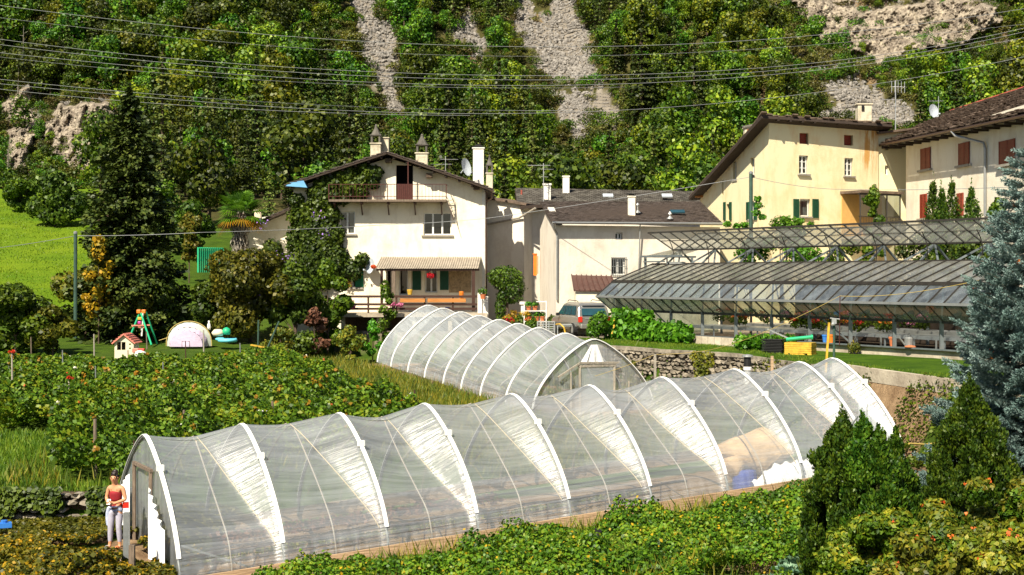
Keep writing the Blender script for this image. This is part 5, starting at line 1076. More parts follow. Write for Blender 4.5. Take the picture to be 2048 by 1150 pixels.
# ----- annex behind the corner, alley house, long barn-like house, rear roof
W3 = Wall(((974 - 1024) / F * 93, 93), ((1048 - 1024) / F * 92, 92)); an = thing('annex', (W3.a.x, 93, 3), 'plain cream annex wall right of the gabled house, half in shade', 'building'); mb = MB(); W3.solid(mb, [(-.6, 2), (W3.len, 2), (W3.len, W3.uv(1048, 409)[1]), (-.6, W3.uv(972, 396)[1])], [], 4.5); mb.build('wall', M['wallpink'], an)
mb = MB(); slab(mb, W3.px(970, 393, .3), W3.px(1056, 407, .3), W3.px(1056, 406, -5), W3.px(970, 392, -5), .14); mb.build('roof', M['slate2'], an)
mb = MB(); mb.tube([W3.px(972, 450, .15), W3.px(1040, 436, .15), W3.px(1078, 417, .6)], .07, 6); mb.build('gutter_pipe', M['palebark'], an)
mb = MB(); c = P(1040, 412, 91.5); e = P(1085, 409, 91.5); slab(mb, c, e, e + Vector((0, 5, .3)), c + Vector((0, 5, .3)), .2); mb.build('eave', M['underroof'], an)
W4 = Wall(((1035 - 1024) / F * 104, 104), ((1095 - 1024) / F * 104, 104)); al = thing('alley_house', (1.2, 104, 3), 'narrow house front with two barred balconies seen in the gap', 'house')
hs = [W4.rect(1053, 433, 1070, 450), W4.rect(1052, 472, 1068, 492), W4.rect(1054, 502, 1070, 525), W4.rect(1048, 546, 1072, 580)]
mb = MB(); W4.solid(mb, [(0, 2), (W4.len, 2), (W4.len, W4.uv(1060, 400)[1]), (0, W4.uv(1060, 400)[1])], hs, 5); mb.build('wall', M['wallpink'], al)
for h in hs[:3]: window(W4, h, al, 2, sill=False)
panel(W4, 1049, 547, 1060, 579, -.05, 0, 'dish', al, 'shutter', 10); panel(W4, 1061, 547, 1072, 579, -.05, 0, 'dish', al, 'shutter', 10)
for yb in (496, 526):
    u0, v0, u1, v1 = W4.rect(1049, yb - 22, 1080, yb); mb = MB(); W4.box(mb, u0, v0 - .12, u1, v0, 0, .9); bl_ = mb.build('balcony', M['concrete'], al); mb = MB(); mb.bar(W4.p(u0, v1, .85), W4.p(u1, v1, .85), .03)
    for k in range(13): u = lerp(u0, u1, k / 12); mb.bar(W4.p(u, v0, .85), W4.p(u, v1, .85), .018)
    mb.build('railing', M['black'], bl_)
W5 = Wall((P(1112, 500, 80).x, 80), (P(1440, 500, 83.5).x, 83.5)); barn = thing('long_house', (W5.a.x, 80, 2.7), 'long low cream house with dark slate roof and barred window', 'house')
ze = W5.uv(1250, 452)[1]; h5 = [W5.rect(1231, 465, 1245, 479), W5.rect(1223, 516, 1251, 550)]
S5 = Wall((P(1080, 500, 88).x, 88), (W5.a.x, 80)); mb = MB(); W5.solid(mb, [(.01, 2), (W5.len, 2), (W5.len, ze), (.01, ze)], h5, .4, off=S5.d * -.4)
S5.solid(mb, [(0, 2), (S5.len - .012, 2), (S5.len - .012, ze), (S5.len * .5, ze + 1.2), (0, ze)], [], .4, off=W5.d * .4); mb.build('wall', M['wallpink'], barn)
window(W5, h5[0], barn, 2, sill=False); window(W5, h5[1], barn, 2, sill=False)
mb = MB(); u0, v0, u1, v1 = h5[1]
for k in range(9): u = lerp(u0 - .03, u1 + .03, k / 8); mb.bar(W5.p(u, v0 - .05, .06), W5.p(u, v1 + .05, .06), .022)
for z_ in (v0 - .02, (v0 + v1) / 2, v1 + .02): mb.bar(W5.p(u0 - .05, z_, .07), W5.p(u1 + .05, z_, .07), .03)
mb.build('window_bars', M['gutter'], barn)
eA, eB = W5.px(1098, 444, .45), W5.px(1438, 447, .45); rA, rB = P(1080, 403, 87), P(1400, 403, 90); mb = MB(); slab(mb, eA, eB, rB, rA, .12); r_ = mb.build('roof', M['underroof'], barn); mb = MB(); slates(mb, eA, eB, rB, rA, 20, 46, .035, .015, .045); mb.build('slates', M['slate'], r_)
mb = MB(); mb.tube([W5.px(1098, 446, .5), W5.px(1438, 448, .5)], .075, 6); mb.tube([W5.px(1103, 447, .5), W5.px(1104, 456, .3), W5.px(1113, 466, .08), W5.px(1113, 600, .08)], .055, 6); mb.tube([W5.px(1276, 449, .3), W5.px(1276, 560, .06)], .04, 6); mb.build('gutter', M['gutter'], barn)
chimney(barn, P(1263, 434, 83.5), .42, .4, 1.15, 'wallyellow2', None); mb = MB(); c = P(1263, 388, 83.5); mb.box(c, (.55, .5, .05)); mb.box(c - Vector((0, 0, .12)), (.3, .3, .2)); mb.build('cowl', M['black'], barn)
for x, y, h in ((1275, 424, .5), (1340, 436, .32)): mb = MB(); c = P(x, y, 83.6 if x == 1275 else 82.5); mb.lathe(c - Vector((0, 0, .1)), [(.05, 0), (.05, h), (.12, h), (.10, h + .06), (.03, h + .16)], 8); mb.lathe(c - Vector((0, 0, .05)), [(.2, 0), (.07, .15)], 8); mb.build('vent_pipe', M['alu'], barn)
for x, y, D in ((1355, 423, 84.6),): mb = MB(); c = P(x, y, D); mb.box(c, (.85, .5, .08), rx=R(20)); mb.build('skylight', M['carglass'], r_)
RW = thing('rear_house', (6, 96, 3), 'rear house showing only its grey lichen roof and two chimneys', 'house'); eA, eB = P(1035, 412, 92.5), P(1410, 412, 96); rA, rB = P(1030, 376, 98), P(1420, 383, 101)
mb = MB(); slab(mb, eA, eB, rB, rA, .15); slab(mb, rA, rB, rB + Vector((0, 6, -2)), rA + Vector((0, 6, -2)), .15); r_ = mb.build('roof', M['underroof'], RW); mb = MB(); slates(mb, eA, eB, rB, rA, 16, 44, .04, .02, .05); mb.build('slates', M['slateg'], r_)
mb = MB(); mb.hexa([(eA.x, 93, 2), (eB.x, 97, 2), (eB.x, 103, 2), (eA.x, 102, 2), (eA.x, 93, eA.z - .2), (eB.x, 97, eB.z - .2), (eB.x, 103, eB.z - .2), (eA.x, 102, eA.z - .2)]); mb.build('wall', M['wallpink'], RW)
chimney(RW, P(1094, 395, 95) - Vector((0, 0, .2)), .5, .5, 1.0, 'chimwhite', None); mb = MB(); c = P(1094, 368, 95); mb.box(c, (.6, .55, .06)); mb.build('cowl', M['chimwhite'], RW); chimney(RW, P(1132, 382, 97.5) - Vector((0, 0, .2)), .46, .46, 1.15, 'chimwhite', None)
antenna(RW, P(1087, 405, 94), 2.6, [(2.45, 1.5, 3.1, 8, .15), (2.2, .9, .3, 3, .25), (1.7, .5, .9, 4, .12)], r=.028)
mb = MB(); mb.tube([P(1043, 392, 96), P(1043, 380, 96)], .06, 6); mb.build('vent_pipe', M['redtile'], RW)
for x in (1216, 1334): mb = MB(); mb.box(P(x, 391, 97), (.7, .5, .08), rx=R(25)); mb.build('skylight', M['dish'], r_)

# ----- pale yellow house
K = (P(1538, 500, 80).x, 80); WY = Wall(K, (P(1757, 500, 84.5).x, 84.5)); WL = Wall((P(1400, 500, 93).x, 93), K)
yl = thing('yellow_house', (K[0], 80, 3), 'tall pale yellow house with green shutters and brown loft hatches', 'house')
zt0, zt1 = WY.uv(1538, 240)[1], WY.uv(1757, 254)[1]; hy = {k: WY.rect(*v) for k, v in dict(a=(1599, 266, 1617, 288), b=(1688, 270, 1706, 291), c=(1598, 311, 1616, 348), d=(1689, 316, 1706, 352), e=(1600, 398, 1620, 433)).items()}
mb = MB(); WY.solid(mb, [(.01, 2), (WY.len, 2), (WY.len, zt1), (.01, zt0)], list(hy.values()), .45, off=WL.d * -.5)
hl = {k: WL.rect(*v) for k, v in dict(a=(1501, 315, 1509, 350), b=(1466, 323, 1473, 360), c=(1444, 361, 1447, 390), d=(1453, 408, 1459, 442), e=(1500, 402, 1508, 438)).items()}
zl = WL.uv(1400, 392)[1]; WL.solid(mb, [(0, 2), (WL.len - .012, 2), (WL.len - .012, zt0), (0, zl)], list(hl.values()), .45, off=WY.d * .5)
mb.build('wall', M['wallstained'], yl)
for k in 'ab':
    h = hy[k]; mm = MB(); n = 6
    for q in range(n): WY.box(mm, h[0], lerp(h[1], h[3], q / n), h[2], lerp(h[1], h[3], (q + .85) / n), -.25, -.18)
    mm.build('loft_hatch', M['redshut'], yl)
for k in 'cd': window(WY, hy[k], yl, 2, 3, curtain=.9, depth=.12)
window(WY, hy['e'], yl, 1, 1, curtain=.95, depth=.12)
for x0, x1 in ((1586, 1597), (1624, 1636)): panel(WY, x0, 398, x1, 436, .02, .07, 'darkgreen', yl, 'shutter', 14)
for k in 'ab': window(WL, hl[k], yl, 1, 1, curtain=.9, depth=.15, sillout=.05)
window(WL, hl['c'], yl, 1, sill=False); window(WL, hl['d'], yl, 1, sill=True, curtain=.9); window(WL, hl['e'], yl, 1, sill=True, curtain=.9)
for x0, x1 in ((1448, 1452), (1460, 1464), (1494, 1499), (1509, 1515)): panel(WL, x0, 404, x1, 440, .02, .07, 'darkgreen', yl, 'shutter', 14)
# shed roof falling away to the rear left
nL = -WL.n; ov = .9; fA = WY.p(-.5, zt0 + .15, .7) + nL * .55; fB = WY.p(WY.len + .4, zt1 + .12, .7); dl = Vector((WL.a.x - K[0], WL.a.y - K[1], zl - zt0)); dl = dl * 1.07
mb = MB(); slab(mb, fA, fB, fB + dl, fA + dl, .16)
for k in range(10): c = WY.p(lerp(.2, WY.len - .2, k / 9), lerp(zt0, zt1, k / 9) - .02, 0); mb.bar(c + WY.n * .2, c - WY.n * .6, .12, .14)
r_ = mb.build('roof', M['underroof'], yl); mb = MB(); up_ = Vector((0, 0, .03)); slates(mb, fB + up_, fB + dl + up_, fA + dl + up_, fA + up_, 14, 22, .05, .05, .07, .3); slates(mb, fA + nL * .06 + up_, fB + up_, fB + dl * .12 + up_, fA + dl * .12 + up_, 2, 22, .07, .05, .08, .3); mb.build('slates', M['slate2'], r_)
mb = MB()
for x, y in ((1452, 331), (1426, 362), (1405, 392), (1512, 262)): c = WL.px(x, y, .35); mb.bar(c + WL.n * .5, c - WL.n * .15, .22, .2)
mb.build('purlin_end', M['wood_orange'], yl)
c = chimney(yl, P(1727, 243, 88), .85, .7, 1.0, 'chimney', None); mb = MB(); q = P(1727, 209, 88); mb.box(q, (.95, .8, .07)); mb.box(q + Vector((0, 0, .14)), (.3, .3, .18)); mb.build('cowl', M['slateg'], c)
mb = MB(); q = P(1726, 216, 87.6); mb.box(q, (.16, .06, .3)); mb.build('flue_opening', M['dark'], c)
c = chimney(yl, P(1499, 275, 90), .7, .6, .55, 'chimney', None); mb = MB(); q = P(1499, 252, 90); mb.box(q, (.85, .8, .08), rx=.2, ry=-.2); mb.build('cowl', M['slateg'], c)
# glazed balcony (veranda) at the right
vu0, vv0, vu1, vv1 = WY.rect(1680, 388, 1762, 466); mb = MB(); WY.box(mb, vu0, vv1 - .05, vu1 + .1, vv1 + .1, 0, 1.7); vr = mb.build('veranda', M['slate2'], yl)
mb = MB(); WY.box(mb, vu0 + .1, vv0 - .2, vu1, vv1 - .05, .01, .06); mb.build('warm_wall', M['amber'], vr)
mb = MB()
for k in range(4): u = lerp(vu0 + .1, vu1, k / 3); mb.bar(WY.p(u, vv0 - .3, 1.5), WY.p(u, vv1, 1.5), .07)
mb.bar(WY.p(vu0, vv0 + .9, 1.5), WY.p(vu1, vv0 + .9, 1.5), .05); mb.bar(WY.p(vu0, vv1 - .1, 1.5), WY.p(vu1, vv1 - .1, 1.5), .08)
for k in range(26): u = lerp(vu0 + .1, vu1, k / 25); mb.bar(WY.p(u, vv0 - .2, 1.5), WY.p(u, vv0 + .9, 1.5), .018)
mb.build('veranda_frame', M['steeldk'], vr); mb = MB(); mb.quad(WY.p(vu0 + .1, vv0 + .9, 1.46), WY.p(vu1, vv0 + .9, 1.46), WY.p(vu1, vv1 - .1, 1.46), WY.p(vu0 + .1, vv1 - .1, 1.46)); mb.build('veranda_pane', M['window'], vr)
mb = MB(); WY.box(mb, vu0 + .05, vv0 - .4, vu1, vv0 - .25, 0, 1.55); mb.build('veranda_floor', M['concrete'], vr)
# ----- set-back link with two small windows
WC = Wall((P(1752, 500, 84.6).x, 84.6), (P(1880, 500, 85.5).x, 85.5)); lk = thing('link_building', (22, 85, 3), 'set back pale yellow link with two small windows between the houses', 'building')
hc = [WC.rect(1770, 277, 1777, 300), WC.rect(1770, 331, 1777, 350)]; mb = MB(); WC.solid(mb, [(-.3, 2), (WC.len, 2), (WC.len, WC.uv(1880, 258)[1]), (0, WC.uv(1757, 266)[1])], hc, 4); mb.build('wall', M['wallyellow'], lk)
window(WC, hc[0], lk, 1, sill=False); window(WC, hc[1], lk, 1, sill=False)
mb = MB(); slab(mb, WC.px(1750, 265, .4), WC.px(1885, 249, .4), WC.px(1885, 247, -5), WC.px(1750, 262, -5), .12); mb.build('roof', M['slate2'], lk)
antenna(lk, P(1791, 262, 87), 3.1, [(2.7, .9, .2, 5, -.35), (1.9, 1.3, 3.2, 7, .2), (1.5, 1.1, .1, 5, .2)], r=.035)
c = P(1868, 222, 90); mb = MB(); dish(lk, c, .42, (.5, -.85, .2)); antenna(lk, P(1877, 240, 90), 1.5, [(1.2, .9, 3.1, 6, .2)])
# ----- right house with red brown shutters
R0, R1 = (P(1812, 500, 83).x, 83.), (P(2110, 500, 64).x, 64.); WR = Wall(R0, R1); rh = thing('shuttered_house', (R0[0], 80, 3), 'cream house at the right edge with red brown shutters and slate roof', 'house')
zr = WR.uv(1812, 283)[1]; wins = dict(a=(1843, 296, 1862, 338), b=(1919, 285, 1940, 329), c=(2000, 280, 2031, 327), d=(1842, 388, 1855, 436), e=(1916, 386, 1928, 432)); hr = {k: WR.rect(*v) for k, v in wins.items()}
mb = MB(); WR.solid(mb, [(0, 2), (WR.len, 2), (WR.len, zr + .3), (0, zr)], [], .5); mb.hexa([WR.p(0, 2, -.52), WR.p(WR.len, 2, -.52), WR.p(WR.len, 2, -8), WR.p(0, 2, -8), WR.p(0, zr, -.52), WR.p(WR.len, zr + .3, -.52), WR.p(WR.len, zr + .3, -8), WR.p(0, zr, -8)]); mb.build('wall', M['wallyellow2'], rh)
def closed(W, h, root):
    u0, v0, u1, v1 = h
    for a, b_ in ((u0, (u0 + u1) / 2 - .01), ((u0 + u1) / 2 + .01, u1)):
        m_ = MB(); W.box(m_, a, v0, a + .07, v1, .02, .08); W.box(m_, b_ - .07, v0, b_, v1, .02, .08); W.box(m_, a + .07, v0, b_ - .07, v1, .02, .045)
        n = 16
        for k in range(n): W.box(m_, a + .07, lerp(v0, v1, (k + .1) / n), b_ - .07, lerp(v0, v1, (k + .72) / n), .045, .07)
        m_.build('shutter', M['redshut'], root)
    m_ = MB(); W.box(m_, u0 - .2, v0 - .14, u1 + .2, v0 - .02, .0, .2); m_.build('sill', M['sill'], root)
for h in hr.values(): closed(WR, h, rh)
eA = WR.px(1786, 290, .9); eB = WR.px(2110, 226, .9); eB.z = eA.z + .25 if abs(eB.z - eA.z) > 2 else eB.z; rA = P(1900, 226, 93); rB = P(2140, 150, 80)
mb = MB(); slab(mb, eA, eB, rB, rA, .16)
for k in range(16): f = (k + .5) / 16; c = eA.lerp(eB, f) - Vector((0, 0, .2)); mb.bar(c, c + WR.n * 1.2, .12, .12)
r_ = mb.build('roof', M['underroof'], rh); mb = MB(); up_ = Vector((0, 0, .04)); slates(mb, eA + up_, eB + up_, rB + up_, rA + up_, 24, 40, .06, .10, .09, .4); mb.build('slates', M['slate2'], r_)
mb = MB(); mb.tube([rA + Vector((0, 0, .12)), rB + Vector((0, 0, .12))], .08, 6); mb.build('ridge_tiles', M['redtile'], r_)
mb = MB(); mb.tube([WR.px(1941, 263, 1.0), WR.px(1945, 272, .9), WR.px(1972, 286, .12), WR.px(1974, 296, .1), WR.px(1974, 432, .1)], .075, 7); mb.build('downpipe', M['gutter'], rh)
mb = MB(); mb.tube([eA - WR.n * .08 - Vector((0, 0, .05)), eB - WR.n * .08 - Vector((0, 0, .05))], .08, 6); mb.build('gutter', M['copper'], rh)
# brown lean-to next to the car
mb = MB(); lt = thing('shed', (4, 77, 2.8), 'small lean-to shed with brown sheet metal roof behind the silver car', 'shed'); a, b_ = P(1143, 550, 79.6), P(1222, 552, 80.2); c, d = P(1236, 581, 77.6), P(1148, 581, 77.4); slab(mb, d, c, b_, a, .06)
for k in range(9): f = k / 8; mb.bar(d.lerp(c, f) + Vector((0, 0, .03)), a.lerp(b_, f) + Vector((0, 0, .03)), .05, .06)
mb.build('roof', M['brownmetal'], lt); mb = MB(); w0 = d + Vector((.1, .15, -.08)); w1 = c + Vector((-.1, .15, -.08)); mb.hexa([(w0.x, w0.y, 2.6), (w1.x, w1.y, 2.6), (w1.x, 79.7, 2.6), (w0.x, 79.5, 2.6), tuple(w0), tuple(w1), (w1.x, 79.7, w1.z), (w0.x, 79.5, w0.z)]); mb.build('wall', M['wallwhite'], lt)
# orange window box on the barn corner
mb = MB(); q = S5.px(1080, 530, .3); mb.box(q, (.22, .4, 1.3)); mb.box(q + Vector((.16, 0, 0)), (.04, .3, 1.1)); mb.box(q + Vector((-.02, -.2, .68)), (.3, .1, .06)); top('orange_box', mb, M['plastic_org'], 'tall orange box fixed on the side wall in the gap', 'box')

# ---------------------------------------------------------------- glass greenhouse
G0 = Vector((8.51, 68, 0)); G1 = Vector((17.9, 52.2, 0)); gu = (G1 - G0).normalized(); gn_ = Vector((-gu.y, gu.x, 0)); gn_ = gn_ if gn_.y > 0 else -gn_   # gn_ points away from camera
def GP(u, n, z): return Vector((G0.x, G0.y, 0)) + gu * u + gn_ * n + Vector((0, 0, z))
def gu_at(x, n):   # u where the line at offset n crosses picture column x
    k = (x - 1024) / F; b_ = G0 + gn_ * n; return (k * b_.y - b_.x) / (gu.x - k * gu.y)
UL = gu_at(1193, -.9); UR = gu_at(1985, 0); gh = thing('glass_greenhouse', GP(UL, 0, 2.8), 'long glass greenhouse with raised roof vents on low concrete wall', 'greenhouse')
NB = 32; us = np.linspace(UL, UR, NB + 1)
def glazing(nm, n0, z0, n1, z1, glass, barw=.045, root=gh, ulo=UL, uhi=UR, nb=NB, rails=True, sag=0):
    g = MB(); g.quad(GP(ulo, n0, z0), GP(uhi, n0, z0), GP(uhi, n1, z1), GP(ulo, n1, z1)); o = g.build(nm, M[glass], root)
    b_ = MB()
    for u in np.linspace(ulo, uhi, nb + 1): b_.bar(GP(u, n0, z0 + .02), GP(u, n1, z1 + .02), barw, .06)
    if rails:
        b_.bar(GP(ulo, n0, z0), GP(uhi, n0, z0), .08, .08); b_.bar(GP(ulo, n1, z1), GP(uhi, n1, z1), .08, .08)
    b_.build('glazing_bars', M['steeldk'], o); return o
ZT = 4.9
glazing('lower_roof_glass', -.9, ZT, .1, 5.63, 'ghglass2'); glazing('side_glass', 0, 4.2, -.9, ZT - .03, 'ghglass3'); glazing('roof_glass', .16, 5.70, 2.7, 6.58, 'ghglass')
glazing('far_roof_glass', 7.1, 5.63, 4.5, 6.58, 'ghglass'); 
mb = MB(); mb.bar(GP(UL, .1, 5.66), GP(UR, .1, 5.66), .14, .10); mb.build('gutter', M['steeldk'], gh)
mb = MB(); mb.bar(GP(UL, -.93, ZT), GP(UR, -.93, ZT), .07, .10); mb.build('eave_rail', M['gutter'], gh)
VL = gu_at(1347, 3.6)
o = glazing('roof_vent', 3.55, 7.32, 1.95, 8.2, 'ventglass', ulo=VL, nb=27); mb = MB(); mb.bar(GP(VL, 2.75, 7.78), GP(UR, 2.75, 7.78), .04, .04); mb.build('vent_rail', M['steeldk'], o)
o = glazing('roof_vent', 3.65, 7.32, 5.25, 8.2, 'ventglass', ulo=VL, nb=27)
for u in np.linspace(VL + .6, UR - .3, 9):      # roof trusses
    mb = MB()
    for a, b_ in (((u, 2.7, 6.55), (u, 3.6, 7.3)), ((u, 4.5, 6.55), (u, 3.6, 7.3)), ((u, 2.7, 6.55), (u, 4.5, 6.55)), ((u + 1.0, 2.7, 6.55), (u, 3.6, 7.3)), ((u - 1.0, 2.7, 6.55), (u, 3.6, 7.3))): mb.bar(GP(*a), GP(*b_), .08, .08)
    mb.build('truss', M['steel'], gh)
for u in np.linspace(VL + 1.2, UR, 9):
    pts = [GP(u + .35 * math.sin(t * 3.0) * .5, 2.7 - .3 * t, 6.6 + 1.2 * t) for t in np.linspace(0, 1, 8)]; MB().tube(pts, .022, 4).build('vent_arm', M['steeldk'], gh)
for u in np.linspace(UL + .25, UR, 11):
    MB().bar(GP(u, 0, 2.95), GP(u, 0, 4.25), .14, .14).build('post', M['steel'], gh); MB().bar(GP(u, 7.1, 2.8), GP(u, 7.1, 5.6), .12).build('post', M['steel'], gh)
    MB().bar(GP(u, 0, 4.25), GP(u, .1, 5.6), .07).build('rafter', M['steel'], gh)
for u in (UL + 3.6, UL + 15.5): MB().bar(GP(u, .1, 4.2), GP(u + 2.0, .1, 3.05), .05).build('brace', M['steel'], gh)
mb = MB(); mb.bar(GP(UL, 0, 4.2), GP(UR, 0, 4.2), .09, .12); mb.build('side_rail', M['steeldk'], gh)
# left end: frame box above the roof, gable glass
mb = MB()
for n_ in (2.5, 5.6): mb.bar(GP(VL - 1.0, n_, 5.9), GP(VL - 1.0, n_, 6.95), .13)
mb.bar(GP(VL - 1.1, 2.3, 6.98), GP(VL - 1.1, 5.9, 6.98), .16, .1); mb.bar(GP(VL - 1.0, 2.3, 6.98), GP(VL + 2.4, 2.3, 6.98), .1, .1); mb.bar(GP(VL - 1.0, 2.4, 6.7), GP(VL + .8, 2.4, 6.7), .07); mb.bar(GP(VL + .9, 2.5, 6.4), GP(VL + .9, 2.5, 6.95), .07); mb.build('end_frame', M['steel'], gh)
mb = MB(); mb.quad(GP(VL - 1.0, 2.4, 7.0), GP(VL + 2.2, 2.4, 7.0), GP(VL + 2.2, 4.2, 7.45), GP(VL - .2, 4.2, 7.45)); mb.build('small_vent', M['ghglass'], gh)
mb = MB(); mb.box(GP(UL + 2.3, 2.55, 6.62), (.9, .35, .12), rz=math.atan2(gu.y, gu.x)); mb.build('roof_bracket', M['alu'], gh)
g = MB(); g.add([GP(UL, -.9, ZT), GP(UL, 0, 4.2), GP(UL, 0, 2.9), GP(UL, 7.1, 2.9), GP(UL, 7.1, 5.6), GP(UL, 4.5, 6.5), GP(UL, 2.7, 6.5), GP(UL, .1, 5.6)], [tuple(range(8))]); g.build('end_glass', M['ghglass3'], gh)
mb = MB(); zb_ = 2.5; UW = gu_at(1372, 0); UR2 = gu_at(2060, 0)
mb.hexa([GP(UW, -.12, 2.3), GP(UR2, -.12, 2.3), GP(UR2, .1, 2.3), GP(UW, .1, 2.3), GP(UW, -.12, 3.06), GP(UR2, -.12, 3.06), GP(UR2, .1, 3.06), GP(UW, .1, 3.06)]); mb.hexa([GP(UW, -.4, 2.2), GP(UR2, -.4, 2.2), GP(UR2, -.13, 2.2), GP(UW, -.13, 2.2), GP(UW, -.4, 2.58), GP(UR2, -.4, 2.58), GP(UR2, -.13, 2.58), GP(UW, -.13, 2.58)])
mb.build('base_wall', M['concrete'], gh); mb = MB(); mb.bar(GP(UW, -.06, 3.1), GP(UR, -.06, 3.1), .34, .05); mb.build('sill_board', M['board'], gh)
mb = MB(); mb.bar(GP(UW, -.25, 3.14), GP(UR, -.25, 3.14), .05, .06); mb.build('sill_rail', M['steel'], gh)
mb = MB(); mb.quad(GP(UL, .1, 2.83), GP(UR, .1, 2.83), GP(UR, 7.0, 2.83), GP(UL, 7.0, 2.83)); mb.build('floor', M['bark'], gh)
mb = MB(); mb.hexa([GP(UL + 6, 7.2, 2.8), GP(UR, 7.2, 2.8), GP(UR, 7.3, 2.8), GP(UL + 6, 7.3, 2.8), GP(UL + 6, 7.2, 5.5), GP(UR, 7.2, 5.5), GP(UR, 7.3, 5.5), GP(UL + 6, 7.3, 5.5)]); mb.build('rear_wall', M['underroof'], gh)
for n_, z_ in ((1.2, 3.55), (4.2, 3.6)):
    mb = MB(); mb.hexa([GP(UL + 5, n_, z_ - .14), GP(UR, n_, z_ - .14), GP(UR, n_ + 1.6, z_ - .14), GP(UL + 5, n_ + 1.6, z_ - .14), GP(UL + 5, n_, z_), GP(UR, n_, z_), GP(UR, n_ + 1.6, z_), GP(UL + 5, n_ + 1.6, z_)])
    for u in np.arange(UL + 5.2, UR, 1.6): mb.bar(GP(u, n_ + .1, 2.84), GP(u, n_ + .1, z_ - .14), .07)
    o = top('potting_bench', mb, M['alu'], 'long grey metal bench near the open side inside the glass greenhouse' if n_ < 2 else 'second grey bench further back inside the glass greenhouse', 'bench')
def plantcloud(nm, pts, n, size, mat, label, cat, kind='stuff', shell=.7, w_=.38):
    p_, n_ = blob_pts(pts, n, shell, lump=.3); V_, Q_ = leaf_geo(p_, n_, size, w_, .9); return tag(mesh_np(nm, V_, Q_, M[mat]), label, cat, kind=kind)
random.seed(3)
hang = [(GP(random.uniform(UL + 5, UR - 6), random.uniform(.6, 5), 0)) for _ in range(60)]
plantcloud('flowering_plants', [(c.x, c.y, random.uniform(3.75, 4.25), .3, .3, .2) for c in hang], 5000, .12, 'green', 'rows of potted plants standing on benches in the glass greenhouse', 'plants')
for m_, cl, s_ in (('orange_fl', 'orange', 0), ('red_fl', 'red', 1), ('pink_fl', 'pink', 2)):
    cs_ = [hang[k] for k in range(s_, 60, 3)]; plantcloud('blooms', [(c.x, c.y - .15, 4.15 + .15 * math.sin(c.x * 9), .22, .22, .1) for c in cs_], 700, .08, m_, cl + ' blooms among the plants inside the glass greenhouse', 'flowers')
for k, (x, z_, m_, lb, r_) in enumerate(((1785, 3.42, 'terracotta', 'terracotta pot standing on the sill board beside the watering can', .14), (1650, 3.25, 'plastic_blue', 'blue plastic pot on the greenhouse sill', .12), (1662, 3.27, 'plastic_org', 'orange plastic pot next to the blue one on sill', .13))):
    c = GP(gu_at(x, .1), .1, 3.15); mb = MB(); mb.lathe(c, [(r_ * .7, 0), (r_, r_ * 2.2), (r_ * 1.12, r_ * 2.2), (r_ * 1.12, r_ * 2.7), (r_ * .9, r_ * 2.7)], 12); top('flower_pot', mb, M[m_], lb, 'pot')
c = GP(gu_at(1816, .0), .05, 3.14); mb = MB(); mb.lathe(c, [(.17, 0), (.18, .36), (.12, .42), (.1, .4)], 12); mb.tube([c + Vector((-.15, 0, .1)), c + Vector((-.4, 0, .42))], .03, 6); mb.tube([c + Vector((.1, 0, .4)), c + Vector((.02, 0, .56)), c + Vector((-.12, 0, .44))], .015, 5); top('watering_can', mb, M['gutter'], 'grey metal watering can on the greenhouse sill', 'watering can')
c = GP(gu_at(1816, -.3), -.18, 3.18); mb = MB(); mb.lathe(c, [(.22, 0), (.2, .04), (.05, .07)], 12); top('saucer', mb, M['terracotta'], 'flat terracotta saucer leaning below the watering can', 'saucer')
mb = MB(); c = GP(gu_at(1710, -.5), -.55, 2.62); mb.lathe(c, [(.13, 0), (.17, .26), (.15, .26)], 10); o = thing('potted_plant', c, 'small spiky plant in black pot on the lawn by greenhouse wall', 'plant'); mb.build('pot', M['black'], o); p_, n_ = blob_pts([(c.x, c.y, c.z + .42, .26, .26, .26)], 200, .8); V_, Q_ = leaf_geo(p_, n_, .2, .12, .5); mesh_np('leaves', V_, Q_, M['weeds'], o)

# ---- planter of blocks and leafy crops on the terrace
pa, pb = PG(1213, 72.8), PG(1484, 63.6); mb = MB(); n = 22
for k in range(n):
    a, b_ = pa.lerp(pb, k / n), pa.lerp(pb, (k + .97) / n); z0 = 2.6; mb.hexa([(a.x, a.y, z0), (b_.x, b_.y, z0), (b_.x + .1, b_.y + .25, z0), (a.x + .1, a.y + .25, z0), (a.x, a.y, 3.14), (b_.x, b_.y, 3.14), (b_.x + .1, b_.y + .25, 3.14), (a.x + .1, a.y + .25, 3.14)])
top('planter_wall', mb, M['block'], 'low wall of pale and brown concrete blocks along the leafy vegetable bed', 'wall')
bl = []
for k in range(16):
    f = k / 15; c = P(lerp(1228, 1368, f), lerp(664, 672, f) + 4 * math.sin(k * 3), lerp(71, 66.5, f)); bl.append((c.x, c.y, 3.2, .5, .5, .55 if k != 2 else .9))
    if k in (1, 2, 3, 6, 7): bl.append((c.x, c.y + .3, 3.9, .4, .4, .45))
plantcloud('squash_patch', bl, 5200, .26, 'bright', 'bright green large leaved squash plants behind the block wall', 'vegetables')
c = P(1520, 680, 61); plantcloud('leafy_patch', [(c.x + d, c.y, 3.1, .45, .4, .35) for d in (-.7, -.2, .3, .8, 1.2)], 1800, .16, 'bright', 'bright green leafy clump behind the stacked trays', 'vegetables')
for k, (x, y) in enumerate(((1438, 655), (1476, 655))): pass
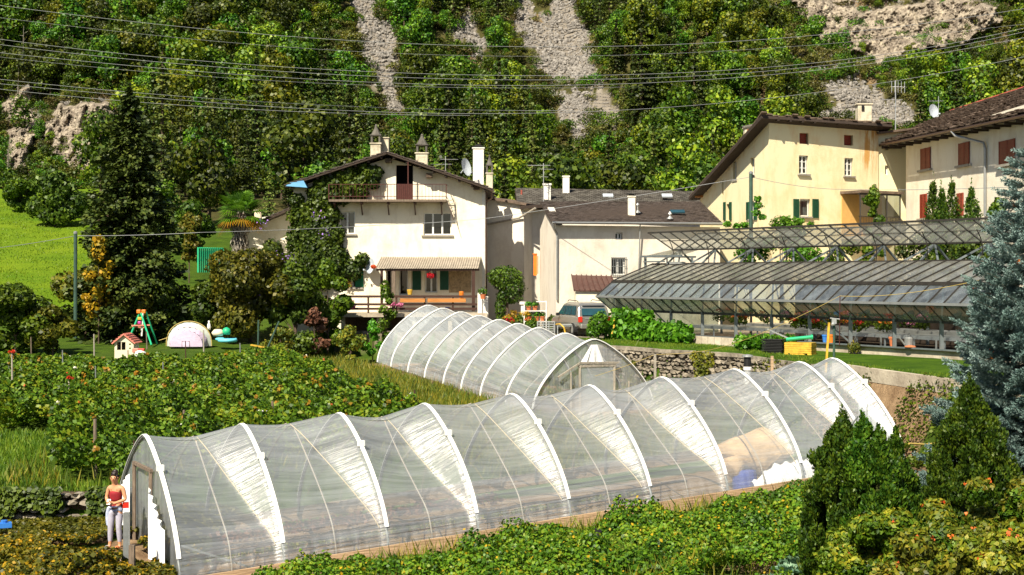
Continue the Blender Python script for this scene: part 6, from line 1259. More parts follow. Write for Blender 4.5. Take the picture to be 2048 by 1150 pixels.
# stacked trays, green chair, grey frame
c = P(1587, 700, 57.5); c.z = 2.75
mb = MB(); [mb.box((c.x + .28, c.y, c.z + .06 + .085 * k), (1.12 - .01 * (k % 2), .7, .075), rz=-.5) for k in range(6)]; top('yellow_crates', mb, M['plastic_yel'], 'stack of flat yellow crates at the edge of the lawn', 'crates')
c2 = P(1548, 700, 58.2); c2.z = 2.75; mb = MB(); [mb.box((c2.x + random.uniform(-.03, .03), c2.y, c2.z + .05 + .062 * k), (.86, .6, .035), rz=-.5 + random.uniform(-.05, .05)) for k in range(10)]; top('black_trays', mb, M['black'], 'stack of black plant trays left of the yellow crates', 'trays')
mb = MB(); q = c2 + Vector((.25, 0, .68)); mb.bar(q + Vector((-.5, 0, .35)), q + Vector((.35, 0, -.02)), .05); mb.bar(q + Vector((-.5, .4, .35)), q + Vector((.35, .4, -.02)), .05); [mb.bar(q + Vector((-.5 + .85 * t, 0, .35 - .37 * t)), q + Vector((-.5 + .85 * t, .4, .35 - .37 * t)), .05) for t in np.linspace(0, 1, 6)]; top('metal_rack', mb, M['alu'], 'small grey metal rack lying on top of the black trays', 'rack')
mb = MB(); q = c + Vector((.15, 0, .64)); mb.tube([q + Vector((-.45, 0, 0)), q + Vector((0, 0, .05)), q + Vector((.55, 0, .1))], .07, 8); mb.tube([q + Vector((.55, 0, .1)), q + Vector((.62, 0, .1))], .1, 8); top('green_roll', mb, M['plastic_grn'], 'green roll lying across the yellow crates', 'roll')
# water standpipe with hoses, post with pipe cap
c = P(1668, 715, 50.5); z0 = gz(c.x, c.y); st_ = thing('standpipe', (c.x, c.y, z0), 'grey water standpipe with tap fittings and yellow stake on the lawn', 'standpipe'); zt = CH - (642 - HZ) / F * c.y
mb = MB(); mb.tube([(c.x, c.y, z0 - .1), (c.x, c.y, zt)], .045, 8); mb.build('pole', M['polegrn'], st_); mb = MB(); mb.box((c.x, c.y, zt), (.16, .1, .2)); mb.lathe((c.x - .05, c.y - .08, zt - .15), [(.07, 0), (.08, .05), (.03, .1)], 8); mb.tube([(c.x - .14, c.y, zt + .1), (c.x + .2, c.y, zt + .06)], .025, 5); mb.build('tap', M['alu'], st_)
a = P(1658, 645, 50.5); mb = MB(); mb.bar((a.x, c.y, a.z), (a.x - .12, c.y, z0 - .05), .07); mb.build('yellow_stake', M['plastic_yel'], st_)
mb = MB(); a = P(1680, 592, 50.6); mb.tube([a, (a.x - .02, 50.6, z0 + .9)], .018, 5); mb.build('thin_rod', M['rail'], st_)
def wire(pts, r, mat, label, nm='cable', cat='cable', sag=0, n=14, group=None):
    pp = []
    for a, b_ in zip(pts[:-1], pts[1:]):
        a, b_ = Vector(a), Vector(b_)
        for k in range(n): t_ = k / n; pp.append(a.lerp(b_, t_) - Vector((0, 0, sag * 4 * t_ * (1 - t_))))
    pp.append(Vector(pts[-1])); return top(nm, MB().tube(pp, r, 5), M[mat], label, cat, group)
wire([P(1190, 752, 57), P(1310, 709, 58), P(1420, 700, 56), P(1520, 668, 53), P(1680, 592, 50.6), P(1800, 588, 49), P(1960, 560, 47)], .009, 'yrope', 'thin yellow hose strung from the rear tunnel across to the greenhouse', 'hose', 'hose', .04)
mb = MB(); a = P(1495, 742, 44); mb.lathe(a, [(.10, -.4), (.10, .02), (.13, .03), (.13, .12), (.09, .14)], 12); fl = thing('flue_pipe', a, 'short white flue pipe with black cap behind the front tunnel', 'pipe'); mb.build('pipe', M['plastic_white'], fl); mb = MB(); mb.lathe(a + Vector((0, 0, .14)), [(.11, 0), (.11, .28), (.08, .30)], 12); mb.build('cap_band', M['black'], fl); mb = MB(); mb.lathe(a + Vector((0, 0, .44)), [(.17, 0), (.17, .05), (.02, .08)], 12); mb.build('cap', M['alu'], fl)
for k, (x, y0, y1, D, m_, lb) in enumerate(((1310, 708, 760, 56, 'palebark', 'pale wooden stake carrying the yellow hose near dry stone wall'), (1544, 712, 745, 50, 'board', 'short tan stake behind the front tunnel by the flue pipe'))):
    mb = MB(); a, b_ = P(x, y0, D), P(x, y1 + 20, D); mb.bar(a, b_, .09); top('stake', mb, M[m_], lb, 'stake')
c = P(1385, 735, 58); plantcloud('buddleia_bush', [(c.x + dx, c.y, gz(c.x, c.y) + .7 + dz, .65, .6, .6) for dx, dz in ((-.6, 0), (0, .25), (.6, .1), (.3, -.2))], 2600, .16, 'olive', 'grey green flowering bush by the dry stone retaining wall', 'bush', 'thing', .6, .2)

# ---------------------------------------------------------------- yard: car, rack, pots
def car(loc, ang):
    root = thing('silver_car', loc, 'silver estate car parked rear on beside the greenhouse', 'car'); R_ = Matrix.Rotation(ang, 3, 'Z'); Lc = Vector(loc)
    T_ = lambda p: Lc + R_ @ Vector(p)
    secs = [(0.0, .78, .55, .98, .98), (.10, .90, .42, 1.02, 1.02), (.9, .95, .30, 1.06, 1.06), (2.4, .96, .28, 1.05, 1.05), (3.6, .95, .30, 1.0, 1.0), (4.4, .90, .36, .86, .86), (4.72, .72, .46, .72, .72)]
    def loft(secs, prof_):
        vs = []; m_ = len(prof_(1, 0, 1))
        for (y, hw_, zb, zt, _) in secs: vs += [T_((x, y, z)) for x, z in prof_(hw_, zb, zt)]
        fs = [(i * m_ + j, i * m_ + (j + 1) % m_, (i + 1) * m_ + (j + 1) % m_, (i + 1) * m_ + j) for i in range(len(secs) - 1) for j in range(m_)]; fs += [tuple(range(m_ - 1, -1, -1)), tuple((len(secs) - 1) * m_ + j for j in range(m_))]; return MB().add(vs, fs)
    body = loft(secs, lambda h, b_, t_: [(-h * .86, b_), (-h * .97, b_ + .12), (-h, lerp(b_, t_, .5)), (-h * .97, t_ - .08), (-h * .9, t_), (h * .9, t_), (h * .97, t_ - .08), (h, lerp(b_, t_, .5)), (h * .97, b_ + .12), (h * .86, b_)]); body.build('body', M['carpaint'], root, bevel=.03)
    cab = [(.12, .84, 1.0, 1.02, 0), (.32, .80, 1.0, 1.52, 0), (.55, .72, 1.0, 1.70, 0), (2.2, .72, 1.0, 1.74, 0), (2.9, .74, 1.0, 1.62, 0), (3.7, .8, 1.0, 1.02, 0)]
    cb_ = loft(cab, lambda h, b_, t_: [(-.88, b_), (-lerp(.88, h, .9), lerp(b_, t_, .85)), (-h * .93, t_), (h * .93, t_), (lerp(.88, h, .9), lerp(b_, t_, .85)), (.88, b_)]); cb_.build('cabin', M['carpaint'], root, bevel=.02)
    w_ = MB(); w_.quad(T_((-.70, .06, 1.08)), T_((.70, .06, 1.08)), T_((.62, .36, 1.55)), T_((-.62, .36, 1.55))); w_.build('rear_window', M['carglass'], root)
    for sx in (-1, 1):
        for y0, y1, ya, yb in ((.55, 1.25, .75, 1.25), (1.32, 2.2, 1.32, 2.2), (2.27, 3.35, 2.27, 2.75)):
            w_ = MB(); w_.quad(T_((sx * .895, y0, 1.08)), T_((sx * .895, y1, 1.08)), T_((sx * .77, yb, 1.55)), T_((sx * .77, ya, 1.55))); w_.build('side_window', M['carglass'], root)
        l_ = MB(); l_.box(T_((sx * .80, .05, .86)), (.2, .16, .30), rz=ang); l_.build('tail_light', M['plastic_red'], root, bevel=.02)
        l_ = MB(); l_.box(T_((sx * 1.05, 2.9, 1.08)), (.2, .1, .16), rz=ang); l_.build('wing_mirror', M['black'], root, bevel=.03)
        r_ = MB(); r_.tube([T_((sx * .66, .75, 1.76)), T_((sx * .66, .9, 1.82)), T_((sx * .66, 2.2, 1.85)), T_((sx * .66, 2.4, 1.78))], .02, 5); r_.build('roof_rail', M['black'], root)
        for y in (.85, 3.75):
            t_ = MB(); n = 16; vs = []
            for xo, r in ((-.11, .27), (-.11, .33), (.11, .33), (.11, .27)): vs += [T_((sx * .86 + xo, y + r * math.cos(k * 6.2832 / n), .33 + r * math.sin(k * 6.2832 / n))) for k in range(n)]
            t_.add(vs, [(i * n + k, i * n + (k + 1) % n, (i + 1) * n + (k + 1) % n, (i + 1) * n + k) for i in range(3) for k in range(n)] + [tuple(range(n)), tuple(3 * n + k for k in range(n))]); wh = t_.build('wheel', M['rubber'], root); rm_ = MB(); vs = [T_((sx * .975, y + .2 * math.cos(k * 6.2832 / n), .33 + .2 * math.sin(k * 6.2832 / n))) for k in range(n)]; rm_.add(vs, [tuple(range(n))]); rm_.build('rim', M['alu'], wh)
    b_ = MB(); b_.box(T_((0, .02, .5)), (1.6, .2, .22), rz=ang); b_.build('bumper', M['carpaint'], root, bevel=.04); b_ = MB(); b_.box(T_((0, -.04, .74)), (.52, .03, .12), rz=ang); b_.build('number_plate', M['plastic_white'], root)
    b_ = MB(); b_.box(T_((0, .3, 1.60)), (1.2, .12, .04), rz=ang); b_.build('spoiler', M['carpaint'], root); b_ = MB(); b_.box(T_((0, 0, .9)), (1.1, .04, .05), rz=ang); b_.build('trim_strip', M['alu'], root); return root
cp = PG(1190, 74.2); cp.z = 2.82; car(cp, .30)
def shrub(nm, c, blobs, n, size, mat, label, cat='shrub', stem=True, w_=.36, shell=.45, tilt=.6, group=None):
    root = thing(nm, c, label, cat, group); p_, n_ = blob_pts([(c[0] + b_[0], c[1] + b_[1], c[2] + b_[2], b_[3], b_[4], b_[5]) for b_ in blobs], n, shell, lump=.2); V_, Q_ = leaf_geo(p_, n_, size, w_, tilt); mesh_np('foliage', V_, Q_, M[mat], root)
    if stem:
        zt_ = max(b_[2] for b_ in blobs) * .8; rr_ = max(.03, max(b_[3] for b_ in blobs) * .07); t_ = MB(); t_.tube([(c[0], c[1], c[2] - .2), (c[0] + rr_, c[1], c[2] + zt_ * .5), (c[0], c[1], c[2] + zt_)], [rr_ * 1.3, rr_, rr_ * .4], 7)
        for b_ in blobs[:7]: t_.tube([(c[0], c[1], c[2] + zt_ * .35), (c[0] + b_[0] * .85, c[1] + b_[1] * .85, c[2] + b_[2])], [rr_ * .5, rr_ * .15], 5)
        t_.build('trunk' if zt_ > 3 else 'stem', M['bark'], root)
    return root
c = PG(1196, 70.2); c.z = 2.82; shrub('potted_shrub', c, [(0, 0, .75, .5, .5, .5), (.15, 0, 1.05, .35, .35, .35), (-.2, 0, .45, .4, .4, .4)], 1300, .13, 'bright', 'round bright green shrub just behind the silver car')
# white shelf rack with pots
rk_ = PG(1070, 79); rk_.z = 2.8; rr = thing('plant_rack', rk_, 'white metal plant rack holding terracotta pots in the yard', 'rack'); mb = MB()
for dx in (-.6, .62):
    for dy in (0, .4): mb.bar(rk_ + Vector((dx, dy, 0)), rk_ + Vector((dx, dy, 1.75 if dx > 0 else 1.55)), .05)
mb.build('frame', M['plastic_white'], rr)
for z_ in (.62, 1.2, 1.72): mb = MB(); mb.box(rk_ + Vector((0 if z_ < 1.5 else .35, .2, z_)), (1.26 if z_ < 1.5 else .56, .42, .04)); mb.build('shelf', M['plastic_white'], rr)
for k, (dx, z_) in enumerate(((.1, .64), (.42, .64), (-.3, .64), (-.35, 1.22), (0, 1.22))):
    c = rk_ + Vector((dx, .2, z_)); lb = ['terracotta pot at the middle of the lower rack shelf', 'terracotta pot at the right of the lower rack shelf', 'terracotta pot at the left of the lower rack shelf', 'terracotta pot at the left of the upper rack shelf', 'terracotta pot at the middle of the upper rack shelf'][k]
    o = thing('potted_plant', c, lb, 'plant', 'pots on the white rack'); mb = MB(); mb.lathe(c, [(.09, 0), (.13, .2), (.15, .2), (.15, .26), (.1, .26)], 10); mb.build('pot', M['terracotta'], o); p_, n_ = blob_pts([(c.x, c.y, c.z + .36, .2, .18, .16)], 120, .7); V_, Q_ = leaf_geo(p_, n_, .1, .4, .8); mesh_np('leaves', V_, Q_, M['bright'], o)
YL = [(1022, 628, 81, .55, 'yellowleaf', 'yellowish flowering shrub at the left of the yard pots'), (1040, 640, 80, .5, 'green', 'green leafy pot shrub left of the white rack'), (1100, 640, 79.5, .45, 'green', 'dark green pot shrub right of the white rack'), (1122, 640, 79.5, .5, 'weeds', 'yellow green bushy plant by the car'), (1010, 655, 79, .4, 'weeds', 'low yellow green plants at end of the terrace'), (1062, 655, 78, .4, 'green', 'low green plants in front of the rack')]
for x, y, D, s_, m_, lb in YL: c = PG(x, D); c.z = 2.8; shrub('yard_shrub', c, [(0, 0, s_ * .9, s_, s_, s_ * .9), (.3 * s_, 0, s_ * 1.6, s_ * .5, s_ * .5, s_ * .6)], 800, .12, m_, lb, 'shrub')
for k, (x, y, m_) in enumerate(((1018, 640, 'red_fl'), (1050, 627, 'yellow_fl'), (1120, 636, 'red_fl'), (1060, 640, 'orange_fl'))):
    c = P(x, y, 78.8); plantcloud('yard_flowers', [(c.x, c.y, c.z, .35, .2, .15)], 90, .09, m_, ['red flowers by the terrace end pillar', 'yellow flowers behind the white rack', 'red flowers beside the parked car', 'orange flowers in the yard by the rack'][k], 'flowers')
c = P(1092, 655, 75); mb = MB()
for z_ in np.linspace(-.3, .3, 6): mb.box(c + Vector((0, 0, z_)), (.9, .5, .045))
for dx in (-.45, -.15, .15, .45): mb.bar(c + Vector((dx, -.26, -.32)), c + Vector((dx, -.26, .32)), .04); mb.bar(c + Vector((dx, .26, -.32)), c + Vector((dx, .26, .32)), .04)
top('slatted_crate', mb, M['alu'], 'grey slatted crate standing by the yard table', 'crate')
c = P(1132, 650, 75); t_ = thing('garden_table', (c.x, c.y, 2.8), 'low grey garden table left of the car', 'table'); mb = MB(); mb.box((c.x, c.y, 3.38), (1.0, .6, .06)); mb.box((c.x, c.y, 3.30), (.9, .5, .04)); mb.build('tabletop', M['alu'], t_)
for dx in (-.45, .45):
    for dy in (-.25, .25): MB().bar((c.x + dx, c.y + dy, 2.7), (c.x + dx, c.y + dy, 3.35), .05).build('leg', M['alu'], t_)
wire([P(1112, 649, 74.5), P(1120, 648, 74.2), P(1128, 655, 74), P(1131, 668, 74)], .04, 'plastic_yel', 'yellow hose curling beside the garden table', 'hose', 'hose'); wire([P(1229, 640, 70.5), P(1228, 655, 70.4), P(1224, 668, 70.3)], .045, 'plastic_yel', 'yellow hose hanging at the greenhouse corner', 'hose', 'hose')
mb = MB(); c = P(1258, 633, 73.5); mb.box(c, (1.0, .5, .62)); mb.box(c + Vector((.0, -.05, .34)), (.8, .4, .1)); mb.lathe(c + Vector((-.3, -.3, -.4)), [(.2, 0), (.2, .1)], 10); top('red_machine', mb, M['plastic_red'], 'bright red garden machine under the greenhouse overhang', 'machine')
c = P(966, 612, 80.6); mb = MB(); mb.lathe((c.x, c.y, c.z + .4), [(.13, 0), (.17, .28), (.15, .28)], 10); top('flower_pot', mb, M['terracotta'], 'terracotta pot standing on the terrace end pillar', 'pot'); plantcloud('pot_leaves', [(c.x, c.y, c.z + .85, .28, .25, .22)], 160, .1, 'bright', 'green leaves in the terracotta pot on end pillar', 'plant')
# ivy covered post at the passage
c = PG(1013, 83.2); c.z = 2.8; shrub('ivy_post', c, [(0, 0, 3.0, .95, .7, .7), (.3, 0, 2.5, .8, .6, .7), (-.5, .2, 3.1, .6, .6, .5), (-.35, 0, 1.3, .3, .3, .9), (-.3, 0, .4, .35, .3, .6), (.2, 0, 2.0, .7, .5, .5)], 5200, .14, 'ivy', 'rounded ivy mass on a post beside the terrace', 'ivy', shell=.3)
mb = MB(); a = P(1046, 610, 80); mb.lathe((a.x, a.y, 2.8), [(.16, 0), (.13, .1), (.12, 1.5), (.2, 1.55), (.2, 1.7)], 10); top('stone_pillar', mb, M['chimwhite'], 'pale stone gate pillar between the ivy post and the rack', 'pillar')

# ---------------------------------------------------------------- garden trees
def conifer(nm, c, h, r, n, size, mat, label, cat='tree', layers=26, droop=.3, base=.05, w_=.3, pw=.75):
    root = thing(nm, c, label, cat); P_, N_, A_ = [], [], []; br = MB()
    for k in range(layers):
        f = k / (layers - 1); zz = h * (base + (1 - base) * f ** .95); rr = r * (1 - f) ** pw + .12; nb = 6 + int(6 * (1 - f)); a0 = rng.uniform(0, 6.28); per = max(6, int(n / layers / nb * 1.9 * (1.08 - f)))
        for j in range(nb):
            a = a0 + 6.28 * j / nb + rng.uniform(-.3, .3); L_ = rr * rng.uniform(.55, 1.15); t_ = rng.random(per) ** .65; x = t_ * L_; s = rng.normal(0, .13 * L_ + .05, per) * (1.15 - t_ * .6); dz = -droop * x + .25 * droop * x * x / max(L_, .1) * 1.6
            P_.append(np.stack([c[0] + x * math.cos(a) - s * math.sin(a), c[1] + x * math.sin(a) + s * math.cos(a), c[2] + zz + dz - np.abs(s) * .25 + rng.normal(0, .05 + size * .3, per)], 1)); N_.append(np.tile([math.cos(a) * .6, math.sin(a) * .6, .75], (per, 1))); A_.append(np.tile([math.cos(a), math.sin(a), -.2], (per, 1)))
            if k % 2 == 0: br.tube([(c[0], c[1], c[2] + zz), (c[0] + L_ * .8 * math.cos(a), c[1] + L_ * .8 * math.sin(a), c[2] + zz - droop * L_ * .6)], [.02 + .006 * h * (1 - f), .012], 4)
    V_, Q_ = leaf_geo(np.concatenate(P_), np.concatenate(N_), size, w_, .55, align=np.concatenate(A_)); cr = mesh_np('crown', V_, Q_, M[mat], root); br.build('branches', M['bark'], cr); t_ = MB(); t_.tube([(c[0], c[1], c[2] - .3), (c[0], c[1], c[2] + h * .5), (c[0], c[1], c[2] + h * .97)], [h * .018, h * .011, .02], 8); t_.build('trunk', M['bark'], root); return root
c = PG(258, 80); conifer('spruce_tree', c, 14.0, 3.7, 30000, .30, 'spruce', 'tall dark shaggy spruce standing above all other garden trees', layers=30, droop=.45, pw=.62, w_=.34)
def broad(nm, x, D, ytop, ybot, wpx, n, size, mat, label, nb=14, cat='tree', group=None, seed=0, shell=.4, tilt=.6):
    rs = random.Random(seed or int(x * 7 + D)); X = (x - 1024) / F * D; z1 = CH - (ytop - HZ) / F * D; z0 = max(gz(X, D), CH - (ybot - HZ) / F * D - .5); g0 = gz(X, D); H_ = z1 - z0; w_ = wpx / F * D / 2; bl = []
    for k in range(nb):
        zz = rs.uniform(.12, .85); lim = math.sqrt(max(.1, 1 - ((zz - .45) / .6) ** 2)); a = rs.uniform(0, 6.28); q = math.sqrt(rs.random()) * .68 * w_ * lim; s = rs.uniform(.26, .42) * min(w_, H_ * .6); bl.append((q * math.cos(a), q * math.sin(a) * .8, z0 - g0 + zz * H_ , s, s, min(s * .85, H_ * .3)))
    bl.append((0, 0, z0 - g0 + H_ * .86, w_ * .35, w_ * .35, H_ * .15)); return shrub(nm, (X, D, g0), bl, n, size, mat, label, cat, True, .38, shell, tilt, group)
broad('orange_leaf_tree', 197, 77.4, 468, 640, 75, 900, .22, 'yellowleaf', 'small tree with orange yellow autumn leaves beside the tall spruce')
broad('broadleaf_tree', 205, 78.2, 475, 660, 85, 2600, .22, 'olive', 'slim olive tree wrapped round the orange leaved one')
broad('broadleaf_tree', 170, 79, 540, 660, 150, 4200, .24, 'olive', 'olive green bushy tree at the foot of the tall spruce')
broad('broadleaf_tree', 110, 128, 340, 470, 130, 5200, .34, 'ivy', 'round dark green tree at the upper edge of the meadow'); broad('broadleaf_tree', 165, 135, 385, 480, 120, 4200, .34, 'ivy', 'dark tree between the round meadow tree and tall spruce')
broad('broadleaf_tree', 40, 140, 360, 455, 110, 4200, .34, 'green', 'lit green tree at the far left edge of the meadow'); broad('broadleaf_tree', 385, 110, 400, 500, 110, 3800, .3, 'ivy', 'mid green tree right of the tall spruce'); broad('broadleaf_tree', 330, 118, 360, 480, 120, 3800, .3, 'green', 'green tree showing behind the right side of the tall spruce'); broad('willow_tree', 378, 98, 425, 510, 70, 2200, .22, 'drybush', 'grey green feathery small tree left of the green fence') if False else broad('willow_tree', 378, 98, 425, 510, 70, 2600, .22, 'weeds', 'pale feathery small tree left of the palm')
for x, wp, yt, yb, D, m_, lb in ((30, 190, 568, 690, 71, 'green', 'large green shrub at the lower left edge of the meadow'), (105, 110, 612, 690, 70.5, 'olive', 'grey green shrub right of the large left shrub'), (330, 170, 560, 690, 79.5, 'ivy', 'dark shrub behind the toy swing'), (265, 140, 585, 690, 78.5, 'olive', 'dark olive shrub behind the playhouse'), (500, 230, 500, 690, 78.5, 'olive', 'big olive flowering bush in front of the side building'), (590, 150, 520, 690, 78.2, 'ivy', 'dark green bush against the gabled house'), (420, 120, 560, 690, 80, 'ivy', 'dark bush between the tent and the palm'), (655, 110, 520, 690, 79.3, 'green', 'tall leafy bush at the left end of the terrace'), (545, 120, 480, 620, 81, 'ivy', 'ivy bush reaching the side building wall')):
    broad('garden_bush', x, D, yt, yb, wp, int(wp * (yb - yt) / 3.2) + 600, .21, m_, lb, 13, 'bush', shell=.35)
broad('dry_bush', 628, 77.2, 615, 700, 70, 1500, .22, 'drybush', 'dry reddish brown bush below the gabled house terrace', 8, 'bush', shell=.8)
for x, wp, yt, yb, D, m_, lb in ((770, 60, 560, 690, 79.5, 'green', 'young leafy tree rising in front of the terrace rail'), (745, 50, 640, 700, 77.6, 'bright', 'light green shrub under the terrace'), (700, 80, 650, 710, 76.5, 'weeds', 'weedy yellow green shrub by the terrace pillar'), (560, 90, 655, 712, 73, 'weeds', 'yellow green shrub beside the orange toy')):
    broad('garden_shrub', x, D, yt, yb, wp, 1400, .15, m_, lb, 8, 'shrub', shell=.6)
# ivy climbing the gable: clumps against wall, under the roof, along the balcony
bl = []
for (x, y, s_) in ((640, 400, 26), (655, 430, 24), (625, 450, 40), (610, 480, 42), (640, 500, 40), (600, 430, 26), (660, 470, 26), (690, 378, 22), (670, 365, 22), (715, 365, 20), (735, 350, 20), (750, 345, 14), (700, 350, 16), (670, 390, 18), (640, 540, 40), (605, 520, 36), (720, 385, 14), (660, 520, 34), (700, 540, 22), (722, 520, 14), (590, 400, 14), (745, 365, 12), (655, 350, 16), (640, 368, 16), (625, 385, 14), (700, 335, 12), (725, 332, 12), (600, 560, 30), (668, 338, 12), (684, 395, 14), (648, 385, 22), (680, 350, 18), (700, 372, 16)):
    c = P(x, y, 83.2); bl.append((c.x, 83.75, c.z, s_ / 33.9, .5, s_ / 33.9))
p_, n_ = blob_pts(bl, 32000, .45, lump=.25); p_[:, 1] = np.minimum(p_[:, 1], 83.93); V_, Q_ = leaf_geo(p_, n_, .19, .42, .6); o = mesh_np('ivy', V_, Q_, M['ivy']); tag(o, 'dense dark ivy climbing the gabled house up to its balcony', 'ivy')
c = [P(x, y, 79) for x, y in ((530, 450), (573, 512), (640, 430), (655, 466), (505, 520), (590, 525), (560, 560), (480, 610), (520, 590), (460, 530))]
plantcloud('violet_flowers', [(q.x, q.y - .9, q.z, .5, .3, .4) for q in c], 130, .10, 'violet_fl', 'tiny violet flowers scattered over the big flowering bush', 'flowers', w_=.45)
# palm
def palm(x, D, ytop, ybase):
    X = (x - 1024) / F * D; g0 = gz(X, D); zt_ = CH - (ytop - HZ) / F * D - .9; root = thing('palm_tree', (X, D, g0), 'fan palm with shaggy brown trunk left of the gabled house', 'palm'); t_ = MB(); t_.tube([(X, D, g0 - .2), (X + .1, D, lerp(g0, zt_, .5)), (X, D, zt_)], [.35, .42, .3], 9); t_.build('trunk', M['bark'], root)
    p_, n_ = blob_pts([(X, D, zt_ - .8, .55, .55, .7), (X, D, zt_ - 1.8, .5, .5, .8)], 900, .5); V_, Q_ = leaf_geo(p_, n_, .45, .1, .4, align=np.tile([0, 0, -1.], (len(p_), 1))); mesh_np('dead_fronds', V_, Q_, M['palebark'], root); geo = []; geo2 = []
    for k in range(46):
        a = rng.uniform(0, 6.28); el = rng.uniform(-.75, 1.25); L_ = rng.uniform(.9, 1.35); d = np.array([math.cos(a) * math.cos(el), math.sin(a) * math.cos(el), math.sin(el)]); b0 = np.array([X, D, zt_]) + d * L_ * .75; s = np.cross(d, [0, 0, 1]); s /= np.linalg.norm(s); u = np.cross(s, d); k_ = 17; th = np.linspace(-1.7, 1.7, k_); dirs = d[None] * np.cos(th)[:, None] + s[None] * np.sin(th)[:, None]; ln = .95 * (.75 + .25 * np.cos(th))[:, None]; tips = b0 + dirs * ln - np.array([0, 0, .25]) * ln; nn = np.cross(dirs, u[None] * .3 + u[None]); nn = np.cross(dirs, np.tile(u, (k_, 1))); w_ = .045
        V_ = np.stack([np.tile(b0, (k_, 1)), b0 + dirs * ln * .55 + nn * w_, tips, b0 + dirs * ln * .55 - nn * w_], 1).reshape(-1, 3); (geo2 if el < -.35 else geo).append((V_, np.arange(4 * k_).reshape(-1, 4)))
    V_, Q_ = cat_geo(geo); mesh_np('fronds', V_, Q_, M['bright'], root)
    if geo2: V_, Q_ = cat_geo(geo2); mesh_np('dry_fronds', V_, Q_, M['yellowleaf'], root)
palm(480, 86, 398, 510)
# thujas by the right house and a bush under the veranda
def thuja(nm, c, h, r, n, size, label, mat='thuja', group=None, tips=0, jag=.12, pw=1.9):
    root = thing(nm, c, label, 'conifer', group); nl = int(90 + 40 * h * r); f = rng.random(nl) ** .85; a = rng.uniform(0, 6.2832, nl); prf = np.where(f < .35, .85 + .15 * (f / .35), (1 - np.clip((f - .35) / .65, 0, 1) ** pw)); rr = np.clip(r * prf * rng.uniform(.72, 1.08, nl) - .07, 0, None)
    bl = [(c[0] + rr[k] * math.cos(a[k]), c[1] + rr[k] * math.sin(a[k]), c[2] + f[k] * h * .93, *((rng.uniform(.10, .19) * (.6 + .5 * r),) * 2), rng.uniform(.22, .40) * (.5 + .5 * (1 - f[k]))) for k in range(nl)]
    bl += [(c[0] + rng.normal(0, .03), c[1], c[2] + h * (.88 + .035 * k), .10 - .02 * k, .10 - .02 * k, .14) for k in range(4)]
    p, nn = blob_pts(bl, int(n * 1.5), .5, lump=.15); al = np.stack([nn[:, 0] * .6, nn[:, 1] * .6, np.full(len(p), .9)], 1); V_, Q_ = leaf_geo(p, nn, size, .26, .6, align=al); cr = mesh_np('crown', V_, Q_, M[mat], root)
    t_ = MB(); t_.tube([(c[0], c[1], c[2] - .2), (c[0], c[1], c[2] + h * .9)], [max(.05, r * .12), .02], 7); t_.build('trunk', M['bark'], root)
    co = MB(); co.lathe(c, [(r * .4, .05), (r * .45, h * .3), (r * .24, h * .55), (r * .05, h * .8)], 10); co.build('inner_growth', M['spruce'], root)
    return root
for k, (x, yt, wp, D) in enumerate(((1866, 344, 42, 70), (1884, 360, 38, 69.6), (1904, 348, 44, 69), (1943, 358, 50, 68))):
    X = (x - 1024) / F * D; z1 = CH - (yt - HZ) / F * D; thuja('thuja_tree', (X, D, 3.1), z1 - 3.1, wp / F * D / 2 * 1.35, 6500, .12, ['slim thuja at the left of the four before the shuttered house', 'shortest thuja, second of the four before the shuttered house', 'tall thuja, third of the four before the shuttered house', 'separate wide thuja at the right of the four'][k], group='thujas before the shuttered house', pw=2.6)
for x, wp, yt, yb, D, m_, lb in ((1748, 60, 372, 520, 72, 'green', 'upright leafy shrub before the glazed veranda'), (1560, 130, 432, 520, 73, 'bright', 'broad leaved climbing vine above the greenhouse roof by wooden pole'), (1600, 140, 480, 560, 72, 'bright', 'vine leaves showing through the gap under the roof vents'), (1500, 90, 478, 560, 73, 'bright', 'vine bush left of the wooden pole behind greenhouse'), (1700, 120, 482, 560, 72, 'green', 'bush behind the greenhouse below the veranda'), (1840, 120, 470, 560, 68, 'ivy', 'dark hedge bush behind the right part of greenhouse'), (1940, 120, 470, 560, 65, 'ivy', 'dark hedge bush at the right end behind greenhouse'), (2000, 80, 395, 470, 62, 'green', 'leafy shrub beside the downpipe of the shuttered house')):
    broad('garden_shrub', x, D, yt, yb, wp, 2200, .17, m_, lb, 10, 'shrub', shell=.55)
X = P(1745, 400, 71).x; c_ = P(1742, 372, 71.5); mb = MB(); mb.tube([(c_.x, 71.5, 3), tuple(c_)], [.03, .012], 5)
# vine strands on the yellow house
bl = []
for (x, y) in ((1515, 398), (1518, 412), (1514, 425), (1525, 434), (1455, 448), (1475, 452), (1490, 450), (1600, 442), (1570, 438), (1620, 450)): c = P(x, y, 74); bl.append((c.x, c.y, c.z, .22, .15, .16))
plantcloud('vine_strands', bl, 900, .16, 'bright', 'thin vine strands hanging before the pale yellow house', 'vine', 'thing', .9, .42)
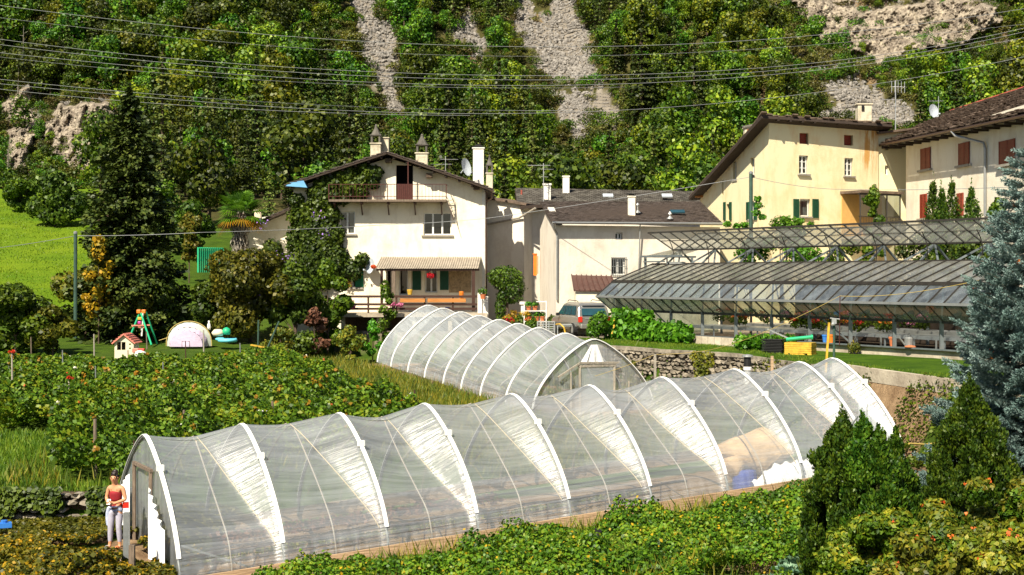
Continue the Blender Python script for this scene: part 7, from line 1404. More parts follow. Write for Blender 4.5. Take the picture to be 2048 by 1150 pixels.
# wooden pole by yellow house, grey pole by meadow
def pole(x, y0, y1, D, r, mat, label, nm='utility_pole'):
    a, b_ = P(x, y0, D), P(x, y1, D); mb = MB(); mb.tube([b_ - Vector((0, 0, .3)), a], [r * 1.1, r], 8); root = thing(nm, b_, label, 'pole'); mb.build('shaft', M[mat], root); k = MB(); k.lathe(a, [(r * 1.15, -.04), (r * 1.15, .05), (r * .4, .1)], 8); k.build('cap', M['gutter'], root); return a
wp_ = pole(1502, 346, 520, 75, .10, 'polegrn', 'weathered wooden pole carrying a thin wire before the yellow house'); mb = MB(); q = P(1506, 354, 74.9); mb.tube([q, q + Vector((.0, 0, .12))], .05, 6); top('insulator', mb, M['black'], 'small dark insulator fixed near the top of wooden pole', 'insulator')
gp_ = pole(151, 466, 665, 75, .095, 'polegrn', 'grey green pole standing between the berry field and the meadow')
pole(72, 578, 606, 100, .04, 'alu', 'tiny pale post on the meadow', 'marker_post')
# overhead lines
WR_ = [([(-60, 3), (348, 52), (700, 81), (937, 92), (1222, 92), (1400, 87), (1626, 71), (2120, 5)], 'topmost overhead cable sloping across the hillside'),
       ([(-60, 28), (330, 72), (700, 104), (1040, 111), (1400, 105), (2120, 40)], 'very thin second overhead cable under the topmost one'),
       ([(-60, 70), (348, 117), (700, 142), (940, 150), (1240, 149), (1400, 144), (1700, 118), (2120, 38)], 'third overhead cable, upper of the close middle pair'),
       ([(-60, 81), (348, 127), (700, 151), (1050, 158), (1300, 157), (1450, 150), (1730, 120), (2120, 46)], 'fourth overhead cable, lower of the close middle pair'),
       ([(-60, 99), (348, 139), (700, 163), (1050, 170), (1250, 168), (1450, 158), (1730, 128), (2120, 60)], 'fifth overhead cable crossing the middle of the hillside'),
       ([(-60, 107), (348, 147), (700, 170), (1050, 176), (1250, 174)], 'faint sixth overhead cable ending by the scree'),
       ([(-60, 152), (348, 190), (700, 214), (940, 220), (1150, 221)], 'upper cable of the lowest bundle over the spruce'),
       ([(-60, 162), (348, 199), (700, 222), (940, 227), (1110, 226), (1348, 213), (1600, 190), (1730, 171), (2120, 98)], 'middle cable of the lowest bundle, rising at the right'),
       ([(-60, 172), (348, 208), (700, 229), (940, 230)], 'lowest cable of the lowest bundle over the spruce')]
for k, (pp, lb) in enumerate(WR_):
    fine = []; xs = np.array([q[0] for q in pp], float); ys = np.array([q[1] for q in pp], float); gx = np.linspace(xs[0], xs[-1], 60); co_ = np.polyfit(xs, ys, 4) if len(xs) > 5 else np.polyfit(xs, ys, 2); gy = np.polyval(co_, gx)
    D = 118 + 1.5 * k; mb = MB(); mb.tube([P(x, y, D) for x, y in zip(gx, gy)], .019 if k not in (1, 5) else .012, 4); top('overhead_cable', mb, M['wire'], lb, 'cable', 'overhead cables crossing in front of the hillside')
wire([gp_ - Vector((0, 0, .15)), P(400, 465, 76), P(780, 449, 80), P(980, 436, 80), wp_ - Vector((0, 0, .2))], .014, 'wire', 'thin low wire from the grey pole to the wooden pole', 'cable', sag=.05)
wire([P(-40, 500, 72), gp_ - Vector((0, 0, .15))], .014, 'wire', 'thin low wire left of the grey pole', 'cable', sag=.05); wire([wp_ - Vector((0, 0, .2)), P(1660, 378, 76), P(2060, 372, 66)], .014, 'wire', 'thin wire from the wooden pole toward the shuttered house', 'cable', sag=.1)

for k, (x, y0, y1) in enumerate(((47, 52, 112), (102, 50, 96), (152, 7, 60), (202, 35, 76), (232, 38, 96), (36, 129, 195), (17, 296, 364), (427, 77, 120), (486, 129, 182), (538, 49, 100), (421, 42, 80), (358, 240, 277), (944, 180, 225), (1380, 210, 250))):
    D = float(hill_hit(np.array([float(x)]), np.array([float(y1)]))[0]) - 5; a, b_ = P(x + random.uniform(-2, 2), y0, D), P(x, y1 + 10, D + 4); mb = MB(); mb.tube([b_, b_.lerp(a, .5), a], [.17, .13, .05], 5)
    for q in range(6): c = b_.lerp(a, random.uniform(.4, .95)); mb.tube([c, c + Vector((random.uniform(-1, 1), random.uniform(-.5, .5), random.uniform(.1, .7)))], [.05, .015], 4)
    top('dead_tree', mb, M['palebark'], 'bare pale tree trunk standing among the hillside woods', 'tree', 'bare trunks on the hillside')

# ---------------------------------------------------------------- play corner
def at(x, y, D): return P(x, y, D)
c = PG(286, 76.5); sw = thing('toy_swing', c, 'green toy swing frame with orange joints behind the playhouse', 'swing'); D = 76.5
mb = MB(); Lg = [((280, 624), (253, 684), 76.2), ((282, 624), (262, 668), 78.2), ((281, 624), (303, 684), 75.2), ((292, 624), (315, 684), 77.2)]
for (a, b_, d) in Lg: MB().tube([P(a[0], a[1], 76.5), P(b_[0], b_[1] + 6, d)], .05, 7).build('leg', M['plastic_grn'], sw)
for x in (278, 288): mb = MB(); mb.box(P(x, 623, 76.5), (.22, .25, .2)); mb.build('joint', M['plastic_org'], sw, bevel=.03)
mb = MB(); mb.tube([P(283, 626, 76.6), P(283, 672, 76.6)], .03, 6); mb.tube([P(286, 626, 76.4), P(284, 672, 76.4)], .03, 6); mb.build('pole', M['plastic_white'], sw); mb = MB(); mb.bar(P(263, 651, 76.3), P(300, 650, 76.3), .06); mb.bar(P(264, 653, 77), P(290, 655, 77), .05); mb.build('crossbar', M['plastic_salmon'], sw)
mb = MB(); mb.box(P(280, 637, 76.4), (.22, .2, .16)); mb.build('seat', M['plastic_yel'], sw, bevel=.03); mb = MB(); mb.box(P(279, 645, 76.4), (.16, .15, .14)); mb.build('toy_seat', M['plastic_pink'], sw, bevel=.03)
# playhouse
D = 68.5; base = PG(249, D); zb = P(249, 714, D).z; ph = thing('playhouse', (base.x, D, zb), 'cream plastic playhouse with salmon roof at the edge of the berry rows', 'playhouse'); Wp = Wall((P(229, 700, D).x, D), (P(266, 700, D).x, D + .1)); zE = Wp.uv(249, 684)[1]; zA = Wp.uv(248, 669)[1]
hp = [Wp.rect(234, 684, 251, 700), Wp.rect(258, 687, 262, 690), Wp.rect(258, 695, 262, 698)]; mb = MB(); Wp.solid(mb, [(0, zb - .3), (Wp.len, zb - .3), (Wp.len, zE), (Wp.len * .5, zA), (0, zE)], hp, .06); q0, q1 = Wp.p(0, 0), Wp.p(Wp.len, 0)
mb.box((q0.x + .03, D + .55, (zb + zE) / 2), (.05, 1.0, zE - zb)); mb.box((q1.x - .03, D + .65, (zb + zE) / 2), (.05, 1.0, zE - zb)); mb.build('wall', M['plastic_cream'], ph)
mb = MB(); ap_ = Wp.p(Wp.len * .5, zA + .06); e0 = Wp.p(-.12, zE - .05); e1 = Wp.p(Wp.len + .12, zE - .05); off = Vector((0, -.12, 0)); bk_ = Vector((0, 1.2, 0))
for e in (e0, e1): slab(mb, e + off, e + bk_, ap_ + bk_, ap_ + off, .06)
for e in (e0, e1):
    for k in range(1, 5): f = k / 5; mb.bar(e.lerp(ap_, f) + off + Vector((0, 0, .02)), e.lerp(ap_, f) + bk_ + Vector((0, 0, .02)), .03)
mb.build('roof', M['plastic_salmon'], ph); mb = MB(); Wp.box(mb, *[hp[0][k] for k in (0, 1, 2, 3)], -.5, -.48); mb.build('dark_room', M['bark'], ph); mb = MB(); u0, v0, u1, v1 = hp[0]; mb.bar(Wp.p((u0 + u1) / 2, v0, -.03), Wp.p((u0 + u1) / 2, v1, -.03), .03); mb.build('window_bar', M['plastic_cream'], ph)
c = P(281, 706, 66.5); mb = MB(); mb.lathe(c - Vector((0, 0, .2)), [(.28, 0), (.30, .1), (.24, .26), (.08, .34)], 12); o = thing('toy_car', c, 'white and red toy on the ground right of the playhouse', 'toy'); mb.build('body', M['plastic_white'], o, smooth=True); mb = MB(); mb.box(c + Vector((.05, 0, .16)), (.3, .2, .1)); mb.build('red_top', M['plastic_red'], o, bevel=.03); mb = MB(); mb.box(c + Vector((-.25, .1, .12)), (.3, .2, .2)); mb.build('orange_box', M['plastic_salmon'], o, bevel=.03)
# dome tent
c = P(374, 693, 74.5); tn = thing('dome_tent', c, 'lilac and pale green dome tent with yellow poles in the garden', 'tent')
def domeshell(c, rx, ry, h, frac, mat, nm, cut=None, wr=.03):
    nu, nv = 26, 12; vs = []
    for j in range(nv + 1):
        for i in range(nu + 1):
            a = math.pi * i / nu; b_ = math.pi / 2 * j / nv * frac; r_ = math.cos(b_) ** .8; vs.append((c.x - rx * math.cos(a) * (1 - .0 * r_), c.y - ry * math.sin(a) * 0 + (j / nv) * ry * (1 if True else 1), 0))
    return None
def tent_skin(c, rx, h, dy0, dy1, s0, s1, mat, nm):
    """cloth between two arches at different depth and scale"""
    nu, nv = 28, 8; vs = []
    for j in range(nv + 1):
        f = j / nv; s = lerp(s0, s1, math.sin(f * math.pi / 2)); dy = lerp(dy0, dy1, f)
        for i in range(nu + 1):
            a = math.pi * i / nu; w_ = 1 + .02 * math.sin(i * 2.1 + j); vs.append((c.x - rx * s * math.cos(a) * w_, c.y + dy, c.z + h * s * math.sin(a) ** .8 * w_))
    MB().add(vs, [(j * (nu + 1) + i, j * (nu + 1) + i + 1, (j + 1) * (nu + 1) + i + 1, (j + 1) * (nu + 1) + i) for j in range(nv) for i in range(nu)]).build(nm, M[mat], tn, smooth=True)
tent_skin(c, 1.18, 1.28, .5, 2.2, 1.0, .55, 'tentgrey', 'rear_canopy'); tent_skin(c + Vector((-.0, 0, 0)), .98, .98, -.15, .55, .86, 1.05, 'tentlilac', 'front_canopy')
nu = 24; vs = [(c.x, c.y - .3, c.z)] + [(c.x - .98 * .86 * math.cos(math.pi * i / nu), c.y - .15 - .12 * math.sin(math.pi * i / nu), c.z + .98 * .86 * math.sin(math.pi * i / nu) ** .8) for i in range(nu + 1)]; MB().add(vs, [(0, i + 1, i + 2) for i in range(nu)]).build('door_panel', M['tentlilac'], tn)
mb = MB(); mb.tube([(c.x - 1.2 * math.cos(math.pi * i / 24), c.y + .45, c.z + 1.31 * math.sin(math.pi * i / 24) ** .8) for i in range(25)], .022, 5); mb.build('pole', M['yrope'], tn)
tent_skin(c, 1.0, 1.09, .5, .2, 1.175, .92, 'tentgrey', 'front_skirt')
mb = MB(); mb.tube([(c.x - .2, c.y - .28, c.z + .02), (c.x - .2, c.y - .28, c.z + .28), (c.x + .2, c.y - .28, c.z + .28), (c.x + .2, c.y - .28, c.z + .02)], .015, 4); mb.build('zip_line', M['rail'], tn); wire([P(318, 681, 75), P(352, 670, 75)], .02, 'yrope', 'yellow tent guy line left of the dome tent', 'guy_line', 'rope')
# toys heap, bowling pin, yellow lounger, poles
for k, (x, y, m_, nm, lb, pr) in enumerate(((418, 656, 'plastic_white', 'toy_skittle', 'small striped toy skittle standing right of the tent', [(.06, 0), (.1, .15), (.08, .3), (.04, .38), (.06, .45), (.01, .5)]), (436, 668, 'plastic_cream', 'inflatable_toy', 'white and yellow inflatable toy in the heap right of the tent', [(.25, 0), (.34, .18), (.2, .34), (.05, .36)]), (453, 665, 'plastic_grn', 'green_toy', 'green toy in the heap right of the tent', [(.18, 0), (.24, .15), (.18, .3), (.04, .38)]), (455, 680, 'plastic_cyan', 'paddling_pool', 'pale blue paddling pool in front of the toy heap', [(.48, 0), (.52, .1), (.46, .2), (.38, .14)]), (440, 677, 'plastic_cyan', 'swim_ring', 'small cyan swim ring left of the paddling pool', [(.2, 0), (.26, .08), (.2, .16), (.1, .1)]))):
    c = P(x, y + 4, 74); mb = MB(); mb.lathe(c, pr, 14); top(nm, mb, M[m_], lb, 'toy', smooth=True)
mb = MB(); c = P(418, 650, 74); mb.lathe(c, [(.1, 0), (.1, .06)], 10); 
c = P(515, 696, 71); mb = MB(); mb.bar(c + Vector((-.35, 0, .15)), c + Vector((.35, 0, .02)), .1, .05); mb.bar(c + Vector((-.35, .25, .15)), c + Vector((.35, .25, .02)), .1, .05); mb.bar(c + Vector((-.3, 0, .14)), c + Vector((.1, .1, -.15)), .05); mb.bar(c + Vector((.3, 0, .04)), c + Vector((-.1, .1, -.15)), .05); top('yellow_trestle', mb, M['plastic_yel'], 'small yellow toy trestle half hidden in the plants', 'toy')
for k, (a, b_) in enumerate((((517, 640), (516, 700)), ((558, 643), (528, 712)))): mb = MB(); mb.tube([P(a[0], a[1], 71.5), P(b_[0], b_[1], 71.5)], .045, 6); top('green_pole', mb, M['plastic_grn'] if False else M['polegrn'], ['upright thin green pole by the dry brown bush', 'leaning thin green pole by the dry brown bush'][k], 'pole')
# green panel fence left of the palm
a, b_ = P(396, 500, 97), P(446, 500, 99); mb = MB()
for k in range(14): f = k / 13; q = a.lerp(b_, f); mb.box((q.x, q.y, (P(420, 545, 98).z + P(420, 495, 98).z) / 2), (.1, .03, P(420, 495, 98).z - P(420, 545, 98).z))
mb.bar((a.x, a.y, P(396, 497, 97).z), (b_.x, b_.y, P(446, 497, 99).z), .06); mb.build if False else None; top('slat_fence', mb, M['plastic_grn'], 'blue green slat fence left of the palm', 'fence')
# stakes of the berry rows
SK = [(190, 838, 948, 36.6, .085, 'wood_old', 'thick brown stake at the near end of a berry row'), (368, 820, 880, 40, .07, 'wood_old', 'brown stake rising behind the front tunnel between first two hoops'), (545, 802, 850, 42, .07, 'wood_old', 'brown stake behind the second and third hoops'), (683, 798, 830, 44, .07, 'wood_old', 'brown stake above the third hoop'), (829, 780, 815, 47, .06, 'wood_dark', 'dark stake in the tall grass above the fourth hoop'), (24, 706, 748, 50, .06, 'palebark', 'pale stake with red top at the far left'), (138, 760, 785, 47, .06, 'palebark', 'short pale stake with a red top in the left rows'), (188, 668, 700, 64, .06, 'palebark', 'pale stake left of the playhouse'), (62, 674, 700, 66, .05, 'wood_old', 'small stake before the grey green shrub'), (125, 700, 720, 60, .05, 'pipe', 'small grey stake in the upper left rows'), (191, 732, 748, 54, .05, 'pipe', 'small grey stake below the playhouse'), (326, 724, 745, 55, .05, 'pipe', 'small grey stake below the tent'), (256, 700, 722, 60, .04, 'wood_dark', 'dark stake just in front of the playhouse'), (371, 682, 716, 64, .045, 'wood_dark', 'dark stake in front of the dome tent'), (407, 660, 705, 66, .06, 'palebark', 'pale stake at the right edge of the tent'), (268, 772, 800, 48, .05, 'pipe', 'grey stake in the middle berry rows'), (542, 748, 765, 55, .05, 'pipe', 'small grey stake in the right berry rows'), (293, 663, 690, 74, .06, 'wood_old', 'short stake between the swing legs'), (480, 686, 700, 66, .05, 'pipe', 'small grey stake left of the yellow toy'), (268, 880, 960, 36.2, .04, 'wood_dark', 'thin dark stake beside the tunnel entrance')]
for (x, y0, y1, D, r_, m_, lb) in SK:
    a, b_ = P(x, y0, D), P(x + 1, y1 + 8, D); b_.z = min(b_.z, gz(b_.x, D)); mb = MB(); mb.tube([b_, a], [r_ * .62, r_ * .5], 7); top('stake', mb, M[m_], lb, 'stake', 'stakes among the berry rows')
for (x, y, D, m_, lb) in ((23, 703, 50, 'red_fl', 'red flower head on top of the far left stake'), (139, 756, 47, 'red_fl', 'red flower head above the short pale stake')): c = P(x, y, D); plantcloud('red_bloom', [(c.x, c.y, c.z, .12, .12, .07)], 40, .08, m_, lb, 'flower', 'thing')
for (x0, y0, x1, y1, D, lb) in ((510, 820, 536, 823, 41.5, 'short white pipe end sticking out of rows by a stake'), (803, 803, 823, 786, 46.8, 'slanting white pipe end in the tall grass'), (655, 808, 676, 811, 43.8, 'short white pipe end above the third hoop'), (345, 860, 368, 845, 40, 'slanting pale pipe end behind the first bay')): mb = MB(); mb.tube([P(x0, y0, D), P(x1, y1, D)], .025, 5); top('pipe_end', mb, M['plastic_white'], lb, 'pipe')
c = P(1195, 1085, 29.5); z0 = gz(c.x, c.y); o = thing('sprinkler', (c.x, c.y, z0), 'yellow and black garden sprinkler stake in the brambles', 'sprinkler'); mb = MB(); mb.tube([(c.x, c.y, z0 - .1), (c.x, c.y, P(0, 1085, 29.5).z)], .035, 7); mb.build('stem', M['plastic_yel'], o); mb = MB(); q = P(1194, 1072, 29.5); mb.lathe(q, [(.05, -.12), (.055, 0), (.03, .05)], 8); mb.bar(q + Vector((-.1, 0, .14)), q + Vector((.09, 0, .1)), .06); mb.build('head', M['black'], o)
wire([P(1818, 887, 41), P(1850, 889, 41.5), P(1875, 886, 42)], .03, 'yrope', 'yellow hose lying across the brown earth bank', 'hose', 'hose')
# posts beside the tunnel entrance
for (x, y0, y1, D, lb) in ((253, 1025, 1150, 29.3, 'grey wooden post left of the tunnel entrance'), (264, 1090, 1160, 28.8, 'short mossy post nearest the tunnel corner')): a, b_ = P(x, y0, D), P(x, y1 + 30, D); top('post', MB().bar(a, b_, .11), M['wood_old' if x == 264 else 'pipe'], lb, 'post')

# ---------------------------------------------------------------- near plants on the right
gzr = lambda x, D: gz((x - 1024) / F * D, D)
for k, (x, yt, wp, D, lb) in enumerate(((1684, 818, 150, 24.6, 'tallest thuja of the clump before the tunnel end'), (1727, 828, 120, 24.3, 'second tallest thuja of the clump before the tunnel end'), (1758, 854, 112, 24.0, 'third thuja of the clump, between the taller and the short one'), (1790, 862, 96, 24.4, 'shortest thuja of the clump beside the earth bank'), (1940, 752, 190, 26.5, 'broad thuja with brown patches in front of the blue spruce'))):
    X = (x - 1024) / F * D; g0 = gz(X, D); z1 = CH - (yt - HZ) / F * D; thuja('thuja_tree', (X, D, g0), z1 - g0, wp / F * D / 2 * 1.05, 38000 if wp < 170 else 56000, .07, lb, jag=.1, pw=3.4 if wp < 170 else 1.8)
def nearshrub(x, D, yt, wp, n, mat, label, h0=None, size=.075, tipmat=None, sd=1):
    X = (x - 1024) / F * D; g0 = gz(X, D); H_ = CH - (yt - HZ) / F * D - g0; w_ = wp / F * D / 2; rs = random.Random(sd); bl = []
    for k in range(24): a = rs.uniform(0, 6.28); q = math.sqrt(rs.random()) * .75 * w_; zz = rs.uniform(.2, .85) * H_ * (1 - .25 * (q / w_)); s = rs.uniform(.2, .34) * w_; bl.append((q * math.cos(a), q * math.sin(a), zz, s, s, s * .8))
    root = shrub('hedge_shrub', (X, D, g0), bl, n, size, mat, label, 'shrub', shell=.5, w_=.3, tilt=.6)
    p_, n_ = blob_pts([(X + b_[0], D + b_[1], g0 + b_[2] + .04, b_[3] * 1.04, b_[4] * 1.04, b_[5] * 1.04) for b_ in bl], n // 5, .2, low=-.1); V_, Q_ = leaf_geo(p_, n_, size * 1.1, .3, .6); mesh_np('yellow_tips', V_, Q_, M['thuja_tip'], root)
    p_ = p_[rng.random(len(p_)) < .005]; p_ = np.repeat(p_, 5, 0) + rng.normal(0, .02, (len(p_) * 5, 3)); V_, Q_ = leaf_geo(p_, np.tile([0, -1, .3], (len(p_), 1)), .05, .45, .8); mesh_np('orange_buds', V_, Q_, M['orange_fl'], root)['kind'] = 'stuff'
nearshrub(1745, 21.5, 960, 230, 26000, 'green', 'yellow tipped hedge shrub at the foot of the thuja clump', sd=2)
nearshrub(1885, 20.5, 950, 210, 26000, 'thuja', 'orange budded hedge shrub between the thuja clump and broad thuja', sd=3)
nearshrub(2010, 19.5, 880, 220, 28000, 'green', 'dark hedge shrub at the lower right corner', sd=4)
nearshrub(1830, 18.2, 1040, 260, 22000, 'olive', 'lowest hedge shrub along the bottom edge at the right', sd=5); nearshrub(2020, 17.2, 1010, 240, 22000, 'olive', 'bright yellow tipped hedge shrub in the bottom right corner', sd=6)
# cabbages
for k, (x, y, D, s_) in enumerate(((1600, 1078, 27.2, .5), (1575, 1098, 26.8, .38), (1618, 1105, 26.5, .4), (1555, 1120, 26.2, .3), (1530, 1128, 26.2, .25), (1640, 1130, 26, .32))):
    X = (x - 1024) / F * D; g0 = gz(X, D); root = thing('cabbage', (X, D, g0), ['largest blue green cabbage beside the thuja clump', 'medium cabbage left of the largest one', 'medium cabbage below the largest one', 'small pale cabbage at the edge of the bare soil', 'smallest cabbage at the left of the group', 'low cabbage partly under the thuja clump'][k], 'cabbage', 'cabbages at the edge of the bramble strip'); geo = []
    for j in range(16):
        a = j * 2.4; el = .25 + .065 * j; L_ = s_ * (1.05 - .035 * j); d = np.array([math.cos(a) * math.cos(el), math.sin(a) * math.cos(el), math.sin(el)]); sd_ = np.array([-math.sin(a), math.cos(a), 0]); up_ = np.cross(d, sd_); b0 = np.array([X, D, g0 + .15]); w_ = .42 * L_; nu_, nv_ = 5, 5; vs = []
        for v in range(nv_):
            f = v / (nv_ - 1); ww_ = w_ * math.sin(math.pi * (.12 + .8 * f)) ** .7
            for u in range(nu_): g_ = u / (nu_ - 1) * 2 - 1; vs.append(b0 + d * L_ * f + sd_ * ww_ * g_ + np.array([0, 0, 1]) * (.12 * L_ * g_ * g_ - .18 * L_ * f * f + .02 * math.sin(6 * g_ + 9 * f + j)))
        geo.append((np.array(vs), np.array([(v * nu_ + u, v * nu_ + u + 1, (v + 1) * nu_ + u + 1, (v + 1) * nu_ + u) for v in range(nv_ - 1) for u in range(nu_ - 1)])))
    V_, Q_ = cat_geo(geo); mesh_np('leaves', V_, Q_, M['cabbage'], root, smooth=True)
# blue spruce
def bluespruce(x, D, ytop, r, label):
    X = (x - 1024) / F * D; g0 = gz(X, D); h = CH - (ytop - HZ) / F * D - g0; root = thing('blue_spruce', (X, D, g0), label, 'tree'); PN, NN, AA = [], [], []; br = MB(); tw = MB()
    nl = 34
    for k in range(nl):
        f = k / (nl - 1); zz = .35 + (h - .45) * f; rr = r * (1 - f) ** .85 + .18; nb = 5 + int(7 * (1 - f)); a0 = rng.uniform(0, 6.28)
        for j in range(nb):
            a = a0 + 6.28 * j / nb + rng.uniform(-.2, .2); L_ = rr * rng.uniform(.7, 1.12); d = Vector((math.cos(a), math.sin(a), 0)); s = Vector((-d.y, d.x, 0)); b0 = Vector((X, D, g0 + zz)); el0 = .35 * f - .12; pt = lambda t: b0 + d * L_ * t + Vector((0, 0, L_ * (el0 * t + .28 * t * t * (1 if f < .8 else .6) - .12 * t)))
            br.tube([pt(0), pt(.5), pt(1)], [.035 * (1.2 - f), .02, .008], 5); nt = max(4, int(L_ / .075))
            for q in range(nt):
                t_ = .22 + .78 * (q + rng.random()) / nt
                for sg in (-1, 1):
                    tl = min(.42, .14 + .34 * (1.05 - t_) * L_) * rng.uniform(.7, 1.2); e0 = pt(t_); dr = (d * .75 + s * sg * rng.uniform(.5, .95) + Vector((0, 0, rng.uniform(-.15, .35)))).normalized(); m_ = int(26 * tl / .2) + 10; tt = rng.random(m_); pp = np.array(e0)[None] + np.outer(tt * tl, np.array(dr)); nn = nrm(rng.normal(0, 1, (m_, 3))); nn -= np.outer(nn @ np.array(dr), np.array(dr)); nn = nrm(nn); al = nn * .75 + np.array(dr)[None] * .75; PN.append(pp + nn * .022); NN.append(np.cross(al, nn) + nn * .3); AA.append(al)
            e0 = pt(1.0); m_ = 34; tt = rng.random(m_); dr = (pt(1) - pt(.85)).normalized(); pp = np.array(e0)[None] + np.outer(tt * .2, np.array(dr)); nn = nrm(rng.normal(0, 1, (m_, 3))); al = nn * .75 + np.array(dr)[None] * .75; PN.append(pp); NN.append(np.cross(al, nrm(rng.normal(0, 1, (m_, 3))))); AA.append(al)
    p_, n_, a_ = np.concatenate(PN), np.concatenate(NN), np.concatenate(AA); k = len(p_); a_ = nrm(a_); n_ = nrm(n_); b_ = nrm(np.cross(n_, a_) + 1e-6); s = rng.uniform(.055, .09, k)[:, None]; V_ = np.stack([p_, p_ + a_ * s * .5 + b_ * .0115, p_ + a_ * s, p_ + a_ * s * .5 - b_ * .0115], 1).reshape(-1, 3); cr = mesh_np('crown', V_, np.arange(4 * k).reshape(-1, 4), M['bluespruce'], root); br.build('branches', M['bark'], cr); t_ = MB(); t_.tube([(X, D, g0 - .2), (X, D, g0 + h * .6), (X, D, g0 + h)], [.16, .08, .015], 8); t_.build('trunk', M['bark'], root)
    cs_ = rng.integers(0, k, 60); cs_ = cs_[(p_[cs_, 2] > g0 + h * .4)]; pc = np.repeat(p_[cs_], 8, 0) + rng.normal(0, .035, (len(cs_) * 8, 3)); V_, Q_ = leaf_geo(pc, rng.normal(0, 1, (len(pc), 3)), .07, .4, .8); mesh_np('cones', V_, Q_, M['orange_fl'], root)['kind'] = 'stuff'; return k
print('needles', bluespruce(2058, 31, 300, 2.25, 'large silvery blue spruce at the right edge'))

# ---------------------------------------------------------------- the person
def skin_mesh(name, pts, edges, radii, mat, parent, sub=2, root_i=0):
    me = bpy.data.meshes.new(name); off = wl(parent) if parent else Vector((0, 0, 0)); me.from_pydata([tuple(Vector(p) - off) for p in pts], edges, []); o = bpy.data.objects.new(name, me); col.objects.link(o)
    o.modifiers.new('skin', 'SKIN').use_smooth_shade = True; sv = me.skin_vertices[0].data
    for i, r in enumerate(radii): sv[i].radius = (r, r) if not isinstance(r, tuple) else r
    sv[root_i].use_root = True; s = o.modifiers.new('sub', 'SUBSURF'); s.levels = sub; s.render_levels = sub
    dg = bpy.context.evaluated_depsgraph_get(); m2 = bpy.data.meshes.new_from_object(o.evaluated_get(dg)); o.modifiers.clear(); o.data = m2; m2.materials.clear(); m2.materials.append(mat); m2.polygons.foreach_set('use_smooth', [True] * len(m2.polygons))
    if parent: o.parent = parent
    return o
Dp = 31.2; feet = P(232, 1099, Dp); zf = gz(feet.x, Dp); feet.z = zf; sc_ = 1.66 / 1.70; pr_ = thing('person', feet, 'person in red top and pale leggings looking down at a phone by the tunnel entrance', 'person')
yaw = -.25
def B(x, y, z): # body frame: x to the person's left in the picture sense (right on screen), y away from camera, z up
    c_, s_ = math.cos(yaw), math.sin(yaw); return feet + Vector((x * c_ - y * s_, x * s_ + y * c_, z)) * sc_
pts = [B(0, 0, .93), B(0, .01, 1.08), B(0, 0, 1.24), B(0, -.01, 1.36), B(0, -.03, 1.46), B(0, -.06, 1.54), B(0, -.085, 1.61), B(0, -.08, 1.67),            # 0 pelvis..7 crown
       B(-.09, 0, .88), B(-.12, -.03, .50), B(-.15, 0, .10), B(-.16, -.02, .05), B(-.17, -.14, .03),                                              # 8-12 left-screen leg
       B(.09, 0, .88), B(.08, -.02, .50), B(.08, .03, .10), B(.08, .01, .05), B(.08, -.12, .03),                                                      # 13-17 right-screen leg
       B(-.17, 0, 1.385), B(-.23, -.01, 1.13), B(-.07, -.22, 1.07), B(-.03, -.265, 1.09),                                                           # 18-21 arm to phone
       B(.17, 0, 1.385), B(.24, -.0, 1.12), B(.06, -.22, 1.05), B(.015, -.27, 1.07)]
ed = [(0, 1), (1, 2), (2, 3), (3, 4), (4, 5), (5, 6), (6, 7), (0, 8), (8, 9), (9, 10), (10, 11), (11, 12), (0, 13), (13, 14), (14, 15), (15, 16), (16, 17), (3, 18), (18, 19), (19, 20), (20, 21), (3, 22), (22, 23), (23, 24), (24, 25)]
ra = [(.145, .115), (.12, .095), (.135, .10), (.12, .085), .052, (.07, .08), (.085, .1), (.06, .07), .09, .058, .038, .04, .03, .09, .058, .038, .04, .03, .056, .042, .029, .03, .056, .042, .029, .03]
body = skin_mesh('body', pts, ed, ra, M['skin'], pr_, 2)
# hands: fingers closed round the phone
for sgn, hp_ in ((-1, B(-.03, -.265, 1.09)), (1, B(.015, -.27, 1.07))):
    for k in range(4):
        f0 = hp_ + Vector((sgn * -.01, -.02, .025 - .018 * k)); a = f0 + Vector((-sgn * .02, -.035 + .003 * k, .004)); b_ = a + Vector((-sgn * .028, -.008, 0)); c_ = b_ + Vector((-sgn * .014, .018, 0)); skin_mesh('finger', [f0, a, b_, c_], [(0, 1), (1, 2), (2, 3)], [.010, .0095, .0085, .007], M['skin'], body, 1)
    t0 = hp_ + Vector((0, .0, .03)); skin_mesh('thumb', [t0, t0 + Vector((-sgn * .015, -.03, .025)), t0 + Vector((-sgn * .03, -.05, .02))], [(0, 1), (1, 2)], [.012, .011, .009], M['skin'], body, 1)
hc_ = B(0, -.085, 1.605)
mb = MB(); mb.ball(hc_ + Vector((0, -.098, -.01)), .014, 8, 1, 1.2, 1.1); mb.build('nose', M['skin'], body, smooth=True)
for sx in (-1, 1):
    mb = MB(); mb.ball(hc_ + Vector((sx * .032, -.086, .02)), .011, 8); mb.build('eye', M['dark'], body, smooth=True); mb = MB(); mb.ball(hc_ + Vector((sx * .082, .01, .0)), .02, 8, .5, .8, 1.4); mb.build('ear', M['skin'], body, smooth=True)
mb = MB(); mb.ball(hc_ + Vector((0, -.088, -.045)), .02, 8, 1.1, .5, .35); mb.build('mouth', M['redshut'], body, smooth=True)
skin_mesh('hair', [B(0, -.02, 1.60), B(0, -.06, 1.69), B(0, -.03, 1.74), B(.0, -.02, 1.80), B(-.05, -.10, 1.68), B(.05, -.10, 1.68), B(-.06, .0, 1.62), B(.06, .0, 1.62)], [(0, 1), (1, 2), (2, 3), (1, 4), (1, 5), (0, 6), (0, 7)], [.075, .088, .055, .062, .045, .045, .045, .045], M['hair'], pr_, 2)
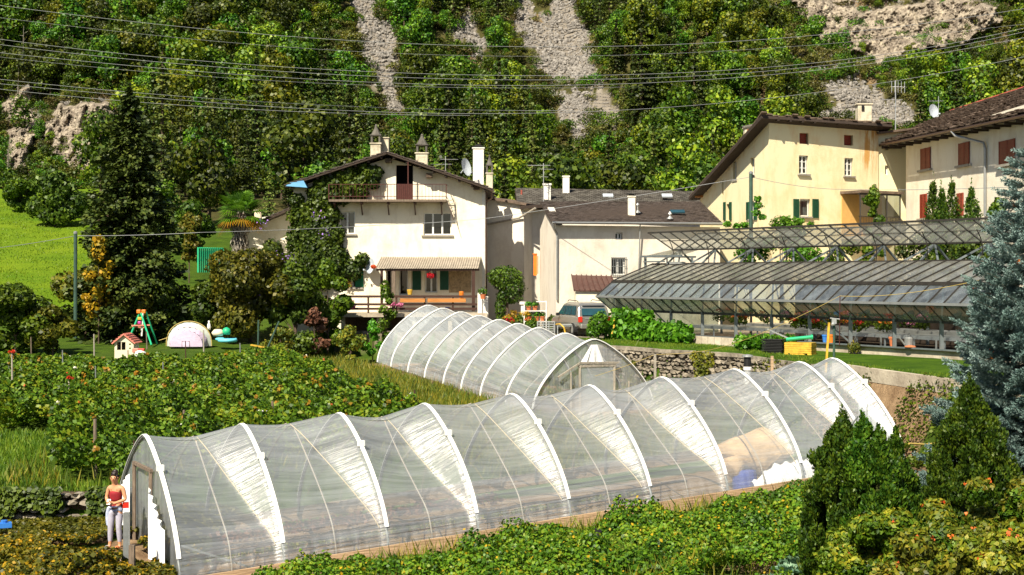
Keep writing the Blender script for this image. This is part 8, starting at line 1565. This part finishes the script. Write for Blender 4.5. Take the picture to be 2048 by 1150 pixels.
skin_mesh('top', [B(0, 0, 1.06), B(0, 0, 1.16), B(0, -.01, 1.26), B(0, -.02, 1.335)], [(0, 1), (1, 2), (2, 3)], [(.142, .12), (.148, .12), (.158, .13), (.12, .095)], M['redtop'], pr_, 2)
for sx in (-1, 1): mb = MB(); mb.tube([B(sx * .07, -.085, 1.33), B(sx * .075, -.05, 1.42), B(sx * .07, .03, 1.42), B(sx * .07, .08, 1.30)], .009, 5); mb.build('strap', M['redtop'], pr_)
skin_mesh('leggings', [B(0, 0, .97), B(0, 0, .92), B(-.09, 0, .86), B(-.105, -.02, .68), B(-.12, -.03, .50), B(-.14, -.005, .3), B(-.15, 0, .13), B(.09, 0, .86), B(.088, -.01, .68), B(.08, -.02, .50), B(.08, .01, .3), B(.08, .03, .13)], [(0, 1), (1, 2), (2, 3), (3, 4), (4, 5), (5, 6), (1, 7), (7, 8), (8, 9), (9, 10), (10, 11)], [(.15, .12), (.158, .125), .104, .086, .066, .062, .043, .104, .086, .066, .062, .043], M['leggings'], pr_, 2)
skin_mesh('tied_shirt', [B(0, 0, .98), B(-.12, -.05, .94), B(-.17, -.05, .82), B(-.18, -.03, .66), B(-.17, -.02, .5), B(.12, -.04, .93), B(.15, 0, .84), B(0, -.12, .93), B(.05, -.1, .86)], [(0, 1), (1, 2), (2, 3), (3, 4), (0, 5), (5, 6), (0, 7), (7, 8)], [(.15, .12), .07, .055, .06, .05, .07, .06, .06, .045], M['shirtwhite'], pr_, 2)
for q in (12, 17):
    a = pts[q]; mb = MB(); mb.ball(a + Vector((0, .06, .015)), .05, 10, .95, 2.2, .8); mb.build('shoe', M['leggings'] if q == 12 else M['terracotta'], pr_, smooth=True)
mb = MB(); mb.box(B(-.008, -.30, 1.10), (.075, .02, .13), rx=-.6); top('phone', mb, M['plastic_white'], 'white phone held in both hands of the person', 'phone')
mb = MB(); mb.box(B(.22, .04, .99), (.13, .14, .12), rz=.3); mb.tube([B(.16, 0, 1.02), B(0, -.1, 1.0), B(-.14, -.05, .99)], .016, 5); top('waist_bag', mb, M['plastic_red'], 'small red bag at the hip of the person', 'bag')
c = P(8, 1050, 30); mb = MB(); mb.box(c, (.3, .2, .1), rz=.4); mb.lathe(c, [(.06, 0), (.07, .1)], 8); top('blue_container', mb, M['plastic_blue'], 'small blue container lying on the bank at the far left', 'container')
